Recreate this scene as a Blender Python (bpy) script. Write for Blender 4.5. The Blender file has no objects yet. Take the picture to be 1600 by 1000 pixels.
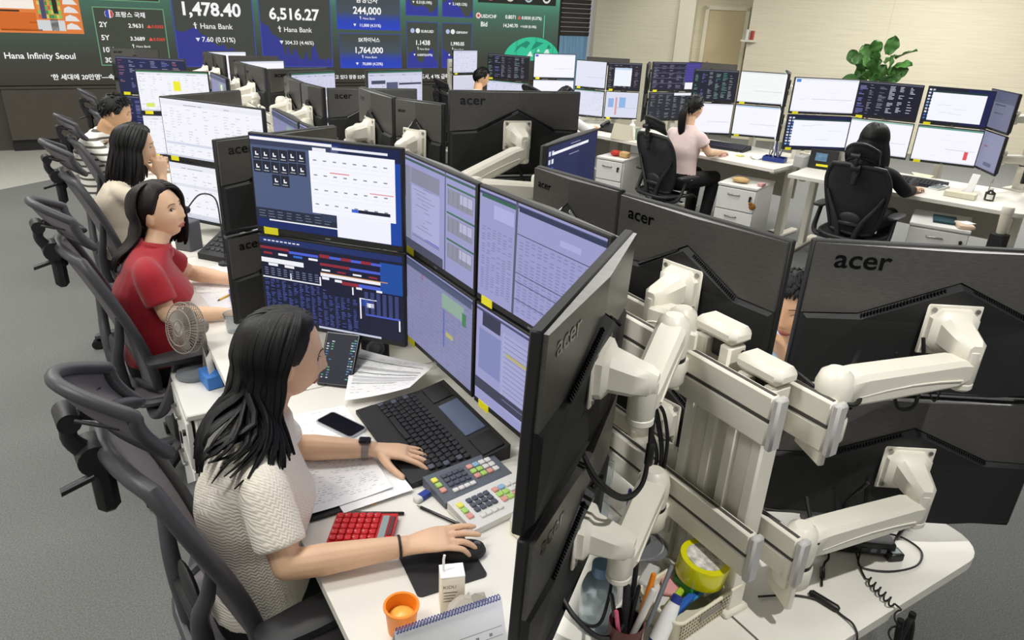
import bpy, bmesh, math, random
from mathutils import Vector, Matrix, Euler

# ------------------------------------------------------------------ camera, world, lights
SC = bpy.context.scene
COL = SC.collection
PI = math.pi

cam_data = bpy.data.cameras.new('camera')
cam_data.sensor_width = 36.0
cam_data.lens = 1113.8 / 1600 * 36.0
cam_data.clip_start = 0.05
cam_data.clip_end = 100
cam = bpy.data.objects.new('camera', cam_data)
COL.objects.link(cam)
SC.camera = cam
_p, _r, _y = math.radians(23.61), math.radians(2.8), math.radians(32.33)
_fw = Vector((math.sin(_y) * math.cos(_p), math.cos(_y) * math.cos(_p), -math.sin(_p)))
_rt = Vector((math.cos(_y), -math.sin(_y), 0))
_up = _rt.cross(_fw)
_r2 = _rt * math.cos(_r) + _up * math.sin(_r)
_u2 = -_rt * math.sin(_r) + _up * math.cos(_r)
_m = Matrix((_r2, _u2, -_fw)).transposed().to_4x4()
_m.translation = Vector((0, 0, 1.95))
cam.matrix_world = _m

SC.view_settings.view_transform = 'Standard'
SC.view_settings.look = 'None'
SC.view_settings.gamma = 1.0
SC.view_settings.use_curve_mapping = False
SC.view_settings.exposure = 0.0

world = bpy.data.worlds.new('room_ambient')
SC.world = world
world.use_nodes = True
world.node_tree.nodes['Background'].inputs[0].default_value = (1.0, 1.0, 1.0, 1)
world.node_tree.nodes['Background'].inputs[1].default_value = 0.30


def lamp(name, kind, loc, energy, size=0.6, size_y=None, color=(1, 0.985, 0.955), target=None, spot=None, blend=0.6):
    d = bpy.data.lights.new(name, kind)
    d.energy = energy
    d.color = color
    if kind == 'AREA':
        d.shape = 'RECTANGLE'
        d.size = size
        d.size_y = size_y or size
    elif kind == 'SPOT':
        d.spot_size = math.radians(spot)
        d.spot_blend = blend
        d.shadow_soft_size = size
    o = bpy.data.objects.new(name, d)
    COL.objects.link(o)
    o.location = loc
    if target is not None:
        o.rotation_euler = (Vector(target) - Vector(loc)).to_track_quat('-Z', 'Y').to_euler()
    return o


CEIL = 3.6
for (lx, ly, e) in ((-1.3, 1.2, 60), (-1.3, 4.2, 75), (-1.0, 7.6, 80), (0.9, 2.4, 26), (1.0, 5.4, 40), (3.4, 4.0, 50), (3.4, 7.4, 50),
                    (6.2, 3.0, 55), (6.2, 6.2, 60), (9.0, 3.2, 130), (10.2, 5.2, 130)):
    lamp('ceiling_panel_light', 'AREA', (lx, ly, CEIL - 0.03), e, 1.6, 0.5)
# recessed downlights over the near desk: they throw the crisp pools on the desk top
lamp('ceiling_downlight', 'SPOT', (1.0, -0.45, CEIL - 0.04), 210, 0.03, target=(1.25, 0.80, 0.95), spot=29, blend=0.45)
lamp('ceiling_downlight', 'SPOT', (0.3, 2.4, CEIL - 0.04), 42, 0.05, target=(0.55, 1.7, 0.74), spot=40, blend=0.8)
lamp('ceiling_downlight', 'SPOT', (8.4, 8.4, CEIL - 0.04), 60, 0.05, target=(9.4, 10.2, 1.2), spot=50, blend=0.9)


# ------------------------------------------------------------------ materials
def srgb(h):
    h = h.lstrip('#')
    out = []
    for i in (0, 2, 4):
        c = int(h[i:i + 2], 16) / 255
        out.append(c / 12.92 if c <= 0.04045 else ((c + 0.055) / 1.055) ** 2.4)
    return tuple(out)


def mat(name, col, rough=0.5, metal=0.0, noise=None, bump=None, spec=0.5, emit=None, trans=0.0, alpha=1.0, coat=0.0,
        sheen=0.0, coords='Object', stretch=(1, 1, 1)):
    """principled material; noise=(scale, amount) varies the colour, bump=(scale, strength, distance)"""
    m = bpy.data.materials.new(name)
    m.use_nodes = True
    nt = m.node_tree
    b = nt.nodes['Principled BSDF']
    c = srgb(col) if isinstance(col, str) else col
    b.inputs['Base Color'].default_value = (*c, 1)
    b.inputs['Roughness'].default_value = rough
    b.inputs['Metallic'].default_value = metal
    b.inputs['Specular IOR Level'].default_value = spec
    b.inputs['Transmission Weight'].default_value = trans
    b.inputs['Alpha'].default_value = alpha
    b.inputs['Coat Weight'].default_value = coat
    b.inputs['Sheen Weight'].default_value = sheen
    if emit:
        b.inputs['Emission Color'].default_value = (*srgb(emit[0]), 1)
        b.inputs['Emission Strength'].default_value = emit[1]
    if noise or bump:
        tc = nt.nodes.new('ShaderNodeTexCoord')
        mp = nt.nodes.new('ShaderNodeMapping')
        mp.inputs['Scale'].default_value = stretch
        nt.links.new(tc.outputs[coords], mp.inputs[0])
        vec = mp.outputs[0]
    if noise:
        n = nt.nodes.new('ShaderNodeTexNoise')
        n.inputs['Scale'].default_value = noise[0]
        n.inputs['Detail'].default_value = 4
        nt.links.new(vec, n.inputs['Vector'])
        r = nt.nodes.new('ShaderNodeValToRGB')
        a = noise[1]
        r.color_ramp.elements[0].position = 0.3
        r.color_ramp.elements[1].position = 0.7
        r.color_ramp.elements[0].color = (*[x * (1 - a) for x in c], 1)
        r.color_ramp.elements[1].color = (*[min(1, x * (1 + a)) for x in c], 1)
        nt.links.new(n.outputs['Fac'], r.inputs[0])
        nt.links.new(r.outputs[0], b.inputs['Base Color'])
    if bump:
        n2 = nt.nodes.new('ShaderNodeTexNoise')
        n2.inputs['Scale'].default_value = bump[0]
        n2.inputs['Detail'].default_value = 3
        nt.links.new(vec, n2.inputs['Vector'])
        bp = nt.nodes.new('ShaderNodeBump')
        bp.inputs['Strength'].default_value = bump[1]
        bp.inputs['Distance'].default_value = bump[2] if len(bump) > 2 else 0.005
        nt.links.new(n2.outputs['Fac'], bp.inputs['Height'])
        nt.links.new(bp.outputs[0], b.inputs['Normal'])
    return m


def screen_mat(name, strength):
    m = bpy.data.materials.new(name)
    m.use_nodes = True
    nt = m.node_tree
    b = nt.nodes['Principled BSDF']
    b.inputs['Base Color'].default_value = (0.01, 0.01, 0.012, 1)
    b.inputs['Roughness'].default_value = 0.5
    b.inputs['Specular IOR Level'].default_value = 0.25
    a = nt.nodes.new('ShaderNodeVertexColor')
    a.layer_name = 'Col'
    nt.links.new(a.outputs[0], b.inputs['Emission Color'])
    b.inputs['Emission Strength'].default_value = strength
    return m


def print_mat(name, rough=0.6):
    """matte printed surface: the ink colours come from the mesh's own colour layer"""
    m = bpy.data.materials.new(name)
    m.use_nodes = True
    nt = m.node_tree
    b = nt.nodes['Principled BSDF']
    b.inputs['Roughness'].default_value = rough
    a = nt.nodes.new('ShaderNodeVertexColor')
    a.layer_name = 'Col'
    nt.links.new(a.outputs[0], b.inputs['Base Color'])
    return m


def wave_bump(m, scale, strength, dist=0.004, direction='X', distortion=0.0, profile='SIN', rot=(0, 0, 0), coords='Object'):
    nt = m.node_tree
    b = nt.nodes['Principled BSDF']
    tc = nt.nodes.new('ShaderNodeTexCoord')
    mp = nt.nodes.new('ShaderNodeMapping')
    mp.inputs['Rotation'].default_value = rot
    w = nt.nodes.new('ShaderNodeTexWave')
    w.bands_direction = direction
    w.wave_profile = profile
    w.inputs['Scale'].default_value = scale
    w.inputs['Distortion'].default_value = distortion
    bp = nt.nodes.new('ShaderNodeBump')
    bp.inputs['Strength'].default_value = strength
    bp.inputs['Distance'].default_value = dist
    nt.links.new(tc.outputs[coords], mp.inputs[0])
    nt.links.new(mp.outputs[0], w.inputs[0])
    nt.links.new(w.outputs['Fac'], bp.inputs['Height'])
    nt.links.new(bp.outputs[0], b.inputs['Normal'])
    return m


MT = {}
MT['white_metal'] = mat('white_powder_coat', '#e6e2d4', 0.38)
MT['white_cap'] = mat('grey_plastic_cap', '#bdbcb9', 0.5)
MT['groove'] = mat('dark_groove', '#4a4844', 0.7)
MT['black_plastic'] = mat('black_plastic', '#141414', 0.42)
MT['black_matte'] = mat('matte_black_plastic', '#1b1b1c', 0.62)
MT['black_gloss'] = mat('gloss_black_plastic', '#0c0c0d', 0.22)
MT['brushed'] = mat('brushed_dark_plastic', '#5c5a57', 0.36, metal=0.45, spec=0.7, noise=(60, 0.16), bump=(90, 0.12, 0.001), stretch=(1, 0.12, 9))
MT['logo'] = mat('logo_chrome_black', '#0a0a0b', 0.12, metal=0.6)
MT['cable'] = mat('black_cable', '#101010', 0.5)
MT['desk'] = mat('white_laminate', '#e9e6dc', 0.45)
MT['desk_edge'] = mat('laminate_edge', '#cfcabb', 0.5)
MT['cabinet'] = mat('white_cabinet_paint', '#e4e3de', 0.4)
MT['cabinet_side'] = mat('cabinet_side_panel', '#b9b5aa', 0.5)
MT['yellow'] = mat('yellow_sticker', '#f2ea1c', 0.5)
MT['screen'] = screen_mat('lit_display', 1.0)
MT['led'] = screen_mat('led_wall_display', 0.9)
MT['print'] = print_mat('printed_paper')
MT['print_gloss'] = print_mat('printed_plastic', 0.3)
MT['chair'] = mat('graphite_chair_frame', '#424246', 0.45)
MT['chair_dark'] = mat('dark_chair_plastic', '#202022', 0.5)
MT['mesh_grey'] = mat('grey_woven_mesh', '#787378', 0.75, bump=(900, 0.5, 0.001))
MT['mesh_dark'] = mat('dark_woven_mesh', '#2b2b2f', 0.75, bump=(900, 0.5, 0.001), alpha=0.9)
MT['skin'] = mat('skin', '#dcae86', 0.5, noise=(14, 0.05), bump=(180, 0.06, 0.001))
MT['skin_pale'] = mat('pale_skin', '#e3ba97', 0.5, noise=(14, 0.05), bump=(180, 0.06, 0.001))
MT['hair'] = mat('black_hair', '#0b0a0a', 0.5, spec=0.3, bump=(60, 0.3, 0.002), stretch=(6, 6, 0.4))
MT['hair_brown'] = mat('dark_brown_hair', '#1a1311', 0.52, spec=0.3, bump=(60, 0.3, 0.002), stretch=(6, 6, 0.4))
MT['eye_white'] = mat('eye_white', '#e8e4e0', 0.25)
MT['iris'] = mat('dark_iris', '#1a100c', 0.15)
MT['lip'] = mat('lips', '#b0625a', 0.42)
MT['brow'] = mat('eyebrow', '#2a1c18', 0.8)
MT['black_cloth'] = mat('black_trousers', '#0e0e10', 0.85, bump=(120, 0.2, 0.002))
MT['red'] = mat('red_polo_knit', '#9e0a1d', 0.8, noise=(40, 0.06), bump=(300, 0.25, 0.002), sheen=0.2)
MT['paper'] = mat('white_paper', '#f2f2f0', 0.7)
MT['clear'] = mat('clear_plastic', '#dfe6e8', 0.08, trans=0.9, spec=0.5)
MT['steel'] = mat('brushed_steel', '#a9a9a6', 0.35, metal=0.9)


# ------------------------------------------------------------------ mesh builder
class MB:
    """collects shapes and links them as ONE mesh object"""

    def __init__(self):
        self.v, self.f, self.mi, self.cl = [], [], [], []
        self.M = Matrix.Identity(4)

    def add(self, verts, faces, mi=0, col=None):
        n = len(self.v)
        M = self.M
        self.v += [M @ Vector(p) for p in verts]
        for fc in faces:
            self.f.append([n + i for i in fc])
            self.mi.append(mi)
            self.cl.append(col)
        return self

    def box(self, c, s, rot=None, bev=0.0, mi=0):
        hx, hy, hz = s[0] / 2, s[1] / 2, s[2] / 2
        R = Matrix.Identity(3)
        if rot is not None:
            R = rot if isinstance(rot, Matrix) else Euler(rot).to_matrix()
        c = Vector(c)
        b = min(bev, hx * 0.95, hy * 0.95, hz * 0.95)
        if b <= 0:
            vs = [(sx * hx, sy * hy, sz * hz) for sx in (-1, 1) for sy in (-1, 1) for sz in (-1, 1)]
            fs = [(0, 1, 3, 2), (4, 6, 7, 5), (0, 4, 5, 1), (2, 3, 7, 6), (0, 2, 6, 4), (1, 5, 7, 3)]
            return self.add([c + R @ Vector(v) for v in vs], fs, mi)
        vs, idx = [], {}
        for sx in (-1, 1):
            for sy in (-1, 1):
                for sz in (-1, 1):
                    for a in range(3):
                        p = [sx * (hx - b), sy * (hy - b), sz * (hz - b)]
                        p[a] = (sx * hx, sy * hy, sz * hz)[a]
                        idx[(sx, sy, sz, a)] = len(vs)
                        vs.append(tuple(p))
        fs = []
        for a in range(3):
            o1, o2 = [i for i in range(3) if i != a]
            for s0 in (-1, 1):
                q = []
                for (u, w) in ((-1, -1), (1, -1), (1, 1), (-1, 1)):
                    k = [0, 0, 0]
                    k[a], k[o1], k[o2] = s0, u, w
                    q.append(idx[(*k, a)])
                fs.append(q)
        for a in range(3):
            o1, o2 = [i for i in range(3) if i != a]
            for u in (-1, 1):
                for w in (-1, 1):
                    ka, kb = [0, 0, 0], [0, 0, 0]
                    ka[a], ka[o1], ka[o2] = -1, u, w
                    kb[a], kb[o1], kb[o2] = 1, u, w
                    fs.append([idx[(*ka, o1)], idx[(*kb, o1)], idx[(*kb, o2)], idx[(*ka, o2)]])
        for sx in (-1, 1):
            for sy in (-1, 1):
                for sz in (-1, 1):
                    fs.append([idx[(sx, sy, sz, a)] for a in range(3)])
        return self.add([c + R @ Vector(v) for v in vs], fs, mi)

    def loft(self, rings, mi=0, cap=True, closed=False):
        n = len(rings[0])
        vs = [p for r in rings for p in r]
        fs = []
        R = len(rings)
        for i in range(R if closed else R - 1):
            for j in range(n):
                a, b2 = i * n + j, i * n + (j + 1) % n
                c2, d = ((i + 1) % R) * n + (j + 1) % n, ((i + 1) % R) * n + j
                fs.append((a, b2, c2, d))
        if cap and not closed:
            fs.append(tuple(range(n)))
            fs.append(tuple((R - 1) * n + j for j in range(n)))
        return self.add(vs, fs, mi)

    def tube(self, pts, r, n=8, mi=0, closed=False, smooth=0, flat=1.0, upv=None):
        """sweep along pts; r a number or a list; flat squashes the section along its second axis"""
        pts = [Vector(p) for p in pts]
        rr = list(r) if isinstance(r, (list, tuple)) else [r] * len(pts)
        if smooth:
            pts, rr = spline(pts, rr, smooth, closed)
        rings = []
        N = len(pts)
        prev = None
        for i, p in enumerate(pts):
            if closed:
                t = pts[(i + 1) % N] - pts[i - 1]
            else:
                t = pts[min(i + 1, N - 1)] - pts[max(i - 1, 0)]
            if t.length < 1e-9:
                t = Vector((0, 0, 1))
            t.normalize()
            if upv is not None:
                u = Vector(upv) - t * t.dot(Vector(upv))
            elif prev is None:
                ref = Vector((0, 0, 1)) if abs(t.z) < 0.9 else Vector((1, 0, 0))
                u = ref - t * t.dot(ref)
            else:
                u = prev - t * t.dot(prev)
            if u.length < 1e-6:
                u = t.orthogonal()
            u.normalize()
            prev = u
            w = t.cross(u)
            rings.append([p + (u * math.cos(2 * PI * k / n) * flat + w * math.sin(2 * PI * k / n)) * rr[i] for k in range(n)])
        return self.loft(rings, mi, closed=closed)

    def cyl(self, p0, p1, r0, r1=None, n=16, mi=0):
        return self.tube([p0, p1], [r0, r0 if r1 is None else r1], n, mi)

    def lathe(self, prof, loc=(0, 0, 0), n=24, mi=0, R=None):
        """prof: (radius, height) from bottom to top"""
        loc = Vector(loc)
        R = R or Matrix.Identity(3)
        rings = [[loc + R @ Vector((r * math.cos(2 * PI * k / n), r * math.sin(2 * PI * k / n), z)) for k in range(n)] for r, z in prof]
        return self.loft(rings, mi)

    def ell(self, c, rad, R=None, nu=16, nv=10, mi=0):
        c = Vector(c)
        R = R or Matrix.Identity(3)
        rings = []
        for i in range(nv + 1):
            th = PI * (i + 0.02 if i == 0 else i - 0.02 if i == nv else i) / nv
            rings.append([c + R @ Vector((rad[0] * math.sin(th) * math.cos(2 * PI * k / nu), rad[1] * math.sin(th) * math.sin(2 * PI * k / nu),
                                          -rad[2] * math.cos(th))) for k in range(nu)])
        return self.loft(rings, mi)

    def prism(self, poly, d0, d1, mi=0, axes='xyz'):
        """extrude a 2-D outline; axes='xyz' puts the outline in x,y and the depth in z"""
        ix = ['xyz'.index(a) for a in axes]

        def pt(u, v, w):
            p = [0, 0, 0]
            p[ix[0]], p[ix[1]], p[ix[2]] = u, v, w
            return p
        n = len(poly)
        vs = [pt(u, v, d0) for u, v in poly] + [pt(u, v, d1) for u, v in poly]
        fs = [tuple(range(n)), tuple(range(n, 2 * n))] + [(i, (i + 1) % n, n + (i + 1) % n, n + i) for i in range(n)]
        return self.add(vs, fs, mi)

    def grid(self, P, nu, nv, mi=0, thick=0.0):
        """P(u,v)->point over 0..1"""
        vs = [Vector(P(i / nu, j / nv)) for i in range(nu + 1) for j in range(nv + 1)]
        w = nv + 1
        fs = [(i * w + j, (i + 1) * w + j, (i + 1) * w + j + 1, i * w + j + 1) for i in range(nu) for j in range(nv)]
        if not thick:
            return self.add(vs, fs, mi)
        nr = [Vector((0, 0, 0)) for _ in vs]
        for f in fs:
            no = (vs[f[1]] - vs[f[0]]).cross(vs[f[3]] - vs[f[0]])
            for k in f:
                nr[k] += no
        k0 = len(vs)
        vs2 = [v + n.normalized() * thick for v, n in zip(vs, nr)]
        fs2 = [tuple(k0 + i for i in reversed(f)) for f in fs]
        rim = [i * w for i in range(nu)] + [nu * w + j for j in range(nv)] + [i * w + nv for i in range(nu, 0, -1)] + [j for j in range(nv, 0, -1)]
        side = [(rim[i], rim[(i + 1) % len(rim)], k0 + rim[(i + 1) % len(rim)], k0 + rim[i]) for i in range(len(rim))]
        return self.add(vs + vs2, fs + fs2 + side, mi)

    def quad(self, pts, col=None, mi=0):
        return self.add(pts, [(0, 1, 2, 3)], mi, col)

    def build(self, name, mats, parent=None, smooth=True, angle=38, loc=None, recalc=True, rotz=0.0):
        me = bpy.data.meshes.new(name)
        me.from_pydata([tuple(v) for v in self.v], [], self.f)
        if not isinstance(mats, (list, tuple)):
            mats = [mats]
        for m in mats:
            me.materials.append(MT[m] if isinstance(m, str) else m)
        me.polygons.foreach_set('material_index', self.mi)
        if any(c is not None for c in self.cl):
            ca = me.color_attributes.new('Col', 'FLOAT_COLOR', 'CORNER')
            for p in me.polygons:
                c = self.cl[p.index] or (0.8, 0.8, 0.8)
                for k, li in enumerate(p.loop_indices):
                    cc = c[k] if isinstance(c[0], (tuple, list)) else c
                    ca.data[li].color = (*cc[:3], 1)
        if recalc:
            bm = bmesh.new()
            bm.from_mesh(me)
            bmesh.ops.recalc_face_normals(bm, faces=bm.faces)
            bm.to_mesh(me)
            bm.free()
        if smooth:
            me.polygons.foreach_set('use_smooth', [True] * len(me.polygons))
            me.set_sharp_from_angle(angle=math.radians(angle))
        me.update()
        o = bpy.data.objects.new(name, me)
        COL.objects.link(o)
        if parent is not None:
            o.parent = parent
        if loc is not None:
            o.location = loc
        if rotz:
            o.rotation_euler = (0, 0, rotz)
        return o


def spline(pts, rr, k, closed=False):
    out, ro = [], []
    N = len(pts)
    for i in range(N if closed else N - 1):
        if closed:
            p0, p1, p2, p3 = pts[i - 1], pts[i], pts[(i + 1) % N], pts[(i + 2) % N]
        else:
            p0, p1, p2, p3 = pts[max(i - 1, 0)], pts[i], pts[i + 1], pts[min(i + 2, N - 1)]
        for j in range(k):
            t = j / k
            out.append(0.5 * ((2 * p1) + (p2 - p0) * t + (2 * p0 - 5 * p1 + 4 * p2 - p3) * t * t + (3 * p1 - p0 - 3 * p2 + p3) * t ** 3))
            ro.append(rr[i] * (1 - t) + rr[(i + 1) % N] * t)
    if not closed:
        out.append(pts[-1])
        ro.append(rr[-1])
    return out, ro


def tag(o, label=None, cat=None, group=None, kind=None):
    if label:
        o['label'] = label
    if cat:
        o['category'] = cat
    if group:
        o['group'] = group
    if kind:
        o['kind'] = kind
    return o


def thing(name, label, cat, loc=(0, 0, 0), rotz=0.0, group=None):
    o = bpy.data.objects.new(name, None)
    o.empty_display_size = 0.05
    COL.objects.link(o)
    o.location = loc
    o.rotation_euler = (0, 0, rotz)
    return tag(o, label, cat, group)


def kids(o):
    return [c for c in bpy.data.objects if c.parent == o]


def dup(root, loc, rotz, label, group=None, scale=1.0):
    r = root.copy()
    COL.objects.link(r)
    r.location = loc
    r.rotation_euler = (0, 0, rotz)
    r.scale = (scale,) * 3
    tag(r, label, None, group)
    for ch in kids(root):
        c = ch.copy()
        COL.objects.link(c)
        c.parent = r
        for g in kids(ch):
            d = g.copy()
            COL.objects.link(d)
            d.parent = c
    return r


def rotz(a):
    return Matrix.Rotation(a, 3, 'Z')


def frame(xdir, up=(0, 0, 1)):
    """3x3 whose columns are x (along xdir), y, z (close to up)"""
    x = Vector(xdir).normalized()
    z = Vector(up) - x * x.dot(Vector(up))
    if z.length < 1e-6:
        z = x.orthogonal()
    z.normalize()
    y = z.cross(x)
    return Matrix((x, y, z)).transposed()


_text_cache = {}


def text_geo(s, size=1.0, bold=0.0):
    """flat mesh of a line of lettering: verts (x,y), faces; origin at the left end of the baseline, width returned"""
    key = (s, bold)
    if key not in _text_cache:
        cu = bpy.data.curves.new('lettering', 'FONT')
        cu.body = s
        cu.size = 1.0
        cu.offset = bold
        cu.resolution_u = 3
        ob = bpy.data.objects.new('lettering', cu)
        COL.objects.link(ob)
        bpy.context.view_layer.update()
        dg = bpy.context.evaluated_depsgraph_get()
        me = bpy.data.meshes.new_from_object(ob.evaluated_get(dg))
        vs = [(v.co.x, v.co.y) for v in me.vertices]
        fs = [tuple(p.vertices) for p in me.polygons]
        bpy.data.objects.remove(ob)
        bpy.data.curves.remove(cu)
        bpy.data.meshes.remove(me)
        x0 = min((v[0] for v in vs), default=0)
        x1 = max((v[0] for v in vs), default=0)
        _text_cache[key] = ([(x - x0, y) for x, y in vs], fs, x1 - x0)
    vs, fs, w = _text_cache[key]
    return [(x * size, y * size) for x, y in vs], fs, w * size


def put_text(mb, s, origin, xdir, ydir, size=None, width=None, align='l', col=None, mi=0, bold=0.0, aspect=1.0):
    vs, fs, w = text_geo(s, 1.0, bold)
    if not vs:
        return
    k = size if size is not None else width / w
    kx = width / w if (width is not None and size is not None) else k * aspect
    off = {'l': 0, 'c': -w / 2, 'r': -w}[align]
    o, X, Y = Vector(origin), Vector(xdir), Vector(ydir)
    mb.add([o + X * ((x + off) * kx) + Y * (y * k) for x, y in vs], fs, mi, col)

# ------------------------------------------------------------------ the room
def st(o):
    o['kind'] = 'structure'
    return o


m_carpet = mat('grey_loop_carpet', '#7f807e', 0.95, noise=(170, 0.30), bump=(420, 0.8, 0.006), coords='Object')
m_tile = mat('pale_stone_floor', '#c4c2bb', 0.45, noise=(25, 0.08))
m_ceiling = mat('ceiling_white', '#e8e6e0', 0.8)
m_dark_panel = mat('dark_bronze_panel', '#4a453d', 0.5, noise=(8, 0.05))
m_plinth = mat('black_plinth', '#161514', 0.5)


def cream_wall(name, c):
    m = bpy.data.materials.new(name)
    m.use_nodes = True
    nt = m.node_tree
    b = nt.nodes['Principled BSDF']
    b.inputs['Roughness'].default_value = 0.6
    tc = nt.nodes.new('ShaderNodeTexCoord')
    mp = nt.nodes.new('ShaderNodeMapping')
    mp.inputs['Scale'].default_value = (0.7, 0.7, 22)
    n = nt.nodes.new('ShaderNodeTexNoise')
    n.inputs['Scale'].default_value = 2.2
    n.inputs['Detail'].default_value = 5
    r = nt.nodes.new('ShaderNodeValToRGB')
    r.color_ramp.elements[0].position, r.color_ramp.elements[1].position = 0.35, 0.65
    r.color_ramp.elements[0].color = (*[x * 0.93 for x in srgb(c)], 1)
    r.color_ramp.elements[1].color = (*[min(1, x * 1.03) for x in srgb(c)], 1)
    # panel joints: x runs along the wall, z is the height
    mp2 = nt.nodes.new('ShaderNodeMapping')
    mp2.inputs['Rotation'].default_value = (-PI / 2, 0, 0)
    mp2.inputs['Location'].default_value = (0, 0.05, 0)
    br = nt.nodes.new('ShaderNodeTexBrick')
    br.inputs['Scale'].default_value = 1.0
    br.inputs['Brick Width'].default_value = 2.4
    br.inputs['Row Height'].default_value = 1.2
    br.inputs['Mortar Size'].default_value = 0.005
    br.inputs['Color1'].default_value = (1, 1, 1, 1)
    br.inputs['Color2'].default_value = (0.985, 0.985, 0.98, 1)
    br.inputs['Mortar'].default_value = (0.86, 0.84, 0.8, 1)
    mx = nt.nodes.new('ShaderNodeMixRGB')
    mx.blend_type = 'MULTIPLY'
    mx.inputs[0].default_value = 1
    nt.links.new(tc.outputs['Object'], mp.inputs[0])
    nt.links.new(tc.outputs['Object'], mp2.inputs[0])
    nt.links.new(mp.outputs[0], n.inputs['Vector'])
    nt.links.new(n.outputs['Fac'], r.inputs[0])
    nt.links.new(mp2.outputs[0], br.inputs['Vector'])
    nt.links.new(r.outputs[0], mx.inputs[1])
    nt.links.new(br.outputs['Color'], mx.inputs[2])
    nt.links.new(mx.outputs[0], b.inputs['Base Color'])
    return m


m_cream = cream_wall('cream_wood_grain_wall_panel', '#e7dfc6')
m_door = mat('beige_door_paint', '#d3c39d', 0.5)
m_trim = mat('cream_trim', '#ece5cf', 0.5)

# floor: carpet, with a pale stone strip in front of the video wall
ya, yb = 6.86, 13.0
b = MB()
b.add([(-4, -4, 0), (14.5, -4, 0), (14.5, 13, 0), (5.0, 13, 0), (-4, 6.52, 0)], [(0, 1, 2, 3, 4)])
st(b.build('floor', m_carpet, smooth=False))
b = MB()
b.add([(-4, 6.52, 0), (5.0, 13, 0), (-4, 13, 0)], [(0, 1, 2)])
st(b.build('floor_stone', m_tile, smooth=False))
b = MB().box((5.2, 4.5, CEIL + 0.05), (18.6, 17, 0.1))
st(b.build('ceiling', m_ceiling, smooth=False))

# long wall of the video screen
b = MB()
b.box((1.8, 11.22, CEIL / 2), (11.8, 0.12, CEIL))
st(b.build('wall_back', m_dark_panel, smooth=False))
b = MB()
b.box((3.55, 11.09, 0.45), (8.28, 0.14, 0.62), bev=0.006)
b.box((3.55, 11.085, 0.775), (8.28, 0.17, 0.03), bev=0.004)
st(b.build('trim_1', m_dark_panel))
b = MB().box((3.55, 11.12, 0.07), (8.28, 0.08, 0.14))
st(b.build('baseboard_back', m_plinth, smooth=False))

# shaded opening beside the video wall: dark slatted blind above, blue glass below
b = MB()
for k in range(26):
    b.box((8.03, 11.08, 1.58 + k * 0.075), (0.62, 0.02, 0.066), rot=(0.25, 0, 0))
st(b.build('window_1', mat('dark_blind_slats', '#3b3630', 0.6)))
b = MB().box((8.03, 11.11, 0.8), (0.62, 0.02, 1.5))
m_glass = mat('blue_lit_glass', '#6f8fa8', 0.2, emit=('#5f86a6', 0.35), noise=(6, 0.35), stretch=(3, 1, 0.2))
o = st(b.build('window_2', m_glass, smooth=False))

# cream wall, running away from the corner towards the right
WD = Vector((0.67, -0.743, 0)).normalized()
WN = Vector((-WD.y, WD.x, 0))          # points behind the wall
W0 = Vector((8.37, 11.0, 0))
WROT = math.atan2(WD.y, WD.x)


def wall_piece(name, t0, t1, back, thick, m, z0=0.0, z1=CEIL, bev=0.0):
    b = MB().box(((t0 + t1) / 2, back + thick / 2, (z0 + z1) / 2), (t1 - t0, thick, z1 - z0), bev=bev)
    o = b.build(name, m, smooth=False)
    o.location = W0
    o.rotation_euler = (0, 0, WROT)
    return st(o)


wall_piece('wall_right', 0.0, 1.5, 0.0, 0.25, m_cream)
wall_piece('trim_2', 1.47, 1.74, -0.05, 0.75, m_trim)
wall_piece('trim_3', -0.03, 0.03, -0.02, 0.05, mat('aluminium_corner_strip', '#b9b6ae', 0.4, metal=0.5))
wall_piece('wall_recess', 1.7, 2.75, 0.62, 0.15, m_cream)
wall_piece('wall_right_far', 2.66, 9.6, 0.0, 0.75, m_cream)
# door in the recess
b = MB()
b.box((2.26, 0.6, 1.04), (0.62, 0.045, 2.08), bev=0.004)
d = b.build('door_1', m_door, smooth=False)
d.location, d.rotation_euler = W0, (0, 0, WROT)
st(d)
b = MB()
for x in (1.915, 2.605):
    b.box((x, 0.585, 1.07), (0.07, 0.09, 2.14), bev=0.005)
b.box((2.26, 0.585, 2.115), (0.76, 0.09, 0.07), bev=0.005)
b.build('door_frame', m_trim, d)
b = MB()
b.cyl((2.03, 0.575, 1.15), (2.03, 0.52, 1.15), 0.02, n=12)
b.box((2.03, 0.52, 1.15), (0.03, 0.02, 0.16), bev=0.006)
b.build('door_handle', 'steel', d)
# small notice bracket fixed at the edge of the far wall
t = thing('wall_bracket', 'small white bracket with red tag fixed on cream wall beside the door recess', 'bracket')
t.location, t.rotation_euler = W0, (0, 0, WROT)
b = MB().box((2.68, -0.06, 1.62), (0.26, 0.12, 0.035), bev=0.006).box((2.68, -0.01, 1.68), (0.2, 0.02, 0.1), bev=0.004)
b.build('shelf_plate', 'white_metal', t)
b = MB().cyl((2.64, -0.06, 1.64), (2.64, -0.06, 1.8), 0.035, n=12)
b.build('canister', mat('white_canister', '#e4e0d8', 0.4), t)
b = MB().cyl((2.73, -0.06, 1.64), (2.73, -0.06, 1.78), 0.03, n=12)
b.build('red_tag', mat('dull_red_plastic', '#b4463c', 0.5), t)

b = MB().box((-3.55, 4.5, CEIL / 2), (0.1, 17, CEIL))
st(b.build('wall_left', m_ceiling, smooth=False))

# ------------------------------------------------------------------ video wall
LY = 11.04


def hexl(h):
    return srgb(h)


WHT = (1.0, 1.0, 1.0)
vw = thing('video_wall', 'wide green and black LED video wall showing market prices above dark panelling', 'video wall')
b = MB()
b.box((3.2, 11.1, 2.2), (9.0, 0.1, 2.82), bev=0.004)
b.build('cabinet', 'black_matte', vw)


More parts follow.
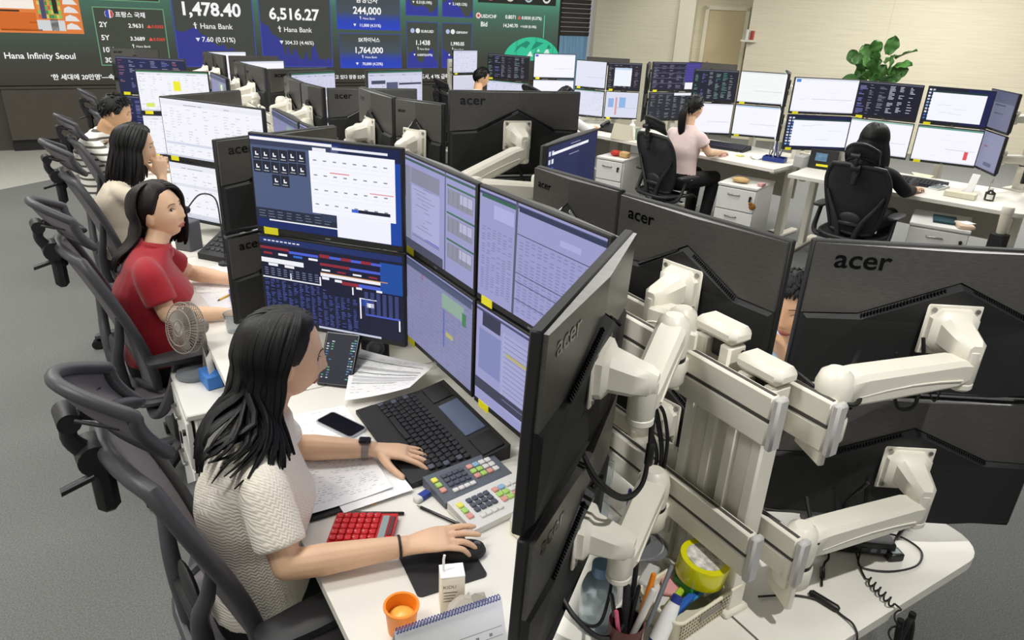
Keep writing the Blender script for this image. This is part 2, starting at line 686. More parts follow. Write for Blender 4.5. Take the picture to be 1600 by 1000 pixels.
def vgrad(x0, x1, z0, z1, stops, mb, y, nx=1):
    """vertical colour gradient shown by the display; stops = [(z, colour)]"""
    for i in range(len(stops) - 1):
        za, ca = stops[i]
        zb, cb = stops[i + 1]
        for k in range(nx):
            xa, xb = x0 + (x1 - x0) * k / nx, x0 + (x1 - x0) * (k + 1) / nx
            mb.quad([(xa, y, za), (xb, y, za), (xb, y, zb), (xa, y, zb)], (ca, ca, cb, cb))


bg = MB()
G0, G1, G2, G3 = hexl('#3b362c'), hexl('#3f4238'), hexl('#47715f'), hexl('#58a886')
vgrad(-1.3, 7.65, 0.8, 3.6, [(0.8, G0), (1.15, G1), (1.55, hexl('#465a4d')), (1.85, G2), (2.2, G3), (3.6, G3)], bg, LY)
bg.build('display', 'led', vw, smooth=False, recalc=False)


def rectxz(mb, x0, z0, x1, z1, c, y):
    mb.quad([(x0, y, z0), (x1, y, z0), (x1, y, z1), (x0, y, z1)], c)


def outline(mb, x0, z0, x1, z1, c, y, w=0.012):
    rectxz(mb, x0, z0, x1, z0 + w, c, y)
    rectxz(mb, x0, z1 - w, x1, z1, c, y)
    rectxz(mb, x0, z0, x0 + w, z1, c, y)
    rectxz(mb, x1 - w, z0, x1, z1, c, y)


def ltext(mb, s, x, z, size=None, width=None, c=WHT, align='l', bold=0.02, y=LY - 0.012):
    put_text(mb, s, (x, y, z), (1, 0, 0), (0, 0, 1), size, width, align, c, bold=bold)


def tri(mb, x, z, s, c, up, y=LY - 0.012):
    if up:
        mb.add([(x - s, y, z), (x + s, y, z), (x, y, z + 1.7 * s)], [(0, 1, 2)], 0, c)
    else:
        mb.add([(x - s, y, z + 1.7 * s), (x, y, z), (x + s, y, z + 1.7 * s)], [(0, 1, 2)], 0, c)


def disc(mb, x, z, r, c, y=LY - 0.012, r_in=0.0):
    n = 20
    for k in range(n):
        a0, a1 = 2 * PI * k / n, 2 * PI * (k + 1) / n
        mb.quad([(x + r_in * math.cos(a0), y, z + r_in * math.sin(a0)), (x + r * math.cos(a0), y, z + r * math.sin(a0)),
                 (x + r * math.cos(a1), y, z + r * math.sin(a1)), (x + r_in * math.cos(a1), y, z + r_in * math.sin(a1))], c)


def sprout(mb, x, z, s, c=WHT, y=LY - 0.012):
    """the bank's sign: a figure with a dot and three strokes"""
    disc(mb, x, z + 0.42 * s, 0.12 * s, c, y)
    mb.add([(x - 0.36 * s, y, z + 0.26 * s), (x + 0.36 * s, y, z + 0.26 * s), (x + 0.1 * s, y, z + 0.1 * s), (x + 0.16 * s, y, z - 0.4 * s),
            (x - 0.02 * s, y, z - 0.4 * s), (x - 0.06 * s, y, z + 0.1 * s)], [(0, 1, 2, 3, 4, 5)], 0, c)


rng = random.Random(7)
BLUE, EDGE = hexl('#343a90'), hexl('#3f4fb4')


def area_chart(mb, x0, x1, z0, pts, c, y):
    n = len(pts) - 1
    for k in range(n):
        xa, xb = x0 + (x1 - x0) * k / n, x0 + (x1 - x0) * (k + 1) / n
        mb.quad([(xa, y, z0), (xb, y, z0), (xb, y, z0 + pts[k + 1]), (xa, y, z0 + pts[k])], c)


# the orange business-news window
p = MB()
y1 = LY - 0.004
rectxz(p, -1.2, 1.41, 0.42, 2.6, hexl('#e8833c'), y1)
y1 -= 0.002
rectxz(p, -1.15, 1.68, -0.06, 2.5, hexl('#fff6ea'), y1)
rectxz(p, -1.15, 1.44, -0.06, 1.64, hexl('#d96c22'), y1)
rectxz(p, -0.44, 1.645, -0.22, 1.665, hexl('#3a2416'), y1)
rectxz(p, -0.44, 1.435, -0.02, 1.455, hexl('#3a2416'), y1)
rectxz(p, -0.14, 1.52, -0.06, 1.54, hexl('#57361f'), y1)
rectxz(p, -0.06, 1.44, 0.23, 1.56, hexl('#d9dcdc'), y1)
rectxz(p, 0.08, 1.44, 0.16, 1.57, hexl('#3a3630'), y1)
for i in range(9):
    for j in range(9):
        c = rng.choice(['#58b45a', '#7ccf5e', '#d35a4a', '#e8a04a', '#3f8f4a', '#d7d06a'])
        rectxz(p, -0.03 + i * 0.027, 1.58 + j * 0.05, -0.005 + i * 0.027, 1.622 + j * 0.05, hexl(c), y1)
rectxz(p, 0.0, 1.575, 0.05, 2.3, hexl('#4a4a70'), y1 - 0.001)
rectxz(p, 0.13, 1.64, 0.18, 1.9, hexl('#20241c'), y1 - 0.001)
for j in range(5):
    z = 1.46 + j * 0.095
    p.add([(0.24, y1, z), (0.4, y1, z), (0.36, y1, z + 0.05), (0.3, y1, z + 0.075), (0.25, y1, z + 0.05)], [(0, 1, 2, 3, 4)], 0, hexl('#ece9e6'))
p.build('news_window', 'led', vw, smooth=False, recalc=False)

# bond-yield panel
p = MB()
y1 = LY - 0.006
GE = hexl('#6fa27c')
rectxz(p, 0.55, 1.035, 1.37, 1.735, hexl('#41463a'), y1)
outline(p, 0.55, 1.035, 1.37, 1.735, GE, y1 - 0.002)
rectxz(p, 0.47, 1.81, 1.34, 2.5, hexl('#34362c'), y1)
outline(p, 0.47, 1.81, 1.34, 2.5, GE, y1 - 0.002)
disc(p, 0.73, 1.655, 0.05, hexl('#f3f3f3'))
p.add([(0.73, LY - 0.014, 1.605), (0.70, LY - 0.014, 1.61), (0.682, LY - 0.014, 1.655), (0.70, LY - 0.014, 1.70), (0.73, LY - 0.014, 1.705)], [(0, 1, 2, 3, 4)], 0, hexl('#3c49a8'))
p.add([(0.745, LY - 0.014, 1.607), (0.775, LY - 0.014, 1.635), (0.775, LY - 0.014, 1.675), (0.745, LY - 0.014, 1.703)], [(0, 1, 2, 3)], 0, hexl('#d2453f'))
ltext(p, '프랑스 국채', 0.8, 1.625, width=0.34)
for z, nm, val, ch in ((1.5, '2Y', '2.9631', '0.0303'), (1.345, '5Y', '3.3689', '0.0369'), (1.2, '10Y', '', ''), (1.075, '30Y', '', '')):
    ltext(p, nm, 0.60, z, 0.085)
    if val:
        ltext(p, val, 0.93, z, width=0.17)
        tri(p, 1.17, z, 0.024, hexl('#ff5a4a'), True)
        ltext(p, ch, 1.2, z, width=0.14, c=hexl('#e4493c'))
sprout(p, 0.95, 1.275, 0.05)
ltext(p, 'Hana Bank', 0.985, 1.26, width=0.17, bold=0.0)
ltext(p, 'Hana Infinity Seoul', -0.47, 1.115, width=0.745, bold=0.015)
ltext(p, "'한 세대에 20만명'—속도서 황", -0.03, 0.87, width=0.93)
ltext(p, '고 있다 장중 52주', 3.62, 0.855, width=0.47)
ltext(p, '도서, 4.3% 급락세', 5.02, 0.85, width=0.58)
p.build('caption_panel', 'led', vw, smooth=False, recalc=False)


def quote_panel(x0, z0, x1, z1, chart, big, bigw, bx, bz, sub, tri_up, extra=None):
    p = MB()
    y1 = LY - 0.006
    rectxz(p, x0, z0, x1, z1, hexl('#43463f'), y1)
    area_chart(p, x0 + 0.01, x1 - 0.01, z0, chart, BLUE, y1 - 0.002)
    outline(p, x0, z0, x1, z1, EDGE, y1 - 0.004)
    ltext(p, big, bx, bz, width=bigw, bold=0.028)
    h = 0.07
    sprout(p, bx + bigw * 0.18, bz - 0.135, 0.085)
    ltext(p, 'Hana Bank', bx + bigw * 0.27, bz - 0.165, width=bigw * 0.56, bold=0.005)
    tri(p, bx + bigw * 0.2, bz - 0.33, 0.028, hexl('#e7ecff'), tri_up)
    ltext(p, sub, bx + bigw * 0.27, bz - 0.33, width=bigw * 0.58, bold=0.01)
    if extra:
        extra(p)
    p.build('quote_panel', 'led', vw, smooth=False, recalc=False)


c1 = [0.47 - 0.03 * math.sin(k) for k in range(6)] + [0.42, 0.4, 0.33, 0.3, 0.26, 0.3, 0.22, 0.26, 0.2, 0.15, 0.18, 0.12, 0.14, 0.1]
quote_panel(1.47, 1.02, 2.5, 3.2, c1, '1,478.40', 0.74, 1.6, 1.675, '7.60 (0.51%)', False)
c2 = [0.53, 0.6, 0.55, 0.56, 0.48, 0.42, 0.44, 0.38, 0.4, 0.28, 0.13, 0.31, 0.18, 0.15, 0.27, 0.2, 0.14, 0.1, 0.12, 0.22, 0.11, 0.08, 0.26, 0.32, 0.2, 0.12,
      0.1, 0.12, 0.09, 0.14, 0.1, 0.12]
quote_panel(2.58, 1.02, 3.6, 3.2, c2, '6,516.27', 0.71, 2.72, 1.66, '304.33 (4.46%)', False)


def stock_panel(x0, z0, x1, z1, name, price, chg):
    p = MB()
    y1 = LY - 0.006
    B2 = hexl('#2b46c8')
    vgrad(x0, x1, z0, z1, [(z0, B2), (z0 + 0.12, hexl('#2a44b4')), (z0 + 0.24, hexl('#46515e')), (z1, hexl('#44493f'))], p, y1)
    outline(p, x0, z0, x1, z1, EDGE, y1 - 0.002, 0.008)
    xc = (x0 + x1) / 2 - 0.03
    ltext(p, name, xc, z0 + 0.38, width=0.34, align='c')
    ltext(p, price, xc, z0 + 0.22, width=0.44, align='c', bold=0.025)
    sprout(p, xc - 0.11, z0 + 0.165, 0.05)
    ltext(p, 'Hana Bank', xc - 0.07, z0 + 0.145, width=0.19, bold=0.0)
    tri(p, xc - 0.2, z0 + 0.045, 0.022, WHT, False)
    ltext(p, chg, xc - 0.12, z0 + 0.045, width=0.33)
    p.build('quote_panel', 'led', vw, smooth=False, recalc=False)


stock_panel(3.69, 1.55, 4.69, 2.15, '삼성전자', '244,000', '11,000 (4.31%)')
stock_panel(3.71, 1.005, 4.7, 1.5, 'SK하이닉스', '1,764,000', '70,000 (4.23%)')


def pair_panel(x0, z0, x1, z1, name, price, chg, chart):
    p = MB()
    y1 = LY - 0.006
    rectxz(p, x0, z0, x1, z1, hexl('#42483f'), y1)
    area_chart(p, x0 + 0.01, x1 - 0.01, z0, chart, hexl('#33399c'), y1 - 0.002)
    outline(p, x0, z0, x1, z1, EDGE, y1 - 0.004, 0.009)
    disc(p, x0 + 0.1, z1 - 0.13, 0.035, hexl('#b9c4ea'))
    disc(p, x0 + 0.19, z1 - 0.13, 0.037, hexl('#f2f2f2'))
    ltext(p, name, x0 + 0.25, z1 - 0.155, width=0.21)
    ltext(p, price, x0 + 0.16, z1 - 0.335, width=0.24, bold=0.025)
    sprout(p, x0 + 0.19, z1 - 0.39, 0.05)
    ltext(p, 'Hana Bank', x0 + 0.22, z1 - 0.41, width=0.17, bold=0.0)
    tri(p, x0 + 0.13, z1 - 0.5, 0.018, WHT, False)
    ltext(p, chg, x0 + 0.18, z1 - 0.5, width=0.26)
    p.build('quote_panel', 'led', vw, smooth=False, recalc=False)


r2 = random.Random(3)
pair_panel(4.79, 1.01, 5.33, 1.69, 'EUR/USD', '1.1438', '0.0007(0.07%)', [0.05, 0.24, 0.22, 0.28, 0.14, 0.1, 0.06, 0.12, 0.2, 0.22, 0.3, 0.26, 0.12, 0.1])
pair_panel(5.4, 1.01, 5.94, 1.69, 'GBP/KRW', '1,990.05', '9.24(0.46%)', [0.3, 0.26, 0.22, 0.16, 0.12, 0.1, 0.12, 0.08, 0.12, 0.1])
pair_panel(4.78, 1.775, 5.33, 2.45, 'USD/JPY', '161.28', '0.31(0.19%)', [0.18, 0.25, 0.15, 0.14, 0.13, 0.14, 0.15, 0.13, 0.12, 0.05, 0.06, 0.1, 0.16])
pair_panel(5.4, 1.775, 5.95, 2.45, 'EUR/KRW', '1,690.92', '2.14(0.12%)', [0.2, 0.22, 0.26, 0.3, 0.18, 0.17, 0.16, 0.1, 0.02, 0.01, 0.03, 0.12])

p = MB()
y1 = LY - 0.006
rectxz(p, 6.04, 2.012, 7.56, 2.8, hexl('#22241f'), y1)
for x, c in ((6.27, '#c86a6a'), (6.64, '#d8d4c4'), (7.0, '#b4c2cc'), (7.36, '#e4e4e4')):
    disc(p, x, 2.13, 0.085, hexl(c), r_in=0.055)
p.build('index_panel', 'led', vw, smooth=False, recalc=False)
p = MB()
disc(p, 6.05, 1.815, 0.045, hexl('#f3d9d4'))
disc(p, 6.05, 1.815, 0.024, hexl('#d0554c'), y=LY - 0.014)
for x, z, s, w, c in ((6.1, 1.785, 'USD/CHF', 0.29, WHT), (6.1, 1.655, 'Bid', 0.12, WHT), (6.56, 1.785, '0.8071', 0.2, WHT), (6.53, 1.655, '14,240.70', 0.28, WHT),
                      (6.88, 1.785, '0.0030 (0.37%)', 0.4, WHT), (6.86, 1.655, '+14.00 (0.10%)', 0.32, WHT)):
    ltext(p, s, x, z, width=w, c=c)
tri(p, 6.83, 1.785, 0.035, hexl('#e4605c'), True)
rectxz(p, 7.33, 1.5, 7.345, 1.86, hexl('#67cfae'), LY - 0.012)
# globe rising from the lower edge
GL, GD = hexl('#35c79a'), hexl('#1f8d6f')
n = 40
for k in range(n):
    a0, a1 = PI * k / n, PI * (k + 1) / n
    p.quad([(7.13 + 0.58 * math.cos(a0), y1, 1.13), (7.13 + 0.58 * math.cos(a1), y1, 1.13), (7.13 + 0.58 * math.cos(a1), y1, 1.13 + 0.38 * math.sin(a1)),
            (7.13 + 0.58 * math.cos(a0), y1, 1.13 + 0.38 * math.sin(a0))], GL if k % 9 else hexl('#2fb48c'))
for pts in ([(6.75, 1.25), (6.9, 1.36), (7.0, 1.33), (7.08, 1.42), (7.0, 1.45), (6.82, 1.36)], [(7.1, 1.3), (7.24, 1.36), (7.36, 1.42), (7.2, 1.44), (7.14, 1.38)],
            [(7.4, 1.3), (7.52, 1.34), (7.46, 1.4)]):
    p.add([(x, y1 - 0.003, z) for x, z in pts], [tuple(range(len(pts)))], 0, GD)
for x, z, s in ((7.08, 1.2, 0.06), (7.42, 1.2, 0.09), (7.25, 1.28, 0.03)):
    p.add([(x - s, y1 - 0.005, z), (x + s, y1 - 0.005, z), (x + s * 0.3, y1 - 0.005, z + 1.4 * s), (x - s * 0.2, y1 - 0.005, z + 1.2 * s)], [(0, 1, 2, 3)], 0, hexl('#d6f7ea'))
p.build('globe_panel', 'led', vw, smooth=False, recalc=False)

# ------------------------------------------------------------------ desks
def rounded(x0, y0, x1, y1, r, corners=(1, 1, 1, 1), n=6):
    """outline of a rectangle with rounded corners: order (x0,y0),(x1,y0),(x1,y1),(x0,y1)"""
    out = []
    for k, (cx, cy, a0) in enumerate(((x0 + r, y0 + r, PI), (x1 - r, y0 + r, 1.5 * PI), (x1 - r, y1 - r, 0), (x0 + r, y1 - r, 0.5 * PI))):
        if corners[k]:
            for i in range(n + 1):
                a = a0 + 0.5 * PI * i / n
                out.append((cx + r * math.cos(a), cy + r * math.sin(a)))
        else:
            out.append(((x0, x1, x1, x0)[k], (y0, y0, y1, y1)[k]))
    return out


DZ = 0.74


def desk(label, loc, rot, length, depth, corners=(0, 0, 0, 0), legs=True, group=None):
    """local frame: x = depth (0 at the sitter's edge), y = along the desk"""
    t = thing('desk', label, 'desk', loc, rot, group)
    b = MB()
    b.prism(rounded(0, 0, depth, length, 0.09, corners), DZ - 0.028, DZ)
    top = b.build('worktop', ['desk'], t, angle=30)
    if legs:
        for y in (0.08, length - 0.08):
            g = MB()
            g.box((depth * 0.55, y, (DZ - 0.03) / 2 + 0.01), (0.09, 0.06, DZ - 0.06), bev=0.008)
            g.box((depth * 0.52, y, 0.02), (depth * 0.8, 0.07, 0.035), bev=0.008)
            g.box((depth * 0.52, y, DZ - 0.05), (depth * 0.75, 0.05, 0.04), bev=0.006)
            g.build('leg', 'white_metal', t)
    g = MB().box((depth - 0.08, length / 2, 0.5), (0.02, length - 0.3, 0.36), bev=0.004)
    g.build('modesty_panel', 'cabinet_side', t)
    return t


PITCH = 1.57
who = ['at the near end of the double row', 'where the person in red sits', 'third along from the camera', 'nearest the video wall']
for i in range(4):
    y0 = 0.565 + i * PITCH
    desk('long white desk under the cream sweater woman, near end of the double row' if i == 0 else 'white desk with the person in the red polo at it' if i == 1 else
         'white desk of the woman holding a hand to her chin' if i == 2 else 'white desk of the man in the striped top',
         (0.32, y0, 0), 0, PITCH - 0.005, 0.752, group='desks of the double row')
# the far side of the double row, mirrored
for i in range(4):
    y0 = 0.565 + i * PITCH
    desk('white desk with a rounded corner and loose cables at lower right' if i == 0 else
         'white desk across the screens from the person in red' if i == 1 else
         'white desk across the screens from the woman with hand at chin' if i == 2 else 'white desk across the screens from the man in stripes',
         (1.83, y0 + PITCH - 0.005, 0), PI, PITCH - 0.005, 0.752, corners=(0, 0, 0, 1) if i == 0 else (0, 0, 0, 0), group='desks of the double row')

# the slanted row on the right: three desks and their facing partners
ROW2 = math.atan2(0.223, 0.975)
D2 = Vector((0.223, -0.975, 0))
N2 = Vector((0.975, 0.223, 0))


def r2(s, d, z=0.0, base=(5.33, 4.19)):
    """point on the slanted row: s metres towards the camera from the joint of two desks, d metres in from the sitter's edge"""
    p = Vector((base[0], base[1], 0)) + D2 * s + N2 * d
    return Vector((p.x, p.y, z))


desk('white desk under the woman with the ponytail', r2(0.0, 0), ROW2, 2.1, 0.95, group='desks of the slanted row')
p0 = Vector((5.86, 2.34, 0))
desk('white desk with rounded corner where the black clothed person sits', p0, math.atan2(0.325, 0.946), 1.76, 0.95, corners=(1, 0, 0, 0), group='desks of the slanted row')
desk('white desk of the far man before the wall of screens', r2(-2.12, 0), ROW2, 2.1, 0.95, group='desks of the slanted row')
desk('white desk cut by the right picture border behind the white bottle', (6.13, 0.95, 0), 0.22, 1.32, 0.9, group='desks of the slanted row')

# ------------------------------------------------------------------ drawer cabinets
def cabinet(label, loc, rot, w=0.34, d=0.5, h=0.58, drawers=(0.2, 0.32), group=None, handle='bar'):
    """front looks along local -x; loc is the front centre on the floor"""
    t = thing('drawer_cabinet', label, 'cabinet', loc, rot, group)
    b = MB()
    b.box((d / 2 + 0.01, 0, h / 2 + 0.01), (d - 0.02, w, h - 0.06), bev=0.006)
    b.box((d / 2, 0, h - 0.012), (d + 0.012, w + 0.008, 0.024), bev=0.005)
    b.build('body', 'cabinet', t)
    for sx in (0.08, d - 0.08):
        for sy in (-w / 2 + 0.06, w / 2 - 0.06):
            g = MB().cyl((sx, sy - 0.01, 0.021), (sx, sy + 0.01, 0.021), 0.021, n=12)
            g.build('caster', 'black_plastic', t)
    z = h - 0.03
    for k, dh in enumerate(drawers):
        g = MB().box((0.0, 0, z - dh / 2), (0.02, w - 0.01, dh - 0.008), bev=0.004)
        dr = g.build('drawer', 'cabinet', t)
        g = MB()
        g.box((-0.022, 0.02, z - 0.055), (0.014, 0.11, 0.012), bev=0.004)
        g.box((-0.012, 0.07, z - 0.055), (0.02, 0.012, 0.012)).box((-0.012, -0.03, z - 0.055), (0.02, 0.012, 0.012))
        g.build('handle', 'steel', dr)
        if k == 0:
            g = MB()
            g.cyl((-0.008, -w / 2 + 0.045, z - 0.06), (-0.02, -w / 2 + 0.045, z - 0.06), 0.012, n=12)
            g.box((-0.026, -w / 2 + 0.045, z - 0.075), (0.006, 0.018, 0.045), bev=0.002)
            g.build('lock', 'black_plastic', t)
        z -= dh
    return t


cabinet('white drawer cabinet beside the fan, close to the red polo chair', (0.19, 2.53, 0), 0.0, 0.36, 0.42, 0.62, (0.2, 0.34))
cabinet('white two drawer cabinet under the far left part of the slanted row', (4.76, 5.78, 0), ROW2 + 0.15, 0.31, 0.46, 0.58, group='drawer cabinets of the slanted row')
c2 = cabinet('white drawer cabinet with a brown tag, right of the ponytail woman', (5.06, 4.33, 0), ROW2 + 0.15, 0.36, 0.46, 0.59, group='drawer cabinets of the slanted row')
g = MB().ell((-0.03, -0.17, 0.43), (0.012, 0.032, 0.03))
g.ell((-0.03, -0.15, 0.452), (0.012, 0.018, 0.018))
g.build('furry_key_tag', mat('brown_tag_fur', '#8a5a1e', 0.9, bump=(160, 0.8, 0.004)), c2)
cabinet('white drawer cabinet holding papers and a teal folder, right of the black chair', (5.46, 2.72, 0), ROW2 + 0.25, 0.4, 0.5, 0.6, group='drawer cabinets of the slanted row')

# ------------------------------------------------------------------ spine of the double row: uprights and mounting rails
def upright(label, y, ztop, x=1.088):
    t = thing('screen_upright', label, 'upright', (x, y, DZ), 0, 'white uprights carrying the rails')
    h = ztop - DZ
    g = MB()
    for s in (-1, 1):
        g.box((0, s * 0.033, h / 2 - 0.02), (0.05, 0.03, h - 0.04), bev=0.005)
    g.box((0, 0, h / 2 - 0.07), (0.03, 0.04, h - 0.14))
    g.build('column', 'white_metal', t)
    g = MB().box((0, 0, h - 0.018), (0.064, 0.112, 0.036), bev=0.012)
    g.build('top_cap', 'white_metal', t)
    g = MB().box((0, 0, h - 0.06), (0.02, 0.03, 0.04), bev=0.004)
    g.build('latch', 'black_plastic', t)
    g = MB().box((0, 0, 0.008), (0.07, 0.114, 0.016), bev=0.004)
    g.build('foot_plate', 'white_metal', t)
    return t


upright('tall white upright with square cap, further of the near pair', 0.905, 1.385)
upright('tall white upright with square cap, nearer of the near pair', 0.785, 1.35)
for i, y in enumerate((2.2, 3.6, 5.0)):
    upright('white upright among the screens level with the %s' % ('red polo woman', 'hand to chin woman', 'striped man')[i], y, 1.36, 1.098)


def rail(label, x, y0, y1, ztop, side, group='white slotted rails of the screen spine'):
    """aluminium-slotted white rail running along the row; side=-1 faces the sitter on the left"""
    t = thing('mounting_rail', label, 'rail', (x, y0, ztop - 0.11), 0, group)
    L = y1 - y0
    g = MB()
    g.box((0, L / 2, 0.083), (0.024, L, 0.05), bev=0.004)
    g.box((0, L / 2, 0.026), (0.024, L, 0.052), bev=0.004)
    g.build('profile', 'white_metal', t)
    g = MB().box((0, L / 2, 0.055), (0.018, L - 0.006, 0.008))
    g.box((0, L / 2, 0.107), (0.008, L - 0.01, 0.0045))
    g.build('slot', 'groove', t)
    g = MB().box((0, -0.009, 0.054), (0.03, 0.018, 0.114), bev=0.005)
    g.build('end_cap', 'white_cap', t)
    return t


RLX, RRX = 1.043, 1.135
rail('upper white slotted rail on the cream sweater side, grey end cap', RLX, 0.715, 1.75, 1.315, -1)
rail('lower white slotted rail on the cream sweater side, above the tape', RLX, 0.70, 1.75, 1.005, -1)
rail('upper white slotted rail behind, carrying the right hand arm', RRX, 0.655, 1.5, 1.31, 1)
rail('lower white slotted rail behind, nearest the loose cables', RRX, 0.655, 1.5, 0.99, 1)
for i in range(1, 4):
    nm = ('', 'red polo woman', 'hand to chin woman', 'striped man')[i]
    rail('upper rail behind the screens of the ' + nm, 1.05, 0.5 + i * PITCH, min(5.88, 0.32 + (i + 1) * PITCH), 1.315, -1)
    rail('lower rail behind the screens of the ' + nm, 1.05, 0.5 + i * PITCH, min(5.88, 0.32 + (i + 1) * PITCH), 1.0, -1)

# ------------------------------------------------------------------ what the screens show
def mixc(a, b, t):
    return tuple(x * (1 - t) + y * t for x, y in zip(a, b))


def scr_sheet(seed, tint=(1, 1, 1), head='#3f7f5a', bgc='#f3f3fa', rows=22, gaps=True, red=None):
    r = random.Random(seed)
    bgd = srgb(bgc)
    out = [(0, 0, 1, 1, bgd), (0, 0.965, 1, 1, mixc(srgb(head), bgd, r.choice((0.0, 0.0, 0.6)))), (0, 0.9, 1, 0.963, mixc(bgd, (0.5, 0.5, 0.6), 0.2))]
    for k in range(5):
        x = r.uniform(0.02, 0.9)
        out.append((x, 0.915, x + r.uniform(0.02, 0.08), 0.925, (0.25, 0.27, 0.35)))
    cols = [0.02]
    while cols[-1] < 0.94:
        cols.append(cols[-1] + r.choice((0.05, 0.07, 0.1)))
    y = 0.87
    dy = 0.84 / rows
    for i in range(rows):
        if r.random() < 0.12:
            out.append((0.01, y - dy * 0.9, r.uniform(0.4, 0.98), y, mixc(bgd, srgb(r.choice(('#aab4d8', '#c9ccd8', '#b8b8c8'))), 0.5)))
        for c in cols:
            if r.random() < 0.55:
                g = r.uniform(0.5, 0.74)
                out.append((c, y - dy * 0.6, min(0.985, c + r.uniform(0.015, 0.05)), y - dy * 0.35, (g, g, g * 1.08)))
        out.append((0.005, y - dy * 0.97, 0.99, y - dy * 0.94, mixc(bgd, (0.3, 0.3, 0.4), 0.16)))
        y -= dy
    out.append((0, 0, 1, 0.035, srgb('#c9cddb')))
    if red:
        out.append((*red, srgb('#dd4a55')))
    return [(*q[:4], tuple(c * t for c, t in zip(q[4], tint))) for q in out]


def scr_blank(seed, bgc='#f6f5fd', head='#dfe3ee', bar=None, icon=None):
    r = random.Random(seed)
    bgd = srgb(bgc)
    out = [(0, 0, 1, 1, bgd), (0, 0.95, 1, 1, srgb(head))]
    for k in range(7):
        x, y = r.uniform(0.05, 0.8), r.uniform(0.1, 0.9)
        out.append((x, y, x + r.uniform(0.05, 0.2), y + 0.006, mixc(bgd, (0.4, 0.4, 0.5), 0.35)))
    x0 = r.uniform(0.3, 0.5)
    out.append((x0, 0.38, 0.95, 0.392, mixc(bgd, (0.3, 0.3, 0.4), 0.6)))
    if icon:
        out.append((0.02, 0.88, 0.09, 0.97, srgb(icon)))
    if bar:
        out.append((*bar, srgb('#e2545c')))
    out.append((0, 0, 1, 0.03, srgb('#d5d8e6')))
    return out


def scr_dark(seed, bgc='#15182a', accents=('#3a7f72', '#4a5ad0', '#8a8fa5'), popup=None, purple=False):
    r = random.Random(seed)
    bgd = srgb(bgc)
    out = [(0, 0, 1, 1, bgd), (0, 0.96, 1, 1, mixc(bgd, (0.3, 0.3, 0.4), 0.3))]
    for k in range(6):
        x = 0.02 + k * 0.16
        col = srgb(r.choice(accents))
        w = r.uniform(0.08, 0.14)
        for j in range(22):
            if r.random() < 0.72:
                out.append((x, 0.9 - j * 0.04, x + w * r.uniform(0.3, 1), 0.915 - j * 0.04, mixc(col, (0.5, 0.5, 0.55), r.random() * 0.6)))
    if purple:
        out.append((0.68, 0.28, 1, 1, srgb('#443a8c')))
        for j in range(6):
            out.append((0.7, 0.4 + j * 0.1, 0.97, 0.405 + j * 0.1, srgb('#6a62b4')))
        for j in range(4):
            out.append((0, 0.22 + j * 0.19, 0.67, 0.26 + j * 0.19, srgb('#47475c')))
        out.append((0.7, 0.02, 1, 0.27, srgb('#f1f1f8')))
    if popup:
        out.append((*popup, srgb('#eef2fb')))
        out.append((popup[0], popup[3] - 0.08, popup[2], popup[3], srgb('#c5d6ee')))
    return out


def scr_desktop(seed, win=(0.13, 0.08, 0.97, 0.93), green=True, bgc='#131a40'):
    r = random.Random(seed)
    out = [(0, 0, 1, 1, srgb(bgc)), (0.6, 0, 1, 1, srgb('#161d4a'))]
    for i in range(2):
        for j in range(10):
            out.append((0.015 + i * 0.055, 0.9 - j * 0.09, 0.05 + i * 0.055, 0.95 - j * 0.09, srgb(r.choice(('#dfe6f5', '#8fb2e0', '#c7d0e6', '#3f66b8')))))
    out.append((*win, srgb('#f5f6fc')))
    if green:
        out.append((win[0], win[3], win[2], min(1, win[3] + 0.05), srgb('#1c3a38')))
    for k in range(4):
        x, y = r.uniform(win[0] + 0.05, win[2] - 0.3), r.uniform(win[1] + 0.1, win[3] - 0.1)
        out.append((x, y, x + 0.2, y + 0.006, srgb('#b5b8c6')))
    return out


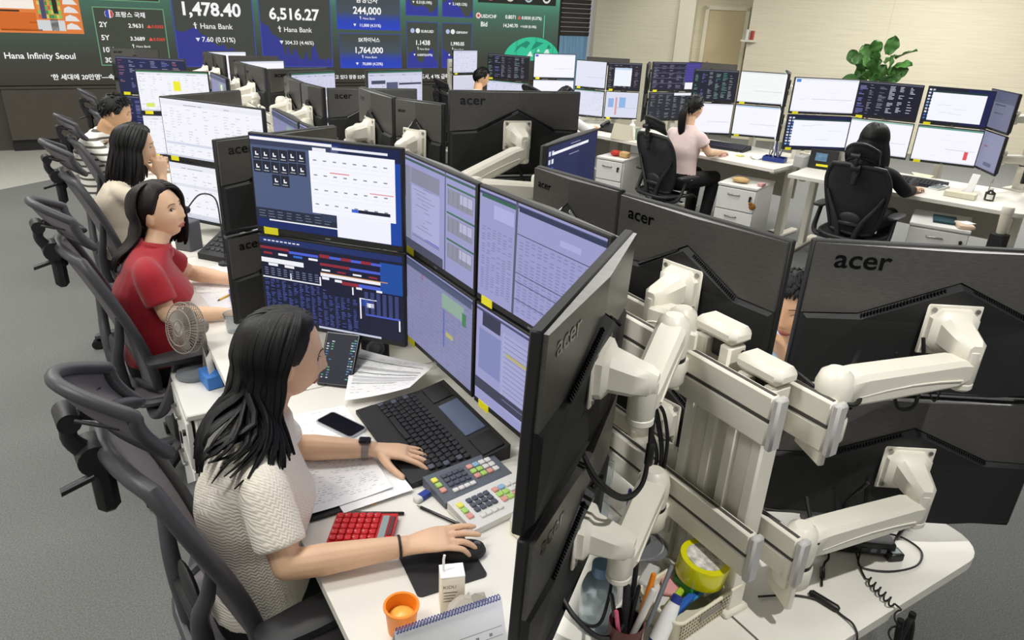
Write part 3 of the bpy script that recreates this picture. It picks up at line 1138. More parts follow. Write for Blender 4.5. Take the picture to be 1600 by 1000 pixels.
def scr_overview():
    """large upper screen left: slate window with small chart tiles, a white table window and a blue desktop"""
    out = [(0, 0, 1, 1, srgb('#0d2360')), (0.88, 0, 1, 1, srgb('#1442a0')), (0.62, 0.86, 1, 1, srgb('#0b1a44')),
           (0.0, 0.1, 0.60, 0.97, srgb('#4c5a7c')), (0, 0.955, 0.56, 0.985, srgb('#f1f1f6')), (0.56, 0.93, 0.92, 0.955, srgb('#e9eaf4')),
           (0, 0.90, 0.55, 0.953, srgb('#333c57'))]
    dk = srgb('#1b2030')
    r = random.Random(2)
    for i, j in ((0, 0), (1, 0), (2, 0), (3, 0), (4, 0), (5, 0), (0, 1), (1, 1), (2, 1), (3, 1), (4, 1), (5, 1), (2, 2), (3, 2)):
        x, y = 0.012 + i * 0.062, 0.745 - j * 0.135 + (0.01 if i > 3 else 0.0)
        out.append((x, y, x + 0.058, y + 0.125, dk))
        out.append((x + 0.018, y + 0.045, x + 0.026, y + 0.085, (0.9, 0.9, 0.92)))
        out.append((x + 0.026, y + 0.045, x + 0.04, y + 0.06, (0.85, 0.85, 0.88)))
        out.append((x + 0.008, y + 0.018, x + 0.045, y + 0.026, (0.45, 0.47, 0.52)))
    out.append((0.0, 0.1, 0.57, 0.22, srgb('#20273c')))
    for j in range(3):
        for k in range(8):
            out.append((0.02 + k * 0.066, 0.125 + j * 0.03, 0.05 + k * 0.066 + r.random() * 0.02, 0.133 + j * 0.03, srgb('#6d7690')))
    out += [(0.09, 0.085, 0.6, 0.1, (0.86, 0.86, 0.9)), (0.57, 0.005, 0.93, 0.26, srgb('#f0f1fb')), (0.405, 0.24, 0.965, 0.90, srgb('#f5f5fd')), (0.43, 0.9, 0.52, 0.935, srgb('#eeeef6')),
            (0.46, 0.16, 0.57, 0.24, srgb('#2c3750'))]
    for j in range(4):
        for k in range(8):
            x = 0.43 + k * 0.066
            out.append((x, 0.80 - j * 0.155, x + 0.024, 0.813 - j * 0.155, (0.24, 0.25, 0.3)))
            out.append((x - 0.01, 0.765 - j * 0.155, x + 0.036, 0.769 - j * 0.155, (0.72, 0.74, 0.8)))
        out.append((0.41, 0.72 - j * 0.155, 0.96, 0.724 - j * 0.155, (0.8, 0.8, 0.86)))
    out += [(0.54, 0.685, 0.67, 0.697, srgb('#e08a94')), (0.80, 0.52, 0.955, 0.53, srgb('#e08a94')),
            (0.675, 0.30, 0.93, 0.335, srgb('#141c30')), (0.675, 0.30, 0.72, 0.335, srgb('#3b62d0'))]
    return out


def scr_terminal():
    """dark navy trading terminal with red, blue and white bars and columns of figures"""
    r = random.Random(5)
    nv = srgb('#0e1330')
    RED, BLU, WH = srgb('#8e2434'), srgb('#4a5ed0'), (0.86, 0.86, 0.92)
    out = [(0, 0, 1, 1, nv), (0, 0.93, 1, 1, srgb('#1b2c66')), (0.85, 0.55, 1, 0.9, srgb('#164a9c'))]
    for k in range(9):
        out.append((0.03 + k * 0.03, 0.955, 0.05 + k * 0.03, 0.97, (0.7, 0.72, 0.8)))
    out += [(0, 0.86, 0.21, 0.89, RED), (0.21, 0.84, 0.42, 0.87, BLU), (0.43, 0.85, 0.86, 0.88, BLU), (0.43, 0.85, 0.5, 0.89, RED), (0.58, 0.85, 0.65, 0.885, RED), (0.72, 0.85, 0.79, 0.885, RED),
            (0.43, 0.76, 0.64, 0.79, RED), (0.64, 0.755, 0.85, 0.785, BLU)]
    for k, c in enumerate((RED, WH, srgb('#2d6ad0'), WH)):
        out.append((0.02 + k * 0.11, 0.80, 0.085 + k * 0.11, 0.825, c))
        out.append((0.44 + k * 0.11, 0.70, 0.5 + k * 0.11, 0.72, (WH, RED)[k % 2]))
    out += [(0, 0.70, 0.31, 0.755, WH), (0.05, 0.665, 0.12, 0.695, WH), (0.17, 0.665, 0.24, 0.695, WH), (0.43, 0.635, 0.85, 0.67, WH), (0.43, 0.67, 0.9, 0.68, srgb('#d09a52')),
            (0.44, 0.60, 0.49, 0.63, WH), (0.53, 0.59, 0.58, 0.62, WH), (0.58, 0.57, 0.7, 0.61, RED), (0.7, 0.57, 0.85, 0.61, BLU), (0.68, 0.545, 0.72, 0.57, WH), (0.82, 0.545, 0.86, 0.57, WH)]
    out += [(0, 0.515, 0.43, 0.53, WH), (0.42, 0.515, 0.43, 0.62, WH), (0.205, 0.515, 0.215, 0.6, WH), (0.65, 0.47, 0.66, 0.56, WH), (0.70, 0.44, 0.82, 0.45, WH), (0.70, 0.2, 0.71, 0.44, WH),
            (0.71, 0.36, 0.78, 0.44, srgb('#1a3f94')), (0.75, 0.35, 0.80, 0.40, WH), (0.74, 0.25, 0.98, 0.27, BLU), (0.97, 0.12, 0.98, 0.25, WH)]
    for k in range(9):
        for j in range(4):
            out.append((0.02 + k * 0.046, 0.63 - j * 0.025, 0.045 + k * 0.046, 0.638 - j * 0.025, srgb('#8088a8')))
    for k in range(16):
        for j in range(24):
            if r.random() < 0.8 and not (k > 10 and j < 4):
                x = 0.012 + k * 0.043
                out.append((x, 0.49 - j * 0.0195, x + r.uniform(0.015, 0.033), 0.498 - j * 0.0195, mixc(srgb('#5563b4'), nv, r.random() * 0.5)))
    for k in range(6):
        for j in range(18):
            out.append((0.74 + k * 0.042, 0.53 - j * 0.0155, 0.766 + k * 0.042, 0.537 - j * 0.0155, srgb('#4f5c9c')))
    out.append((0.4, 0.0, 0.85, 0.025, srgb('#c3c8dd')))
    return out


LAV = '#9898c6'


def scr_lav(seed, kind=0):
    """document windows on a screen seen at a slant: greyed lavender white"""
    r = random.Random(seed)
    base = srgb(LAV)
    out = [(0, 0, 1, 1, base), (0, 0.955, 1, 0.98, srgb('#3c5a54') if kind == 0 else srgb('#3f4668'))]
    dk = srgb('#6e6f82')
    if kind == 0:      # spreadsheet beside stacked tables
        out += [(0.62, 0, 0.635, 1, srgb('#5b5d78')), (0, 0.1, 0.12, 0.9, srgb('#85879c')), (0.13, 0.74, 0.55, 0.9, srgb('#85869a')),
                (0.14, 0.2, 0.55, 0.72, srgb('#a9a9d2'))]
        for j in range(3):
            y = 0.70 - j * 0.27
            out += [(0.66, y, 0.98, y + 0.16, srgb('#8a8b9c')), (0.65, y + 0.18, 1, y + 0.2, srgb('#3d6b52')), (0.82, y + 0.06, 0.97, y + 0.15, srgb('#b4b4d2'))]
            for k in range(5):
                out.append((0.67 + k * 0.06, y + 0.01, 0.675 + k * 0.06, y + 0.15, dk))
        out += [(0.14, 0.17, 0.55, 0.18, dk), (0.35, 0.19, 0.55, 0.2, srgb('#4a50b8')), (0.0, 0.0, 0.6, 0.1, srgb('#494b5e'))]
        for j in range(12):
            out.append((0.16 + 0.3 * r.random(), 0.28 + 0.04 * j, 0.2 + 0.3 * r.random(), 0.285 + 0.04 * j, dk))
    elif kind == 1:    # two dense tables
        out += [(0.33, 0, 0.35, 1, srgb('#55576e')), (0.02, 0.93, 0.33, 0.96, srgb('#2f5f4a')), (0.36, 0.93, 1, 0.97, srgb('#2a3350'))]
        for j in range(26):
            for k in range(6):
                if r.random() < 0.8:
                    out.append((0.03 + k * 0.05, 0.66 - j * 0.023, 0.06 + k * 0.05, 0.668 - j * 0.023, srgb('#7c7da6')))
        for j in range(24):
            for k in range(12):
                if r.random() < 0.85:
                    out.append((0.38 + k * 0.05, 0.70 - j * 0.028, 0.41 + k * 0.05, 0.71 - j * 0.028, srgb('#8081ac')))
        for y in (0.74, 0.40, 0.32, 0.16):
            out.append((0.36, y, 0.99, y + 0.008, srgb('#4d4f74')))
        out += [(0.7, 0.8, 0.85, 0.85, srgb('#a8a8d6')), (0.15, 0.78, 0.33, 0.9, srgb('#adadda'))]
    elif kind == 2:    # order list with thin coloured lines
        out[0] = (0, 0, 1, 1, srgb('#8587ae'))
        for j in range(20):
            out.append((0, 0.88 - j * 0.045, 1, 0.884 - j * 0.045, srgb('#6b6d92')))
            for k in range(12):
                if r.random() < 0.75:
                    out.append((0.02 + k * 0.08, 0.895 - j * 0.045, 0.02 + k * 0.08 + r.uniform(0.02, 0.06), 0.903 - j * 0.045, mixc(srgb('#6f7096'), srgb(r.choice(('#b07a86', '#7a9a86', '#6f7096'))), 0.5)))
        out += [(0.3, 0.83, 0.31, 0.95, srgb('#a8424e')), (0, 0.9, 1, 0.97, srgb('#4c5470')), (0.6, 0.7, 0.9, 0.86, srgb('#8ba696')), (0.88, 0.66, 0.93, 0.8, srgb('#3f7a52')),
                (0.62, 0.25, 0.64, 0.68, srgb('#5a66b0')), (0.66, 0.4, 0.76, 0.45, srgb('#b4ae6a'))]
    else:              # mail client
        out += [(0.06, 0.82, 0.24, 0.96, srgb('#2c2f48')), (0.03, 0.35, 0.25, 0.78, srgb('#7c83b4')), (0.26, 0.1, 0.98, 0.88, srgb('#a2a3cc')), (0.3, 0.66, 0.6, 0.70, srgb('#b4ac6a')),
                (0, 0.12, 0.9, 0.24, srgb('#3d3e52'))]
        for j in range(14):
            out.append((0.28, 0.84 - j * 0.05, 0.28 + r.uniform(0.2, 0.6), 0.848 - j * 0.05, srgb('#7a7ba4')))
    return out


SCREEN_SLANT = {}


# ------------------------------------------------------------------ monitors
def monitor(label, PL, PR, ztop, H, design, z2=None, sticker='bl', tilt=0.0, logo=True, group='flat monitors on arms', big=True):
    """PL/PR: top corners (x,y) at the sitter's left and right; the screen looks towards the sitter (local -y)"""
    PL, PR = Vector((*PL, 0)), Vector((*PR, 0))
    W = (PR - PL).length
    c = (PL + PR) / 2
    ang = math.atan2(PR.y - PL.y, PR.x - PL.x)
    t = thing('monitor', label, 'monitor', (c.x, c.y, ztop - H), ang, group)
    t.rotation_euler = (tilt, 0, ang)
    bz, bb = 0.007, 0.02
    b = MB()
    b.box((0, 0.008, H / 2), (W, 0.02, H), bev=0.003)
    b.build('housing', 'black_matte', t)
    # rear: brushed upper panel folded along the middle
    hw = W / 2 - 0.004
    zt = H - 0.004
    chev = [(-hw, H * 0.54), (-hw * 0.62, H * 0.56), (0, H * 0.80), (hw * 0.62, H * 0.56), (hw, H * 0.54)]

    def dep(x):
        return 0.026 + 0.016 * (1 - abs(x) / hw)
    b = MB()
    fr = [(x, dep(x), zt) for x in (-hw, -hw * 0.62, 0, hw * 0.62, hw)] + [(x, dep(x), z) for x, z in chev]
    bk = [(x, 0.012, z) for x, _, z in fr]
    fs = [(i, i + 1, 5 + i + 1, 5 + i) for i in range(4)]
    fs2 = [tuple(10 + k for k in f) for f in fs]
    rim = [0, 1, 2, 3, 4, 9, 8, 7, 6, 5]
    side = [(rim[i], rim[(i + 1) % 10], 10 + rim[(i + 1) % 10], 10 + rim[i]) for i in range(10)]
    b.add(fr + bk, fs + fs2 + side)
    b.build('back_panel', 'brushed', t, smooth=False)
    # rear: lower body, standing out below the chevron, with a vented upper slope
    low = [(hw, 0.012), (hw * 0.5, 0.004), (-hw * 0.5, 0.004), (-hw, 0.012)]
    outl = chev + low
    cx, cz = 0, H * 0.35
    o1 = [(x, dep(x) * 0.8, z) for x, z in outl]
    o2 = []
    for x, z in outl:
        o2.append((x * 0.965, dep(x) + 0.014 * (1 - 0.75 * abs(x) / hw) + 0.002, z - 0.012 if z > H * 0.3 else z + 0.012))
    o0 = [(x, 0.012, z) for x, z in outl]
    b = MB()
    b.loft([o0, o1, o2])
    b.build('rear_body', 'black_matte', t, smooth=False)
    for s in (-1, 1):
        b = MB()
        for k in range(26 if big else 8):
            f0 = 0.10 + k * (0.02 if big else 0.06)
            x = s * hw * f0
            z = H * 0.80 - H * 0.24 * f0 / 0.62 - 0.006
            b.box((x, dep(x) + 0.006, z), (0.0025, 0.006, 0.008), rot=(0.6, 0, 0))
            if k:
                b.box((x - s * hw * 0.01, dep(x) + 0.004, z + H * 0.004), (hw * 0.02 if big else hw * 0.06, 0.003, 0.002))
        b.build('vent', 'black_gloss', t, smooth=False)
    if logo:
        b = MB()
        put_text(b, 'acer', (hw * 0.86, 0.0, H * 0.845), (-1, 0, 0), (0, 0, 1), size=W * 0.092, width=W * 0.185, bold=0.012)
        b.v = [Vector((v.x, dep(v.x) + 0.0012, v.z)) for v in b.v]
        b.build('logo', 'logo', t, smooth=False)
    # display
    b = MB()
    sx0, sz0, sw, sh = -W / 2 + bz, bb, W - 2 * bz, H - bb - bz
    for k, (u0, v0, u1, v1, col) in enumerate(design):
        y = -0.0026 - 0.000012 * k
        b.quad([(sx0 + u0 * sw, y, sz0 + v0 * sh), (sx0 + u1 * sw, y, sz0 + v0 * sh), (sx0 + u1 * sw, y, sz0 + v1 * sh), (sx0 + u0 * sw, y, sz0 + v1 * sh)], tuple(col))
    b.build('display', 'screen', t, smooth=False, recalc=False)
    b = MB()
    put_text(b, 'acer', (0, -0.0028, 0.006), (1, 0, 0), (0, 0, 1), size=0.012, align='c', bold=0.02)
    b.build('front_logo', 'steel', t, smooth=False)
    if sticker:
        b = MB()
        sw2 = min(0.055, W * 0.11)
        x = -W / 2 + 0.03 + sw2 / 2 if sticker == 'bl' else -W / 2 + 0.10
        b.box((x, -0.0034, 0.008), (sw2, 0.0014, 0.024))
        b.build('sticker', 'yellow', t, smooth=False)
    return t


NM = {}


def pair(key, lab_up, lab_lo, PL, PR, ztop, H, d_up, d_lo, gap=0.008, **kw):
    """two monitors, one above the other"""
    NM[key + 'u'] = monitor(lab_up, PL, PR, ztop, H, d_up, **kw)
    NM[key + 'l'] = monitor(lab_lo, PL, PR, ztop - H - gap, H, d_lo, **kw)
    PLv, PRv = Vector((*PL, 0)), Vector((*PR, 0))
    x = (PRv - PLv).normalized()
    n = Vector((-x.y, x.x, 0))          # out of the back
    c = (PLv + PRv) / 2
    NM[key] = (c, n, ztop, H, gap)


# the cream sweater woman's cluster
pair('A', 'upper monitor with blue desktop and white table window, facing the camera', 'lower monitor with dark navy trading figures beside the black haired woman',
     (0.505, 2.455), (0.868, 2.04), 1.545, 0.333, scr_overview(), scr_terminal())
pair('B', 'upper lavender monitor with stacked grey tables, second from left of its cluster', 'lower lavender monitor with order lines directly behind the black keyboard',
     (0.914, 2.15), (0.922, 1.662), 1.515, 0.326, scr_lav(1, 0), scr_lav(2, 2))
pair('C', 'upper lavender monitor with two dense tables, partly covered by a monitor back', 'lower lavender monitor with mail window beside the black monitor edge',
     (0.925, 1.655), (0.953, 1.128), 1.515, 0.328, scr_lav(3, 1), scr_lav(4, 3))
pair('D', 'upper monitor seen edge on from behind, nearest the camera', 'lower monitor seen edge on from behind, nearest the camera',
     (0.944, 1.092), (0.495, 0.752), 1.545, 0.36, scr_sheet(5), scr_sheet(6), tilt=-0.03)
# the hidden person's cluster on the far side
pair('E', 'monitor back with chrome lettering behind the lavender screens, upper', 'monitor back behind the lavender screens, lower',
     (1.225, 1.411), (1.181, 1.75), 1.53, 0.35, scr_sheet(7), scr_sheet(8))
pair('F', 'wide monitor back left of the gap showing a face, upper', 'lower monitor back left of the gap, below the white post',
     (1.277, 0.913), (1.209, 1.387), 1.53, 0.35, scr_sheet(9), scr_dark(10))
pair('G', 'large monitor back with clear lettering at right edge, upper', 'large monitor back at right edge above the loose cables, lower',
     (1.857, 0.567), (1.326, 0.914), 1.53, 0.352, scr_sheet(11), scr_sheet(12))
pair('H', 'dark blue lit monitor rising beyond the monitor backs in the middle, upper', 'dark blue lit monitor beyond the monitor backs in the middle, lower',
     (1.38, 2.013), (1.80, 2.28), 1.53, 0.345, scr_desktop(13, win=(0.08, 0.9, 0.8, 0.93), green=False, bgc='#1c2450'), scr_dark(14))
# red polo woman's cluster
pair('I', 'black monitor back standing right behind the blue desktop monitor, upper', 'black monitor back standing right behind the navy trading monitor, lower',
     (0.899, 2.80), (0.415, 2.598), 1.501, 0.335, scr_sheet(15), scr_sheet(16))
pair('J', 'upper white spreadsheet monitor in front of the red polo woman', 'lower white spreadsheet monitor with a headset microphone before it',
     (0.438, 4.155), (0.818, 3.594), 1.46, 0.315, scr_sheet(17, head='#e8e8f2', rows=18), scr_sheet(18, head='#e8e8f2', rows=14))
pair('K', 'slanted lavender monitor left of the white arms, first behind the dark back, upper', 'slanted lavender monitor left of the white arms, first behind the dark back, lower',
     (0.905, 3.77), (0.90, 3.30), 1.44, 0.315, scr_lav(19, 2), scr_lav(20, 1))
pair('K2', 'slanted lavender monitor left of the white arms, nearer one, upper', 'slanted lavender monitor left of the white arms, nearer one, lower',
     (0.905, 3.29), (0.915, 2.86), 1.44, 0.315, scr_lav(21, 1), scr_lav(22, 3))
# third station
pair('L', 'black monitor back behind the red polo woman\'s white screens, upper', 'black monitor back behind the red polo woman\'s white screens, lower',
     (0.91, 4.563), (0.456, 4.322), 1.44, 0.31, scr_sheet(23), scr_sheet(24))
pair('M', 'upper white monitor with yellow cells by the hand to chin woman', 'lower white monitor in front of the hand to chin woman',
     (0.49, 5.875), (0.94, 5.676), 1.44, 0.30, scr_sheet(25, rows=16) + [(0.5, 0.52, 0.6, 0.76, srgb('#f1ea2a')), (0.08, 0.1, 0.2, 0.2, srgb('#d8e86a'))], scr_sheet(26, head='#d8d8e6', rows=14))
pair('N', 'slanted blue grey monitor behind the yellow cell screen, upper', 'slanted blue grey monitor behind the yellow cell screen, lower',
     (0.95, 5.66), (0.965, 5.2), 1.44, 0.30, scr_lav(27, 2), scr_lav(28, 1))
# fourth station
pair('O', 'upper monitor with dark blue figures in front of the striped man', 'lower monitor with dark blue figures in front of the striped man',
     (0.45, 6.95), (0.93, 6.62), 1.452, 0.30, scr_dark(29, bgc='#1a2048', accents=('#4a5ab4', '#7a82b8', '#9a4a52')), scr_dark(30, bgc='#1a2048', accents=('#4a5ab4', '#8a4a44')))
pair('O2', 'black monitor back at the far end before the video wall, upper', 'black monitor back at the far end before the video wall, lower',
     (0.93, 8.25), (0.51, 8.35), 1.425, 0.30, scr_sheet(31), scr_sheet(32))

# far side of the double row, beyond the hidden person
pair('P', 'broad black monitor back with a white square plate in the middle of the picture', 'lower black monitor back under the broad one in the middle',
     (1.839, 2.474), (1.305, 2.61), 1.648, 0.335, scr_sheet(33), scr_sheet(34))
pair('Q', 'narrow slanted monitor back just left of the broad black one, upper', 'narrow slanted monitor back just left of the broad black one, lower',
     (1.30, 2.615), (1.19, 2.83), 1.595, 0.33, scr_sheet(35), scr_sheet(36))
pair('R', 'narrow slanted monitor back, second left of the broad black one, upper', 'narrow slanted monitor back, second left of the broad black one, lower',
     (1.188, 2.835), (1.19, 3.235), 1.595, 0.33, scr_sheet(37), scr_sheet(38))
pair('S', 'lit white monitor with a grey column standing before the video wall ticker, upper', 'lit white monitor before the video wall ticker, lower',
     (1.595, 4.27), (2.0, 4.36), 1.572, 0.32, scr_sheet(39, tint=(0.72, 0.73, 0.86)) + [(0.32, 0.1, 0.53, 0.78, srgb('#555b78')), (0.05, 0.75, 0.3, 0.82, srgb('#454a60')), (0.55, 0.72, 0.98, 0.76, srgb('#454a60'))], scr_sheet(40))
pair('T', 'black monitor back with lettering left of the slanted pair, upper', 'black monitor back with lettering left of the slanted pair, lower',
     (1.66, 3.70), (1.194, 3.79), 1.53, 0.32, scr_sheet(41), scr_sheet(42))
pair('U', 'slanted monitor back of the next pair, nearer one, upper', 'slanted monitor back of the next pair, nearer one, lower',
     (1.192, 3.80), (1.16, 4.05), 1.53, 0.32, scr_sheet(43), scr_sheet(44))
pair('U2', 'slanted monitor back of the next pair, further one, upper', 'slanted monitor back of the next pair, further one, lower',
     (1.16, 4.06), (1.171, 4.43), 1.53, 0.32, scr_sheet(45), scr_sheet(46))
pair('V', 'lit lavender monitor above the slanted pair under the video wall chart, upper', 'lit lavender monitor above the slanted pair, lower',
     (1.235, 4.62), (1.56, 4.75), 1.53, 0.31, scr_sheet(47, tint=(0.7, 0.71, 0.85)), scr_sheet(48))
pair('W', 'black monitor back with lettering further along the white arms, upper', 'black monitor back with lettering further along the white arms, lower',
     (1.57, 4.97), (1.155, 4.86), 1.53, 0.31, scr_sheet(49), scr_sheet(50))
pair('X', 'small slanted monitor back in the far group, nearer, upper', 'small slanted monitor back in the far group, nearer, lower',
     (1.165, 4.90), (1.12, 5.2), 1.53, 0.31, scr_sheet(51), scr_sheet(52))
pair('X2', 'small slanted monitor back in the far group, further, upper', 'small slanted monitor back in the far group, further, lower',
     (1.12, 5.21), (1.10, 5.45), 1.53, 0.31, scr_sheet(53), scr_sheet(54))
pair('Y', 'lit white monitor of the far group above white arms, upper', 'lit white monitor of the far group above white arms, lower',
     (1.11, 5.48), (1.45, 5.56), 1.53, 0.30, scr_blank(55), scr_blank(56))
pair('Z', 'black monitor back at the far end of the arms, upper', 'black monitor back at the far end of the arms, lower',
     (1.50, 5.93), (1.14, 5.95), 1.53, 0.30, scr_sheet(57), scr_sheet(58))
pair('Z2', 'last slanted monitor back before the video wall, nearer, upper', 'last slanted monitor back before the video wall, nearer, lower',
     (1.127, 5.96), (1.085, 6.12), 1.53, 0.30, scr_sheet(59), scr_sheet(60))
pair('Z3', 'last slanted monitor back before the video wall, further, upper', 'last slanted monitor back before the video wall, further, lower',
     (1.083, 6.125), (1.05, 6.35), 1.53, 0.30, scr_sheet(61), scr_sheet(62))
pair('Z4', 'last lit white monitor before the video wall, upper', 'last lit white monitor before the video wall, lower',
     (1.07, 6.4), (1.38, 6.45), 1.53, 0.30, scr_blank(63), scr_blank(64))

# slanted row on the right
G2 = 'monitors of the slanted row'
pair('a', 'white monitor with a small blue icon, upper left of the black clothed person', 'white window on navy desktop monitor, lower left of the black clothed person',
     (5.562, 4.335), (6.075, 4.05), 1.509, 0.31, scr_blank(70, icon='#4a88d0'), scr_desktop(71, win=(0.1, 0.06, 1.0, 0.86)), group=G2)
pair('b', 'dark desktop monitor above the black clothed person\'s head', 'white monitor with a red block right of the black clothed person\'s head',
     (6.04, 4.03), (6.27, 3.575), 1.509, 0.31, scr_dark(72, bgc='#0e1024', accents=('#5a5fd0', '#6a6e88', '#dfe2ee')), scr_blank(73, bar=(0.53, 0.15, 0.58, 0.83), head='#9fc0b4'), group=G2)
pair('c', 'monitor with a white window on dark green, upper right of the slanted row', 'white monitor with a short red bar, lower right of the slanted row',
     (6.285, 3.55), (6.53, 3.12), 1.509, 0.31, scr_desktop(74, win=(0.08, 0.06, 0.9, 0.86), bgc='#141a2c'), scr_blank(75, bar=(0.8, 0.13, 0.86, 0.37), head='#5f9484'), group=G2)
pair('d', 'slanted grey violet monitor at the right end of the cluster, upper', 'slanted grey violet monitor at the right end of the cluster, lower',
     (6.64, 3.22), (6.33, 2.86), 1.52, 0.315, [(0, 0, 1, 1, srgb('#6d7089')), (0, 0.7, 1, 1, srgb('#565a74')), (0.3, 0.62, 0.7, 0.66, srgb('#4a4d63')), (0.35, 0.4, 0.7, 0.44, srgb('#55586e'))],
     [(0, 0, 1, 1, srgb('#8789a6')), (0.35, 0.6, 0.5, 0.64, srgb('#8a5a6a')), (0.5, 0.1, 0.8, 0.2, srgb('#5c5f78'))], group=G2)
pair('e', 'dark screen with purple side panel behind the ponytail woman, upper', 'dark screen with a red patch behind the ponytail woman, lower',
     (5.665, 6.30), (6.32, 6.22), 1.48, 0.315, scr_dark(76, bgc='#1d1b34', accents=('#4a4a60', '#6a6a80'), purple=True),
     scr_dark(77, bgc='#23262f', accents=('#59606c', '#6f7682')) + [(0.7, 0.12, 0.85, 0.4, srgb('#a84a42')), (0.5, 0.9, 1, 1, srgb('#e9ebf2'))], group=G2)
pair('f', 'dark teal figure screen above the ponytail woman\'s hand', 'white monitor right in front of the ponytail woman',
     (5.483, 5.479), (5.878, 5.257), 1.48, 0.315, scr_dark(78, bgc='#1a1f2c', accents=('#2f7f70', '#8a8f9c', '#3a3fa8')), scr_blank(79), group=G2)
pair('g', 'white document monitor upper right of the ponytail woman', 'white monitor lower right of the ponytail woman, above the blue pen tray',
     (5.89, 5.248), (6.205, 4.90), 1.48, 0.315, scr_blank(80, bgc='#f3f6f4', head='#e6eae8'), scr_blank(81, head='#bcd4ee'), group=G2)
pair('h', 'thin black monitor edge right of the ponytail woman\'s screens, upper', 'thin black monitor edge right of the ponytail woman\'s screens, lower',
     (6.35, 5.08), (5.92, 4.70), 1.5, 0.32, scr_sheet(82), scr_sheet(83), group=G2)
pair('i', 'white monitor left of the far middle group, upper', 'white monitor left of the far middle group, lower',
     (5.278, 8.117), (5.828, 7.973), 1.438, 0.31, scr_blank(84, icon='#5a62d0'), scr_blank(85), group=G2)
pair('j', 'pale monitor of the far middle group, upper', 'pale monitor of the far middle group above the telephone, lower',
     (5.21, 7.108), (5.42, 6.80), 1.438, 0.31, scr_blank(86, bgc='#e3e4f4'), scr_sheet(87, bgc='#dfe0f2', rows=10), group=G2)
pair('k', 'dark monitor with a white pop up window, upper', 'pale monitor with blue and pink blocks under the dark one',
     (5.43, 6.79), (5.771, 6.60), 1.438, 0.31, scr_dark(88, bgc='#1a1626', accents=('#4a3a40', '#5a4a50'), popup=(0.2, 0.12, 0.72, 0.82)),
     scr_blank(89, bgc='#d9dcf0') + [(0.08, 0.4, 0.25, 0.75, srgb('#8fb0e0')), (0.3, 0.1, 0.36, 0.8, srgb('#d8a0a0')), (0.42, 0.4, 0.62, 0.8, srgb('#8fb4e4'))], group=G2)
pair('l', 'black monitor edge right of the dark pop up screen, upper', 'black monitor edge right of the dark pop up screen, lower',
     (5.97, 6.72), (5.66, 6.40), 1.45, 0.31, scr_sheet(90), scr_sheet(91), group=G2)
pair('m', 'dark wide monitor right of the far man\'s head, upper', 'pale monitor right of the far man\'s head, lower',
     (4.831, 8.534), (5.163, 8.04), 1.404, 0.31, scr_dark(92, bgc='#10121f', accents=('#3f46a8', '#3f6f6a', '#4a4a58')), scr_sheet(93, tint=(0.75, 0.76, 0.88), rows=8), group=G2)
pair('n', 'pale monitor left of the far man\'s head, upper', 'pale monitor behind the far man\'s head, lower',
     (4.608, 9.076), (5.02, 9.15), 1.404, 0.31, scr_sheet(94, tint=(0.78, 0.79, 0.9), rows=10), scr_blank(95, bgc='#d3d3e4'), group=G2)
pair('o', 'monitor back rising behind the pale monitors of the far middle group', 'lower monitor back behind the pale monitors of the far middle group',
     (6.55, 7.75), (6.1, 8.1), 1.404, 0.3, scr_sheet(96), scr_sheet(97), group=G2, logo=False)
pair('p', 'black monitor back rising behind the purple sided screen', 'lower black monitor back behind the purple sided screen',
     (7.05, 6.35), (6.75, 6.85), 1.446, 0.3, scr_sheet(98), scr_sheet(99), group=G2, logo=False)
pair('q', 'white and purple screen cut by the right picture border, upper', 'navy desktop screen with icons cut by the right picture border, lower',
     (6.36, 2.66), (6.85, 2.42), 1.49, 0.31, scr_blank(100) + [(0, 0.1, 0.3, 0.5, srgb('#9a6ab8'))], scr_desktop(101, win=(0.12, 0.1, 0.97, 0.9)), group=G2)

# ------------------------------------------------------------------ monitor arms
def rsec(c, u, w, a, b, k=0.35):
    """chamfered rectangular section centred on c: half-sizes a along u, b along w"""
    ca, cb = a * (1 - k), b * (1 - k)
    return [c + u * x + w * y for x, y in ((a, -cb), (a, cb), (ca, b), (-ca, b), (-a, cb), (-a, -cb), (-ca, -b), (ca, -b))]


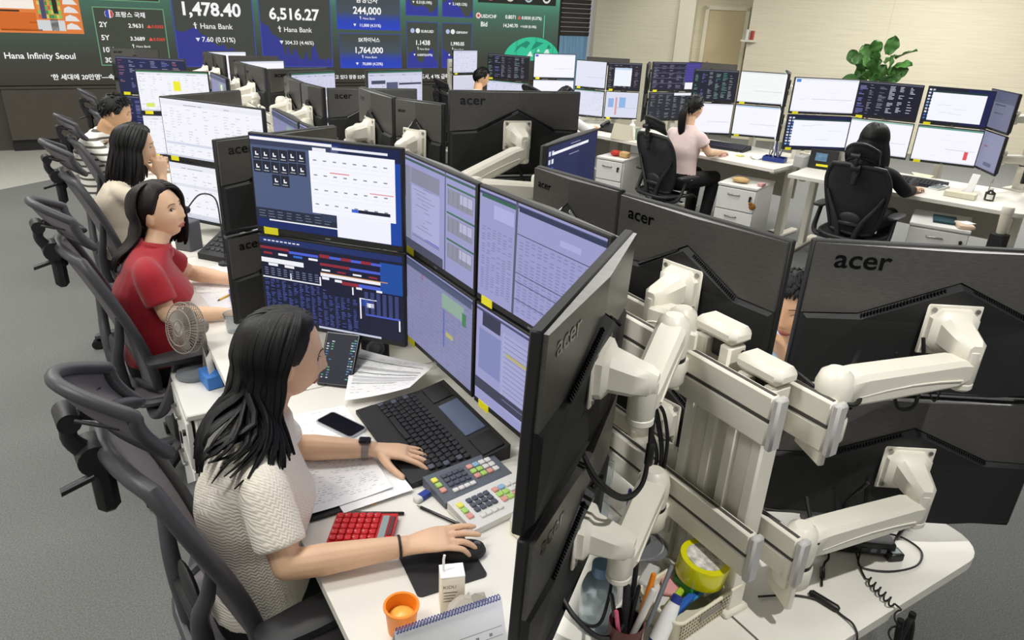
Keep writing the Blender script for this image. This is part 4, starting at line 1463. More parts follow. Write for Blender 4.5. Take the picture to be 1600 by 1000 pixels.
def arm(label, P, n, B, attach, fine=True, group='white monitor arms', stand=None):
    """P: middle of the plate on the monitor's back, n: outwards from the back, B: elbow (top of the clamp), attach: point on the rail"""
    P, n, B, attach = Vector(P), Vector(n).normalized(), Vector(B), Vector(attach)
    t = thing('monitor_mount', label, 'monitor arm', attach, 0, group)
    T = Matrix.Translation(-attach)

    def mb():
        b = MB()
        b.M = T
        return b
    Z = Vector((0, 0, 1))
    s = n.cross(Z).normalized()
    F = Matrix((s, n, Z)).transposed()
    b = mb()
    b.box(P + n * 0.004, (0.118, 0.007, 0.118), rot=F, bev=0.0034)
    pl = b.build('mount_plate', 'white_metal', t)
    if fine:
        for i in (-1, 1):
            for k in (-1, 1):
                b = mb()
                c = P + n * 0.007 + s * (0.046 * i) + Z * (0.046 * k)
                b.cyl(c, c + n * 0.004, 0.0055, n=10)
                b.build('screw', 'steel', pl)
    E1 = P + n * 0.088 + Z * -0.010
    b = mb()
    rings = []
    for d, a, c, z in ((0.006, 0.052, 0.05, 0), (0.02, 0.05, 0.048, 0), (0.03, 0.036, 0.036, 0), (0.072, 0.03, 0.030, -0.006), (0.098, 0.025, 0.026, -0.008), (0.112, 0.014, 0.018, -0.008)):
        rings.append(rsec(P + n * d + Z * z, s, Z, a, c, 0.4))
    b.loft(rings)
    b.build('tilt_head', 'white_metal', t)
    b = mb()
    b.lathe([(0.022, -0.085), (0.026, -0.08), (0.026, -0.07), (0.024, -0.068), (0.026, -0.064), (0.026, 0.005), (0.02, 0.012)], E1, 20)
    b.build('end_pivot', 'white_metal', t)
    LA, LB = E1 + Z * -0.040, B + Z * 0.0
    d = (LB - LA)
    L = d.length
    d.normalize()
    u = d.cross(Z).normalized()
    w = u.cross(d)
    b = mb()
    rings = []
    for f, a, c, k in ((-0.03, 0.012, 0.012, 0.5), (-0.012, 0.024, 0.022, 0.4), (0.12, 0.029, 0.031, 0.3), (0.5, 0.030, 0.033, 0.3), (0.85, 0.031, 0.034, 0.3), (1.0, 0.031, 0.033, 0.4), (1.0 + 0.02 / L, 0.02, 0.02, 0.5)):
        rings.append(rsec(LA + d * (L * f), u, w, a, c, k))
    b.loft(rings)
    b.build('spring_link', 'white_metal', t)
    if fine:
        for i in (-1, 1):
            b = mb()
            pts = [LA + d * (L * f) + u * (0.030 * i) + Z * (-0.014 + 0.012 * math.sin(PI * f)) for f in (0.1, 0.3, 0.5, 0.7, 0.9)]
            b.tube(pts, 0.0022, 6)
            b.build('link_ridge', 'white_metal', t)
    b = mb()
    zb = min(attach.z, B.z) - 0.02
    b.lathe([(0.026, -0.056), (0.033, -0.05), (0.036, -0.02), (0.036, 0.01), (0.030, 0.032), (0.018, 0.042)], B, 22)
    b.build('elbow', 'white_metal', t)
    b = mb()
    b.lathe([(0.0345, -0.056), (0.0345, -0.046), (0.02, -0.044)], B, 22)
    b.build('swivel_ring', 'black_plastic', t)
    b = mb()
    c0 = Vector((B.x, B.y, B.z - 0.078))
    b.lathe([(0.034, -0.03), (0.038, -0.024), (0.038, 0.018), (0.034, 0.024)], c0, 22)
    g = Vector((attach.x, attach.y, c0.z))
    e = (g - c0)
    if e.length > 0.012:
        l2 = e.length
        e.normalize()
        q = e.cross(Z)
        b.loft([rsec(c0 + e * 0.0, q, Z, 0.034, 0.022, 0.3), rsec(c0 + e * l2, q, Z, 0.038, 0.022, 0.3)])
        b.box(g - e * 0.008, (0.016, 0.09, 0.14), rot=frame(e), bev=0.004)
    b.build('clamp', 'white_metal', t)
    if stand is not None:
        b = mb()
        b.cyl((B.x, B.y, stand), (B.x, B.y, c0.z - 0.02), 0.016, n=12)
        b.cyl((B.x, B.y, stand), (B.x, B.y, stand + 0.012), 0.06, n=20)
        b.build('pole', 'white_metal', t)
    return t


def plate_of(key, lower):
    c, n, zt, H, gap = NM[key]
    z = zt - H / 2 if not lower else zt - H * 1.5 - gap
    d = 0.0455
    return Vector((c.x, c.y, z)) + n * d, n


def arms(key, txt, B, fine=True, at=None, drop=0.0, group='white monitor arms', stand=None):
    """an arm for the upper and one for the lower monitor of a pair, both reaching for the spine near B=(x,y)"""
    for lower in (False, True):
        P, n = plate_of(key, lower)
        bz = P.z - 0.042 - drop
        b2 = Vector((B[0] + (0.0 if not lower else 0.0), B[1] + (0.0 if not lower else -0.012), bz))
        a2 = Vector((at[0], at[1] + (0.0 if not lower else -0.012), bz - 0.078)) if at else Vector((b2.x, b2.y, bz - 0.078))
        arm(('upper' if not lower else 'lower') + ' white arm ' + txt, P, n, b2, a2, fine, group, stand if lower else (P.z - 0.16 - H_OF(key) if stand is not None else None))


def H_OF(key):
    return NM[key][3]


arms('D', 'holding the edge on monitor nearest the camera', (0.985, 0.945), at=(RLX - 0.012, 0.975), drop=-0.035)
arms('G', 'reaching right to the large monitor back at the picture edge', (1.172, 0.69), at=(RRX + 0.012, 0.70))
arms('F', 'on the monitor back left of the gap showing a face', (1.115, 1.045), at=(RRX - 0.012, 1.06))
arms('C', 'behind the lavender dense table screens', (1.005, 1.27), fine=False, at=(RLX - 0.012, 1.27))
arms('B', 'behind the lavender screens with stacked tables', (1.0, 1.72), fine=False, at=(RLX - 0.012, 1.72))
arms('A', 'behind the blue desktop and navy trading screens', (0.985, 2.33), fine=False, at=(1.038, 2.35))
arms('E', 'on the half hidden monitor back behind the lavender screens', (1.15, 1.47), at=(RRX + 0.012, 1.47))
arms('H', 'behind the dark blue lit monitors', (1.3, 2.36), fine=False, at=(1.075, 2.36))
arms('P', 'slanting up to the broad black monitor back in the middle', (1.235, 2.42), at=(1.07, 2.42), drop=0.13)
arms('Q', 'on the slanted monitor back beside the broad black one', (1.13, 2.66), at=(1.062, 2.66))
arms('R', 'on the second slanted monitor back left of the broad black one', (1.12, 3.12), at=(1.062, 3.12))
arms('T', 'on the lettered black back left of the slanted pair', (1.3, 3.62), at=(1.062, 3.6))
arms('U', 'on the nearer slanted back of the next pair', (1.1, 3.86), at=(1.062, 3.86))
arms('U2', 'on the further slanted back of the next pair', (1.1, 4.15), at=(1.062, 4.15))
arms('I', 'behind the black back next to the blue desktop screen', (0.93, 2.60), fine=False, at=(1.038, 2.6))
for key, txt, B, at in (
        ('J', 'behind the red polo woman\'s white screens', (0.93, 4.05), (1.038, 4.05)), ('K', 'behind the first slanted lavender screens', (1.0, 3.4), (1.038, 3.4)),
        ('K2', 'behind the nearer slanted lavender screens', (1.0, 3.0), (1.038, 3.0)), ('L', 'on the black back behind the white screens', (0.98, 4.3), (1.038, 4.3)),
        ('M', 'behind the yellow cell screens', (1.0, 5.84), (1.038, 5.84)), ('N', 'behind the slanted blue grey screens', (1.015, 5.3), (1.038, 5.3)),
        ('S', 'behind the lit screens before the ticker', (1.3, 4.42), (1.062, 4.42)), ('V', 'behind the lit lavender screens above the slanted pair', (1.2, 4.75), (1.062, 4.75)),
        ('W', 'on the lettered back further along', (1.2, 4.7), (1.062, 4.7)), ('X', 'on the nearer small slanted back', (1.095, 4.98), (1.062, 4.98)),
        ('X2', 'on the further small slanted back', (1.092, 5.25), (1.062, 5.25)), ('Y', 'behind the lit white far screens', (1.15, 5.66), (1.062, 5.66)),
        ('Z', 'on the black back at the far end', (1.2, 5.75), (1.062, 5.75))):
    arms(key, txt, B, fine=False, at=at)
# the far end and the slanted row carry their screens on poles standing on the desks
for key, txt, k in (('O', 'behind the dark blue figure screens', 0.16), ('O2', 'on the last black back', 0.16), ('Z2', 'on the last slanted back, nearer', 0.15), ('Z3', 'on the last slanted back, further', 0.15),
                    ('Z4', 'behind the last lit white screens', 0.15)):
    c, n, zt, H, gap = NM[key]
    q = c + n * 0.3
    arms(key, txt, (q.x, q.y), fine=False)
for key, txt in (('a', 'behind the screens with the blue icon'), ('b', 'behind the dark desktop screen'), ('c', 'behind the dark green framed screens'),
                 ('d', 'behind the slanted grey violet screens'), ('e', 'behind the purple sided screens'), ('f', 'behind the dark teal screens'), ('g', 'behind the white document screens'),
                 ('h', 'behind the thin black edge'), ('i', 'behind the white far group screens'), ('j', 'behind the pale far group screens'), ('k', 'behind the pop up screen'),
                 ('l', 'behind the black edge by the pop up screen'), ('m', 'behind the dark wide screen'), ('n', 'behind the pale screens at the far man'),
                 ('o', 'on the back behind the pale group'), ('p', 'on the back behind the purple sided screen'), ('q', 'behind the screens at the right border')):
    c, n, zt, H, gap = NM[key]
    q = c + n * 0.3
    arms(key, txt, (q.x, q.y), fine=False, group='white arms of the slanted row')


FLOORED = False

# rail poles of the slanted row: one white post and beam behind each cluster
def pole(label, x, y, ztop, z0=DZ):
    z0 = 0.0 if FLOORED else DZ
    t = thing('screen_upright', label, 'upright', (x, y, z0), 0, 'white uprights of the slanted row')
    g = MB().box((0, 0, (ztop - z0) / 2), (0.06, 0.06, ztop - z0), bev=0.006)
    g.build('column', 'white_metal', t)
    g = MB().box((0, 0, 0.006), (0.16, 0.16, 0.012), bev=0.003)
    g.build('foot_plate', 'white_metal', t)
    return t


for key, txt in (('a', 'the blue icon screen'), ('b', 'the dark desktop screen'), ('c', 'the dark green framed screen'), ('d', 'the slanted grey violet screen'),
                 ('f', 'the dark teal figure screen'), ('g', 'the white document screen'), ('e', 'the purple sided screen'), ('i', 'the far white screen'), ('j', 'the pale screen by the telephone'),
                 ('k', 'the pop up screen'), ('m', 'the dark wide far screen'), ('n', 'the pale screen at the far man'), ('q', 'the screen at the right border'),
                 ('h', 'the thin black edge'), ('l', 'the black edge by the pop up screen'), ('o', 'the back behind the pale group'), ('p', 'the back behind the purple sided screen'),
                 ('O', 'the dark blue figure screens'), ('O2', 'the last black back'), ('Z2', 'the nearer last slanted back'), ('Z3', 'the further last slanted back'), ('Z4', 'the last lit white screen')):
    c, n, zt, H, gap = NM[key]
    q = c + n * 0.345
    FLOORED = key in ('o', 'p', 'm', 'n', 'O2', 'a', 'b', 'c', 'd', 'e', 'f', 'g', 'i', 'k', 'l')
    pole('white post standing behind ' + txt, q.x, q.y, zt - 0.14)

# ------------------------------------------------------------------ mesh office chair with head rest
def make_chair(label, loc, rot, group, dark=False):
    """sitter looks along +x; origin on the floor under the seat"""
    t = thing('office_chair', label, 'chair', loc, rot, group)
    fm = 'chair_dark' if dark else 'chair'
    mm = 'mesh_dark' if dark else 'mesh_grey'
    for k in range(5):
        a = 2 * PI * k / 5 + 0.3
        d = Vector((math.cos(a), math.sin(a), 0))
        q = Vector((-d.y, d.x, 0))
        b = MB()
        b.loft([rsec(Vector((0, 0, z)) + d * r, q, Vector((0, 0, 1)), w, h) for r, z, w, h in ((0.02, 0.12, 0.03, 0.026), (0.16, 0.105, 0.026, 0.02), (0.31, 0.075, 0.018, 0.014))])
        leg = b.build('base_leg', fm, t)
        b = MB()
        c = d * 0.31
        for s in (-1, 1):
            b.cyl((c.x + q.x * 0.008 * s, c.y + q.y * 0.008 * s, 0.029), (c.x + q.x * 0.024 * s, c.y + q.y * 0.024 * s, 0.029), 0.028, n=16)
        b.cyl((c.x, c.y, 0.03), (c.x, c.y, 0.08), 0.009, n=10)
        b.build('caster', 'black_plastic', leg)
    b = MB().cyl((0, 0, 0.08), (0, 0, 0.26), 0.032, n=18).cyl((0, 0, 0.2), (0, 0, 0.4), 0.017, n=14)
    b.build('gas_column', 'black_plastic', t)
    b = MB().box((-0.02, 0, 0.40), (0.26, 0.17, 0.07), bev=0.02).box((-0.17, 0, 0.42), (0.14, 0.10, 0.06), bev=0.015)
    b.cyl((0.05, -0.09, 0.40), (0.05, -0.22, 0.40), 0.009, n=10).cyl((-0.05, 0.09, 0.40), (-0.05, 0.2, 0.4), 0.009, n=10)
    b.build('tilt_mechanism', fm, t)
    # seat
    ring = []
    for k in range(28):
        a = 2 * PI * k / 28
        x = 0.02 + 0.235 * math.copysign(abs(math.cos(a)) ** 0.55, math.cos(a))
        y = 0.25 * math.copysign(abs(math.sin(a)) ** 0.55, math.sin(a))
        z = 0.455 + 0.02 * abs(y / 0.25) ** 3 - 0.05 * max(0, (x - 0.14) / 0.12) ** 2
        ring.append((x, y, z))
    b = MB().tube(ring, 0.017, 8, closed=True)
    b.build('seat_frame', fm, t)

    def seatp(u, v):
        x = -0.205 + 0.45 * u
        y = -0.238 + 0.476 * v
        return (x, y, 0.452 - 0.02 * math.sin(PI * u) * math.sin(PI * v) + 0.015 * abs(2 * v - 1) ** 3 - 0.05 * max(0, (x - 0.14) / 0.12) ** 2)
    MB().grid(seatp, 14, 14, thick=0.012).build('seat_mesh', mm, t)
    # back frame: broad shoulders, narrow waist, leaning back
    def bp(z):           # lean of the back
        s = (z - 0.50) / 0.56
        return -0.135 - 0.175 * s ** 1.5

    def bw(z):           # half width
        s = (z - 0.50) / 0.56
        return 0.165 + 0.085 * math.sin(min(1, s * 1.25) * PI / 2) - 0.05 * max(0, (s - 0.72) / 0.28) ** 2

    def cv(y, w):
        return 0.045 * (abs(y) / w) ** 2
    loop = []
    zs = [0.50 + 0.56 * k / 14 for k in range(15)]
    for z in zs:
        loop.append((bp(z) + cv(1, 1), bw(z), z))
    for k in range(1, 8):
        y = bw(1.06) * (1 - 2 * k / 8)
        loop.append((bp(1.06) + cv(y, bw(1.06)), y, 1.06 + 0.018 * (1 - (y / bw(1.06)) ** 2)))
    for z in reversed(zs):
        loop.append((bp(z) + cv(1, 1), -bw(z), z))
    for k in range(1, 6):
        y = -bw(0.5) * (1 - 2 * k / 6)
        loop.append((bp(0.5) + cv(y, bw(0.5)), y, 0.49))
    MB().tube(loop, 0.0195, 10, closed=True).build('back_frame', fm, t)

    def backp(u, v):
        z = 0.505 + 0.555 * u
        y = bw(z) * (2 * v - 1) * 0.97
        return (bp(z) + cv(y, bw(z)) + 0.004 * math.sin(PI * v), y, z)
    MB().grid(backp, 16, 12, thick=0.006).build('back_mesh', mm, t)
    # carrying yoke behind the back
    for s in (-1, 1):
        b = MB()
        b.tube([(-0.12, 0.03 * s, 0.41), (-0.185, 0.06 * s, 0.45), (-0.20, 0.08 * s, 0.54), (-0.205, 0.12 * s, 0.64), (-0.195, 0.18 * s, 0.74), (-0.19, 0.226 * s, 0.84)],
               [0.026, 0.026, 0.024, 0.021, 0.018, 0.012], 10, smooth=4)
        b.build('yoke', fm, t)
    b = MB()
    b.box((-0.205, 0, 0.585), (0.026, 0.19, 0.035), bev=0.01)
    b.ell((-0.195, 0, 0.63), (0.014, 0.09, 0.05))
    b.build('lumbar_pad', 'chair_dark', t)
    # arm rests
    for s in (-1, 1):
        b = MB()
        b.tube([(-0.12, 0.15 * s, 0.42), (-0.125, 0.26 * s, 0.43), (-0.10, 0.30 * s, 0.47), (-0.06, 0.305 * s, 0.56), (-0.03, 0.30 * s, 0.655)], [0.026, 0.026, 0.026, 0.022, 0.02], 10, smooth=4, flat=0.7)
        ar = b.build('armrest_post', fm, t)
        b = MB()
        rings = []
        for x, w, h in ((-0.135, 0.02, 0.008), (-0.12, 0.04, 0.014), (-0.02, 0.048, 0.016), (0.09, 0.046, 0.016), (0.13, 0.034, 0.013), (0.142, 0.016, 0.008)):
            rings.append(rsec(Vector((x, 0.30 * s, 0.672)), Vector((0, 1, 0)), Vector((0, 0, 1)), w, h, 0.4))
        b.loft(rings)
        b.build('armrest_pad', 'chair_dark', t)
    # head rest: post, knobs and a curved frame filled with mesh
    b = MB()
    xb = bp(1.06)
    b.box((xb - 0.012, 0, 0.985), (0.045, 0.05, 0.13), bev=0.014)
    b.tube([(xb - 0.0, 0, 1.0), (xb - 0.01, 0, 1.05), (xb - 0.035, 0, 1.08), (xb - 0.055, 0, 1.12), (xb - 0.04, 0, 1.17)], [0.02, 0.022, 0.02, 0.016, 0.018], 10, smooth=4)
    b.build('headrest_post', 'chair_dark', t)
    b = MB()
    b.cyl((xb - 0.02, -0.036, 1.065), (xb - 0.02, 0.036, 1.065), 0.034, n=18)
    b.build('headrest_knob', 'chair_dark', t)
    b = MB()
    b.cyl((xb - 0.05, -0.02, 1.155), (xb - 0.05, 0.05, 1.155), 0.022, n=16)
    b.build('headrest_knob', 'chair_dark', t)
    b = MB()
    b.loft([rsec(Vector((xb - 0.03 - d, -0.03, 1.03 - d * 0.25)), Vector((0, 1, 0)), Vector((0, 0, 1)), 0.009, 0.007) for d in (0, 0.05, 0.062)])
    b.build('headrest_lever', 'chair_dark', t)

    def hp(u, v):        # u: 0 bottom..1 top, v: 0..1 across
        y = 0.122 * (2 * v - 1)
        q = abs(2 * v - 1)
        zc = 1.195 - 0.055 * q ** 2
        hh = 0.056 * (1 - 0.10 * q ** 3)
        a = (u - 0.5) * 2
        x = xb - 0.02 + 0.095 * q ** 2 - 0.038 * a * (1 - 0.35 * q * q) - 0.012 * (1 - a * a)
        return Vector((x, y, zc + hh * a))
    loop = [hp(0, k / 16) for k in range(17)] + [hp(k / 6, 1) for k in range(1, 6)] + [hp(1, 1 - k / 16) for k in range(17)] + [hp(1 - k / 6, 0) for k in range(1, 6)]
    loop, _ = spline(loop, [1] * len(loop), 2, True)
    MB().tube(loop, 0.0145, 10, closed=True).build('headrest_frame', fm, t)
    MB().grid(lambda u, v: hp(0.04 + 0.92 * u, 0.03 + 0.94 * v), 8, 16, thick=0.005).build('headrest_mesh', mm, t)
    for s in (-1, 1):
        b = MB()
        b.tube([(xb - 0.04, 0.03 * s, 1.165), tuple(hp(0.5, 0.5 + 0.40 * s) + Vector((-0.004, 0, 0)))], 0.0045, 6)
        b.build('headrest_rod', 'chair_dark', t)
    b = MB()
    b.tube([(xb - 0.03, 0, 1.165), tuple(hp(0.1, 0.5))], 0.014, 8)
    b.build('headrest_bracket', 'chair_dark', t)
    return t


CG = 'mesh office chairs with head rests'
ch1 = make_chair('grey mesh office chair behind the woman in the cream sweater, nearest the camera', (0.262, 1.535, 0), 0.12, CG)
dup(ch1, (0.215, 3.02, 0), 0.10, 'grey mesh office chair behind the woman in the red polo', CG)
dup(ch1, (0.245, 4.40, 0), 0.10, 'grey mesh office chair behind the woman holding her chin', CG, 0.98)
dup(ch1, (0.30, 5.78, 0), 0.10, 'grey mesh office chair the striped man sits on', CG, 0.93)
dup(ch1, (0.5, 7.0, 0), 0.05, 'grey mesh office chair with pale head rest beyond the striped man', CG, 0.95)
ch2 = make_chair('black mesh chair turned away from the desk beside the woman with the ponytail', (4.76, 4.93, 0), 0.05, CG, dark=True)
ch2.scale = (0.9, 0.9, 0.9)
dup(ch2, (5.22, 3.24, 0), 0.28, 'black mesh chair carrying the black clothed person', CG, 0.93)
dup(ch2, (4.15, 8.0, 0), 0.1, 'dark mesh chair of the far man before the screens', CG, 0.92)

# ------------------------------------------------------------------ people
def remesh(o, voxel, it=4, fac=0.5):
    m = o.modifiers.new('r', 'REMESH')
    m.mode = 'VOXEL'
    m.voxel_size = voxel
    s = o.modifiers.new('s', 'SMOOTH')
    s.iterations = it
    s.factor = fac
    bpy.context.view_layer.update()
    dg = bpy.context.evaluated_depsgraph_get()
    me = bpy.data.meshes.new_from_object(o.evaluated_get(dg))
    o.modifiers.clear()
    old = o.data
    if len(me.materials) == 0:
        for mm in old.materials:
            me.materials.append(mm)
    o.data = me
    bpy.data.meshes.remove(old)
    me.polygons.foreach_set('use_smooth', [True] * len(me.polygons))
    return o


def g1(x, s):
    return math.exp(-(x / s) ** 2)


def head_pt(d, male=0.0):
    """surface of the head in direction d (x forward, y left, z up), size about 0.225 from chin to crown"""
    dx, dy, dz = d
    px = (0.094 if dx > 0 else 0.1) * dx
    py = 0.075 * dy
    pz = 0.113 * dz
    t = min(1, max(0, -pz / 0.113))
    py *= 1 - 0.30 * t ** 1.6 + 0.05 * male * t
    if px < 0:
        px *= 1 - 0.55 * t ** 1.2
    else:
        px *= 1 - 0.06 * t * t
    if px > 0.072:
        px = 0.072 + (px - 0.072) * 0.75
    if dx > 0.15:
        f = min(1, (dx - 0.15) / 0.35)
        y, z, a = py, pz, abs(py)
        if z > 0.016:
            n = 0.0
        elif z > -0.040:
            n = 0.003 + 0.019 * ((0.016 - z) / 0.056) ** 1.1
        else:
            n = 0.022 * max(0, 1 - (-0.040 - z) / 0.013)
        wn = 0.0075 + 0.006 * g1(z + 0.042, 0.012)
        px += f * n * g1(y, wn)
        px += f * (0.004 + 0.002 * male) * g1(z - 0.022, 0.01) * g1(a - 0.028, 0.02)
        px -= f * 0.010 * g1(a - 0.031, 0.015) * g1(z - 0.001, 0.011)
        px += f * 0.004 * g1(a - 0.042, 0.018) * g1(z + 0.032, 0.02)
        px += f * 0.0065 * g1(y, 0.020) * g1(z + 0.0655, 0.006) + f * 0.006 * g1(y, 0.017) * g1(z + 0.077, 0.006)
        px -= f * 0.003 * g1(y, 0.022) * g1(z + 0.071, 0.0025)
        px -= f * 0.004 * g1(y, 0.02) * g1(z + 0.088, 0.006)
        px += f * 0.009 * g1(y, 0.02) * g1(z + 0.103, 0.013)
    return Vector((px, py, pz))


def rotm(yaw, pitch=0.0, roll=0.0):
    """x axis looks along yaw, pitch>0 looks up"""
    return Matrix.Rotation(yaw, 3, 'Z') @ Matrix.Rotation(-pitch, 3, 'Y') @ Matrix.Rotation(roll, 3, 'X')


def add_head(mb, Hc, R, k=1.0, male=0.0, nu=64, nv=56):
    rings = []
    for i in range(nv + 1):
        th = PI * min(max(i / nv, 0.004), 0.996)
        ring = []
        for j in range(nu):
            ph = 2 * PI * j / nu
            d = (math.sin(th) * math.cos(ph), math.sin(th) * math.sin(ph), math.cos(th))
            ring.append(Hc + R @ (head_pt(d, male) * k))
        rings.append(ring)
    mb.loft(rings)
    for s in (-1, 1):
        mb.ell(Hc + R @ (Vector((-0.006, 0.0735 * s, -0.012)) * k), (0.017 * k, 0.007 * k, 0.030 * k), R @ Matrix.Rotation(0.25 * s, 3, 'Z') @ Matrix.Rotation(0.2, 3, 'Y'), 14, 10)


def surf(y, z):
    """front surface point of the head near (y,z)"""
    best = None
    for i in range(60):
        th = PI * (0.2 + 0.7 * i / 60)
        for j in range(-24, 25):
            ph = j * 0.03
            p = head_pt((math.sin(th) * math.cos(ph), math.sin(th) * math.sin(ph), math.cos(th)))
            e = (p.y - y) ** 2 + (p.z - z) ** 2
            if best is None or e < best[0]:
                best = (e, p)
    return best[1]


EYE_L, BROWS = surf(0.031, 0.0), [surf(y, z) for y, z in ((0.014, 0.018), (0.027, 0.0225), (0.040, 0.0215), (0.048, 0.016))]
LIDS = [surf(y, z) for y, z in ((0.017, -0.001), (0.024, 0.005), (0.032, 0.0065), (0.040, 0.004), (0.046, -0.001))]
MOUTH = [surf(y, z) for y, z in ((-0.022, -0.071), (-0.012, -0.068), (0, -0.0675), (0.012, -0.068), (0.022, -0.071))]
MOUTH2 = [surf(y, z) for y, z in ((-0.020, -0.072), (-0.011, -0.0755), (0, -0.077), (0.011, -0.0755), (0.020, -0.072))]


def add_face(t, Hc, R, k=1.0, lips='lip', gaze=(0.0, 0.0)):
    def W(p):
        return Hc + R @ (p * k)
    for s in (1, -1):
        f = Vector((1, s, 1))

        def mir(p):
            return Vector((p.x, p.y * s, p.z))
        c = mir(EYE_L)
        b = MB().ell(W(c + Vector((-0.0035, 0, 0.0))), (0.0062 * k, 0.0125 * k, 0.0056 * k), R @ Matrix.Rotation(0.28 * s, 3, 'Z'), 14, 10)
        e = b.build('eye', 'eye_white', t)
        b = MB().ell(W(c + Vector((0.0007 + gaze[0] * 0, (-0.002 + gaze[0]) * 1, gaze[1] + 0.0003))), (0.0025 * k, 0.0052 * k, 0.0052 * k), R @ Matrix.Rotation(0.2 * s, 3, 'Z'), 12, 8)
        b.build('iris', 'iris', e)
        b = MB().tube([W(mir(p) + Vector((0.0022, 0, 0))) for p in LIDS], [0.0004, 0.0009, 0.001, 0.001, 0.0005], 6, smooth=3)
        b.build('eyelash', 'brow', t)
        b = MB().tube([W(mir(p) + Vector((0.0004, 0, 0))) for p in BROWS], [0.0010, 0.0019, 0.0017, 0.0006], 6, smooth=3, flat=0.7)
        b.build('eyebrow', 'brow', t)
    b = MB().tube([W(p + Vector((0.0005, 0, 0))) for p in MOUTH], [0.0008, 0.0026, 0.0026, 0.0026, 0.0008], 8, smooth=4)
    b.tube([W(p + Vector((0.0005, 0, 0))) for p in MOUTH2], [0.0008, 0.003, 0.0036, 0.003, 0.0008], 8, smooth=4)
    b.build('lips', lips, t)


def add_hand(mb, wr, R, side, curls=(0.35, 0.35, 0.4, 0.45), spread=1.0, thumb=(0.0, 0.0), k=1.0):
    """R: x along the fingers, z out of the back of the hand; side=+1 right hand (thumb at +y), -1 left hand"""
    wr = Vector(wr)

    def W(x, y, z):
        return wr + R @ (Vector((x, y * side, z)) * k)
    X, Y, Z = R @ Vector((1, 0, 0)), R @ Vector((0, 1, 0)), R @ Vector((0, 0, 1))
    rings = []
    for x, w, h, y0, z in ((-0.03, 0.026, 0.020, 0, 0), (0.0, 0.027, 0.0185, 0, 0), (0.03, 0.034, 0.0175, 0.002, 0.002), (0.06, 0.040, 0.015, 0.001, 0.004), (0.085, 0.040, 0.0125, 0.0, 0.003), (0.094, 0.036, 0.008, 0, 0.001)):
        rings.append([W(x, y0 + w * math.cos(a), z + h * math.sin(a)) for a in [2 * PI * q / 16 for q in range(16)]])
    mb.loft(rings)
    for i, (y, L, r) in enumerate(((0.029, 0.071, 0.0084), (0.0095, 0.079, 0.0086), (-0.0105, 0.073, 0.0082), (-0.0285, 0.057, 0.0074))):
        a = 0.05 + curls[i] * 0.35
        p = Vector((0.078, y, 0.003))
        yaw = (y / 0.029) * 0.13 * spread
        pts, rr = [W(*p)], [r * 1.1]
        for f, dcv in ((0.46, 0.0), (0.30, curls[i] * 1.0), (0.24, curls[i] * 0.7)):
            a += dcv
            seg = L * f + (0.012 if f == 0.46 else 0)
            p = p + Vector((math.cos(a) * math.cos(yaw), math.cos(a) * math.sin(yaw), -math.sin(a))) * seg
            pts.append(W(*p))
            rr.append(r * (1.0 if f > 0.4 else 0.92 if f > 0.29 else 0.72))
        mb.tube(pts, rr, 10, smooth=3)
        mb.ell(pts[-1], (rr[-1] * k,) * 3, None, 8, 6)
    a0 = 0.75 + thumb[0]
    p = Vector((0.018, 0.022, -0.002))
    pts, rr = [W(*p)], [0.0135]
    for seg, da, rad in ((0.038, 0.0, 0.0118), (0.032, -0.22, 0.0096), (0.026, -0.15, 0.0078)):
        a0 += da
        p = p + Vector((math.cos(a0), math.sin(a0), -0.18 + thumb[1])) * seg
        pts.append(W(*p))
        rr.append(rad)
    mb.tube(pts, rr, 10, smooth=3)
    mb.ell(pts[-1], (0.0078 * k,) * 3, None, 8, 6)


def ell_ring(c, S, Fd, w, d, n=22, e=2.3):
    out = []
    for k in range(n):
        a = 2 * PI * k / n
        ca, sa = math.cos(a), math.sin(a)
        out.append(c + S * (w * math.copysign(abs(ca) ** (2 / e), ca)) + Fd * (d * math.copysign(abs(sa) ** (2 / e), sa)))
    return out


def torso(mb, J, grow=0.0, z0=0.0, waist=0.9, bust=0.0, k=1.0):
    """loft from hips to the base of the neck through pelvis, chest and neck points"""
    S = (Vector(J['SL']) - Vector(J['SR']))
    hw = S.length / 2
    S.normalize()
    P, C, N = Vector(J['P']), Vector(J['C']), Vector(J['N'])
    M = (Vector(J['SL']) + Vector(J['SR'])) / 2
    up = (N - P).normalized()
    Fd = S.cross(Vector((0, 0, 1))) * -1
    Fd = Vector((-S.y, S.x, 0)) * -1 if False else Vector((S.y, -S.x, 0)).normalized()
    S2 = S.copy()
    S2.z *= 0.5
    g = grow
    rings = [(P + Vector((0, 0, -0.10)), 0.150, 0.115), (P + Vector((0, 0, -0.02)), 0.165, 0.125), (P.lerp(C, 0.30), 0.150, 0.112), (P.lerp(C, 0.6), 0.138 * (1 + 0.08 * (1 - waist)), 0.105 + bust * 0.3),
             (P.lerp(C, 0.85) + Fd * bust * 0.4, 0.146, 0.112 + bust), (C + Fd * bust * 0.2, hw * 0.98, 0.108 + bust * 0.6), (C.lerp(M, 0.55), hw * 1.06, 0.09), (M + Vector((0, 0, 0.005)), hw * 1.0, 0.07),
             (M.lerp(N, 0.6) + Vector((0, 0, 0.012)), hw * 0.62, 0.058), (N + Vector((0, 0, 0.012)), 0.062, 0.055)]
    rr = [ell_ring(c, S2, Fd, (w + g) * k, (d + g) * k) for c, w, d in rings[(1 if z0 else 0):]]
    mb.loft(rr)
    return Fd


def limb(mb, pts, rr, n=14):
    mb.tube(pts, rr, n, smooth=5)
    for p, r in ((pts[0], rr[0]), (pts[-1], rr[-1])):
        mb.ell(p, (r, r, r), None, 14, 10)


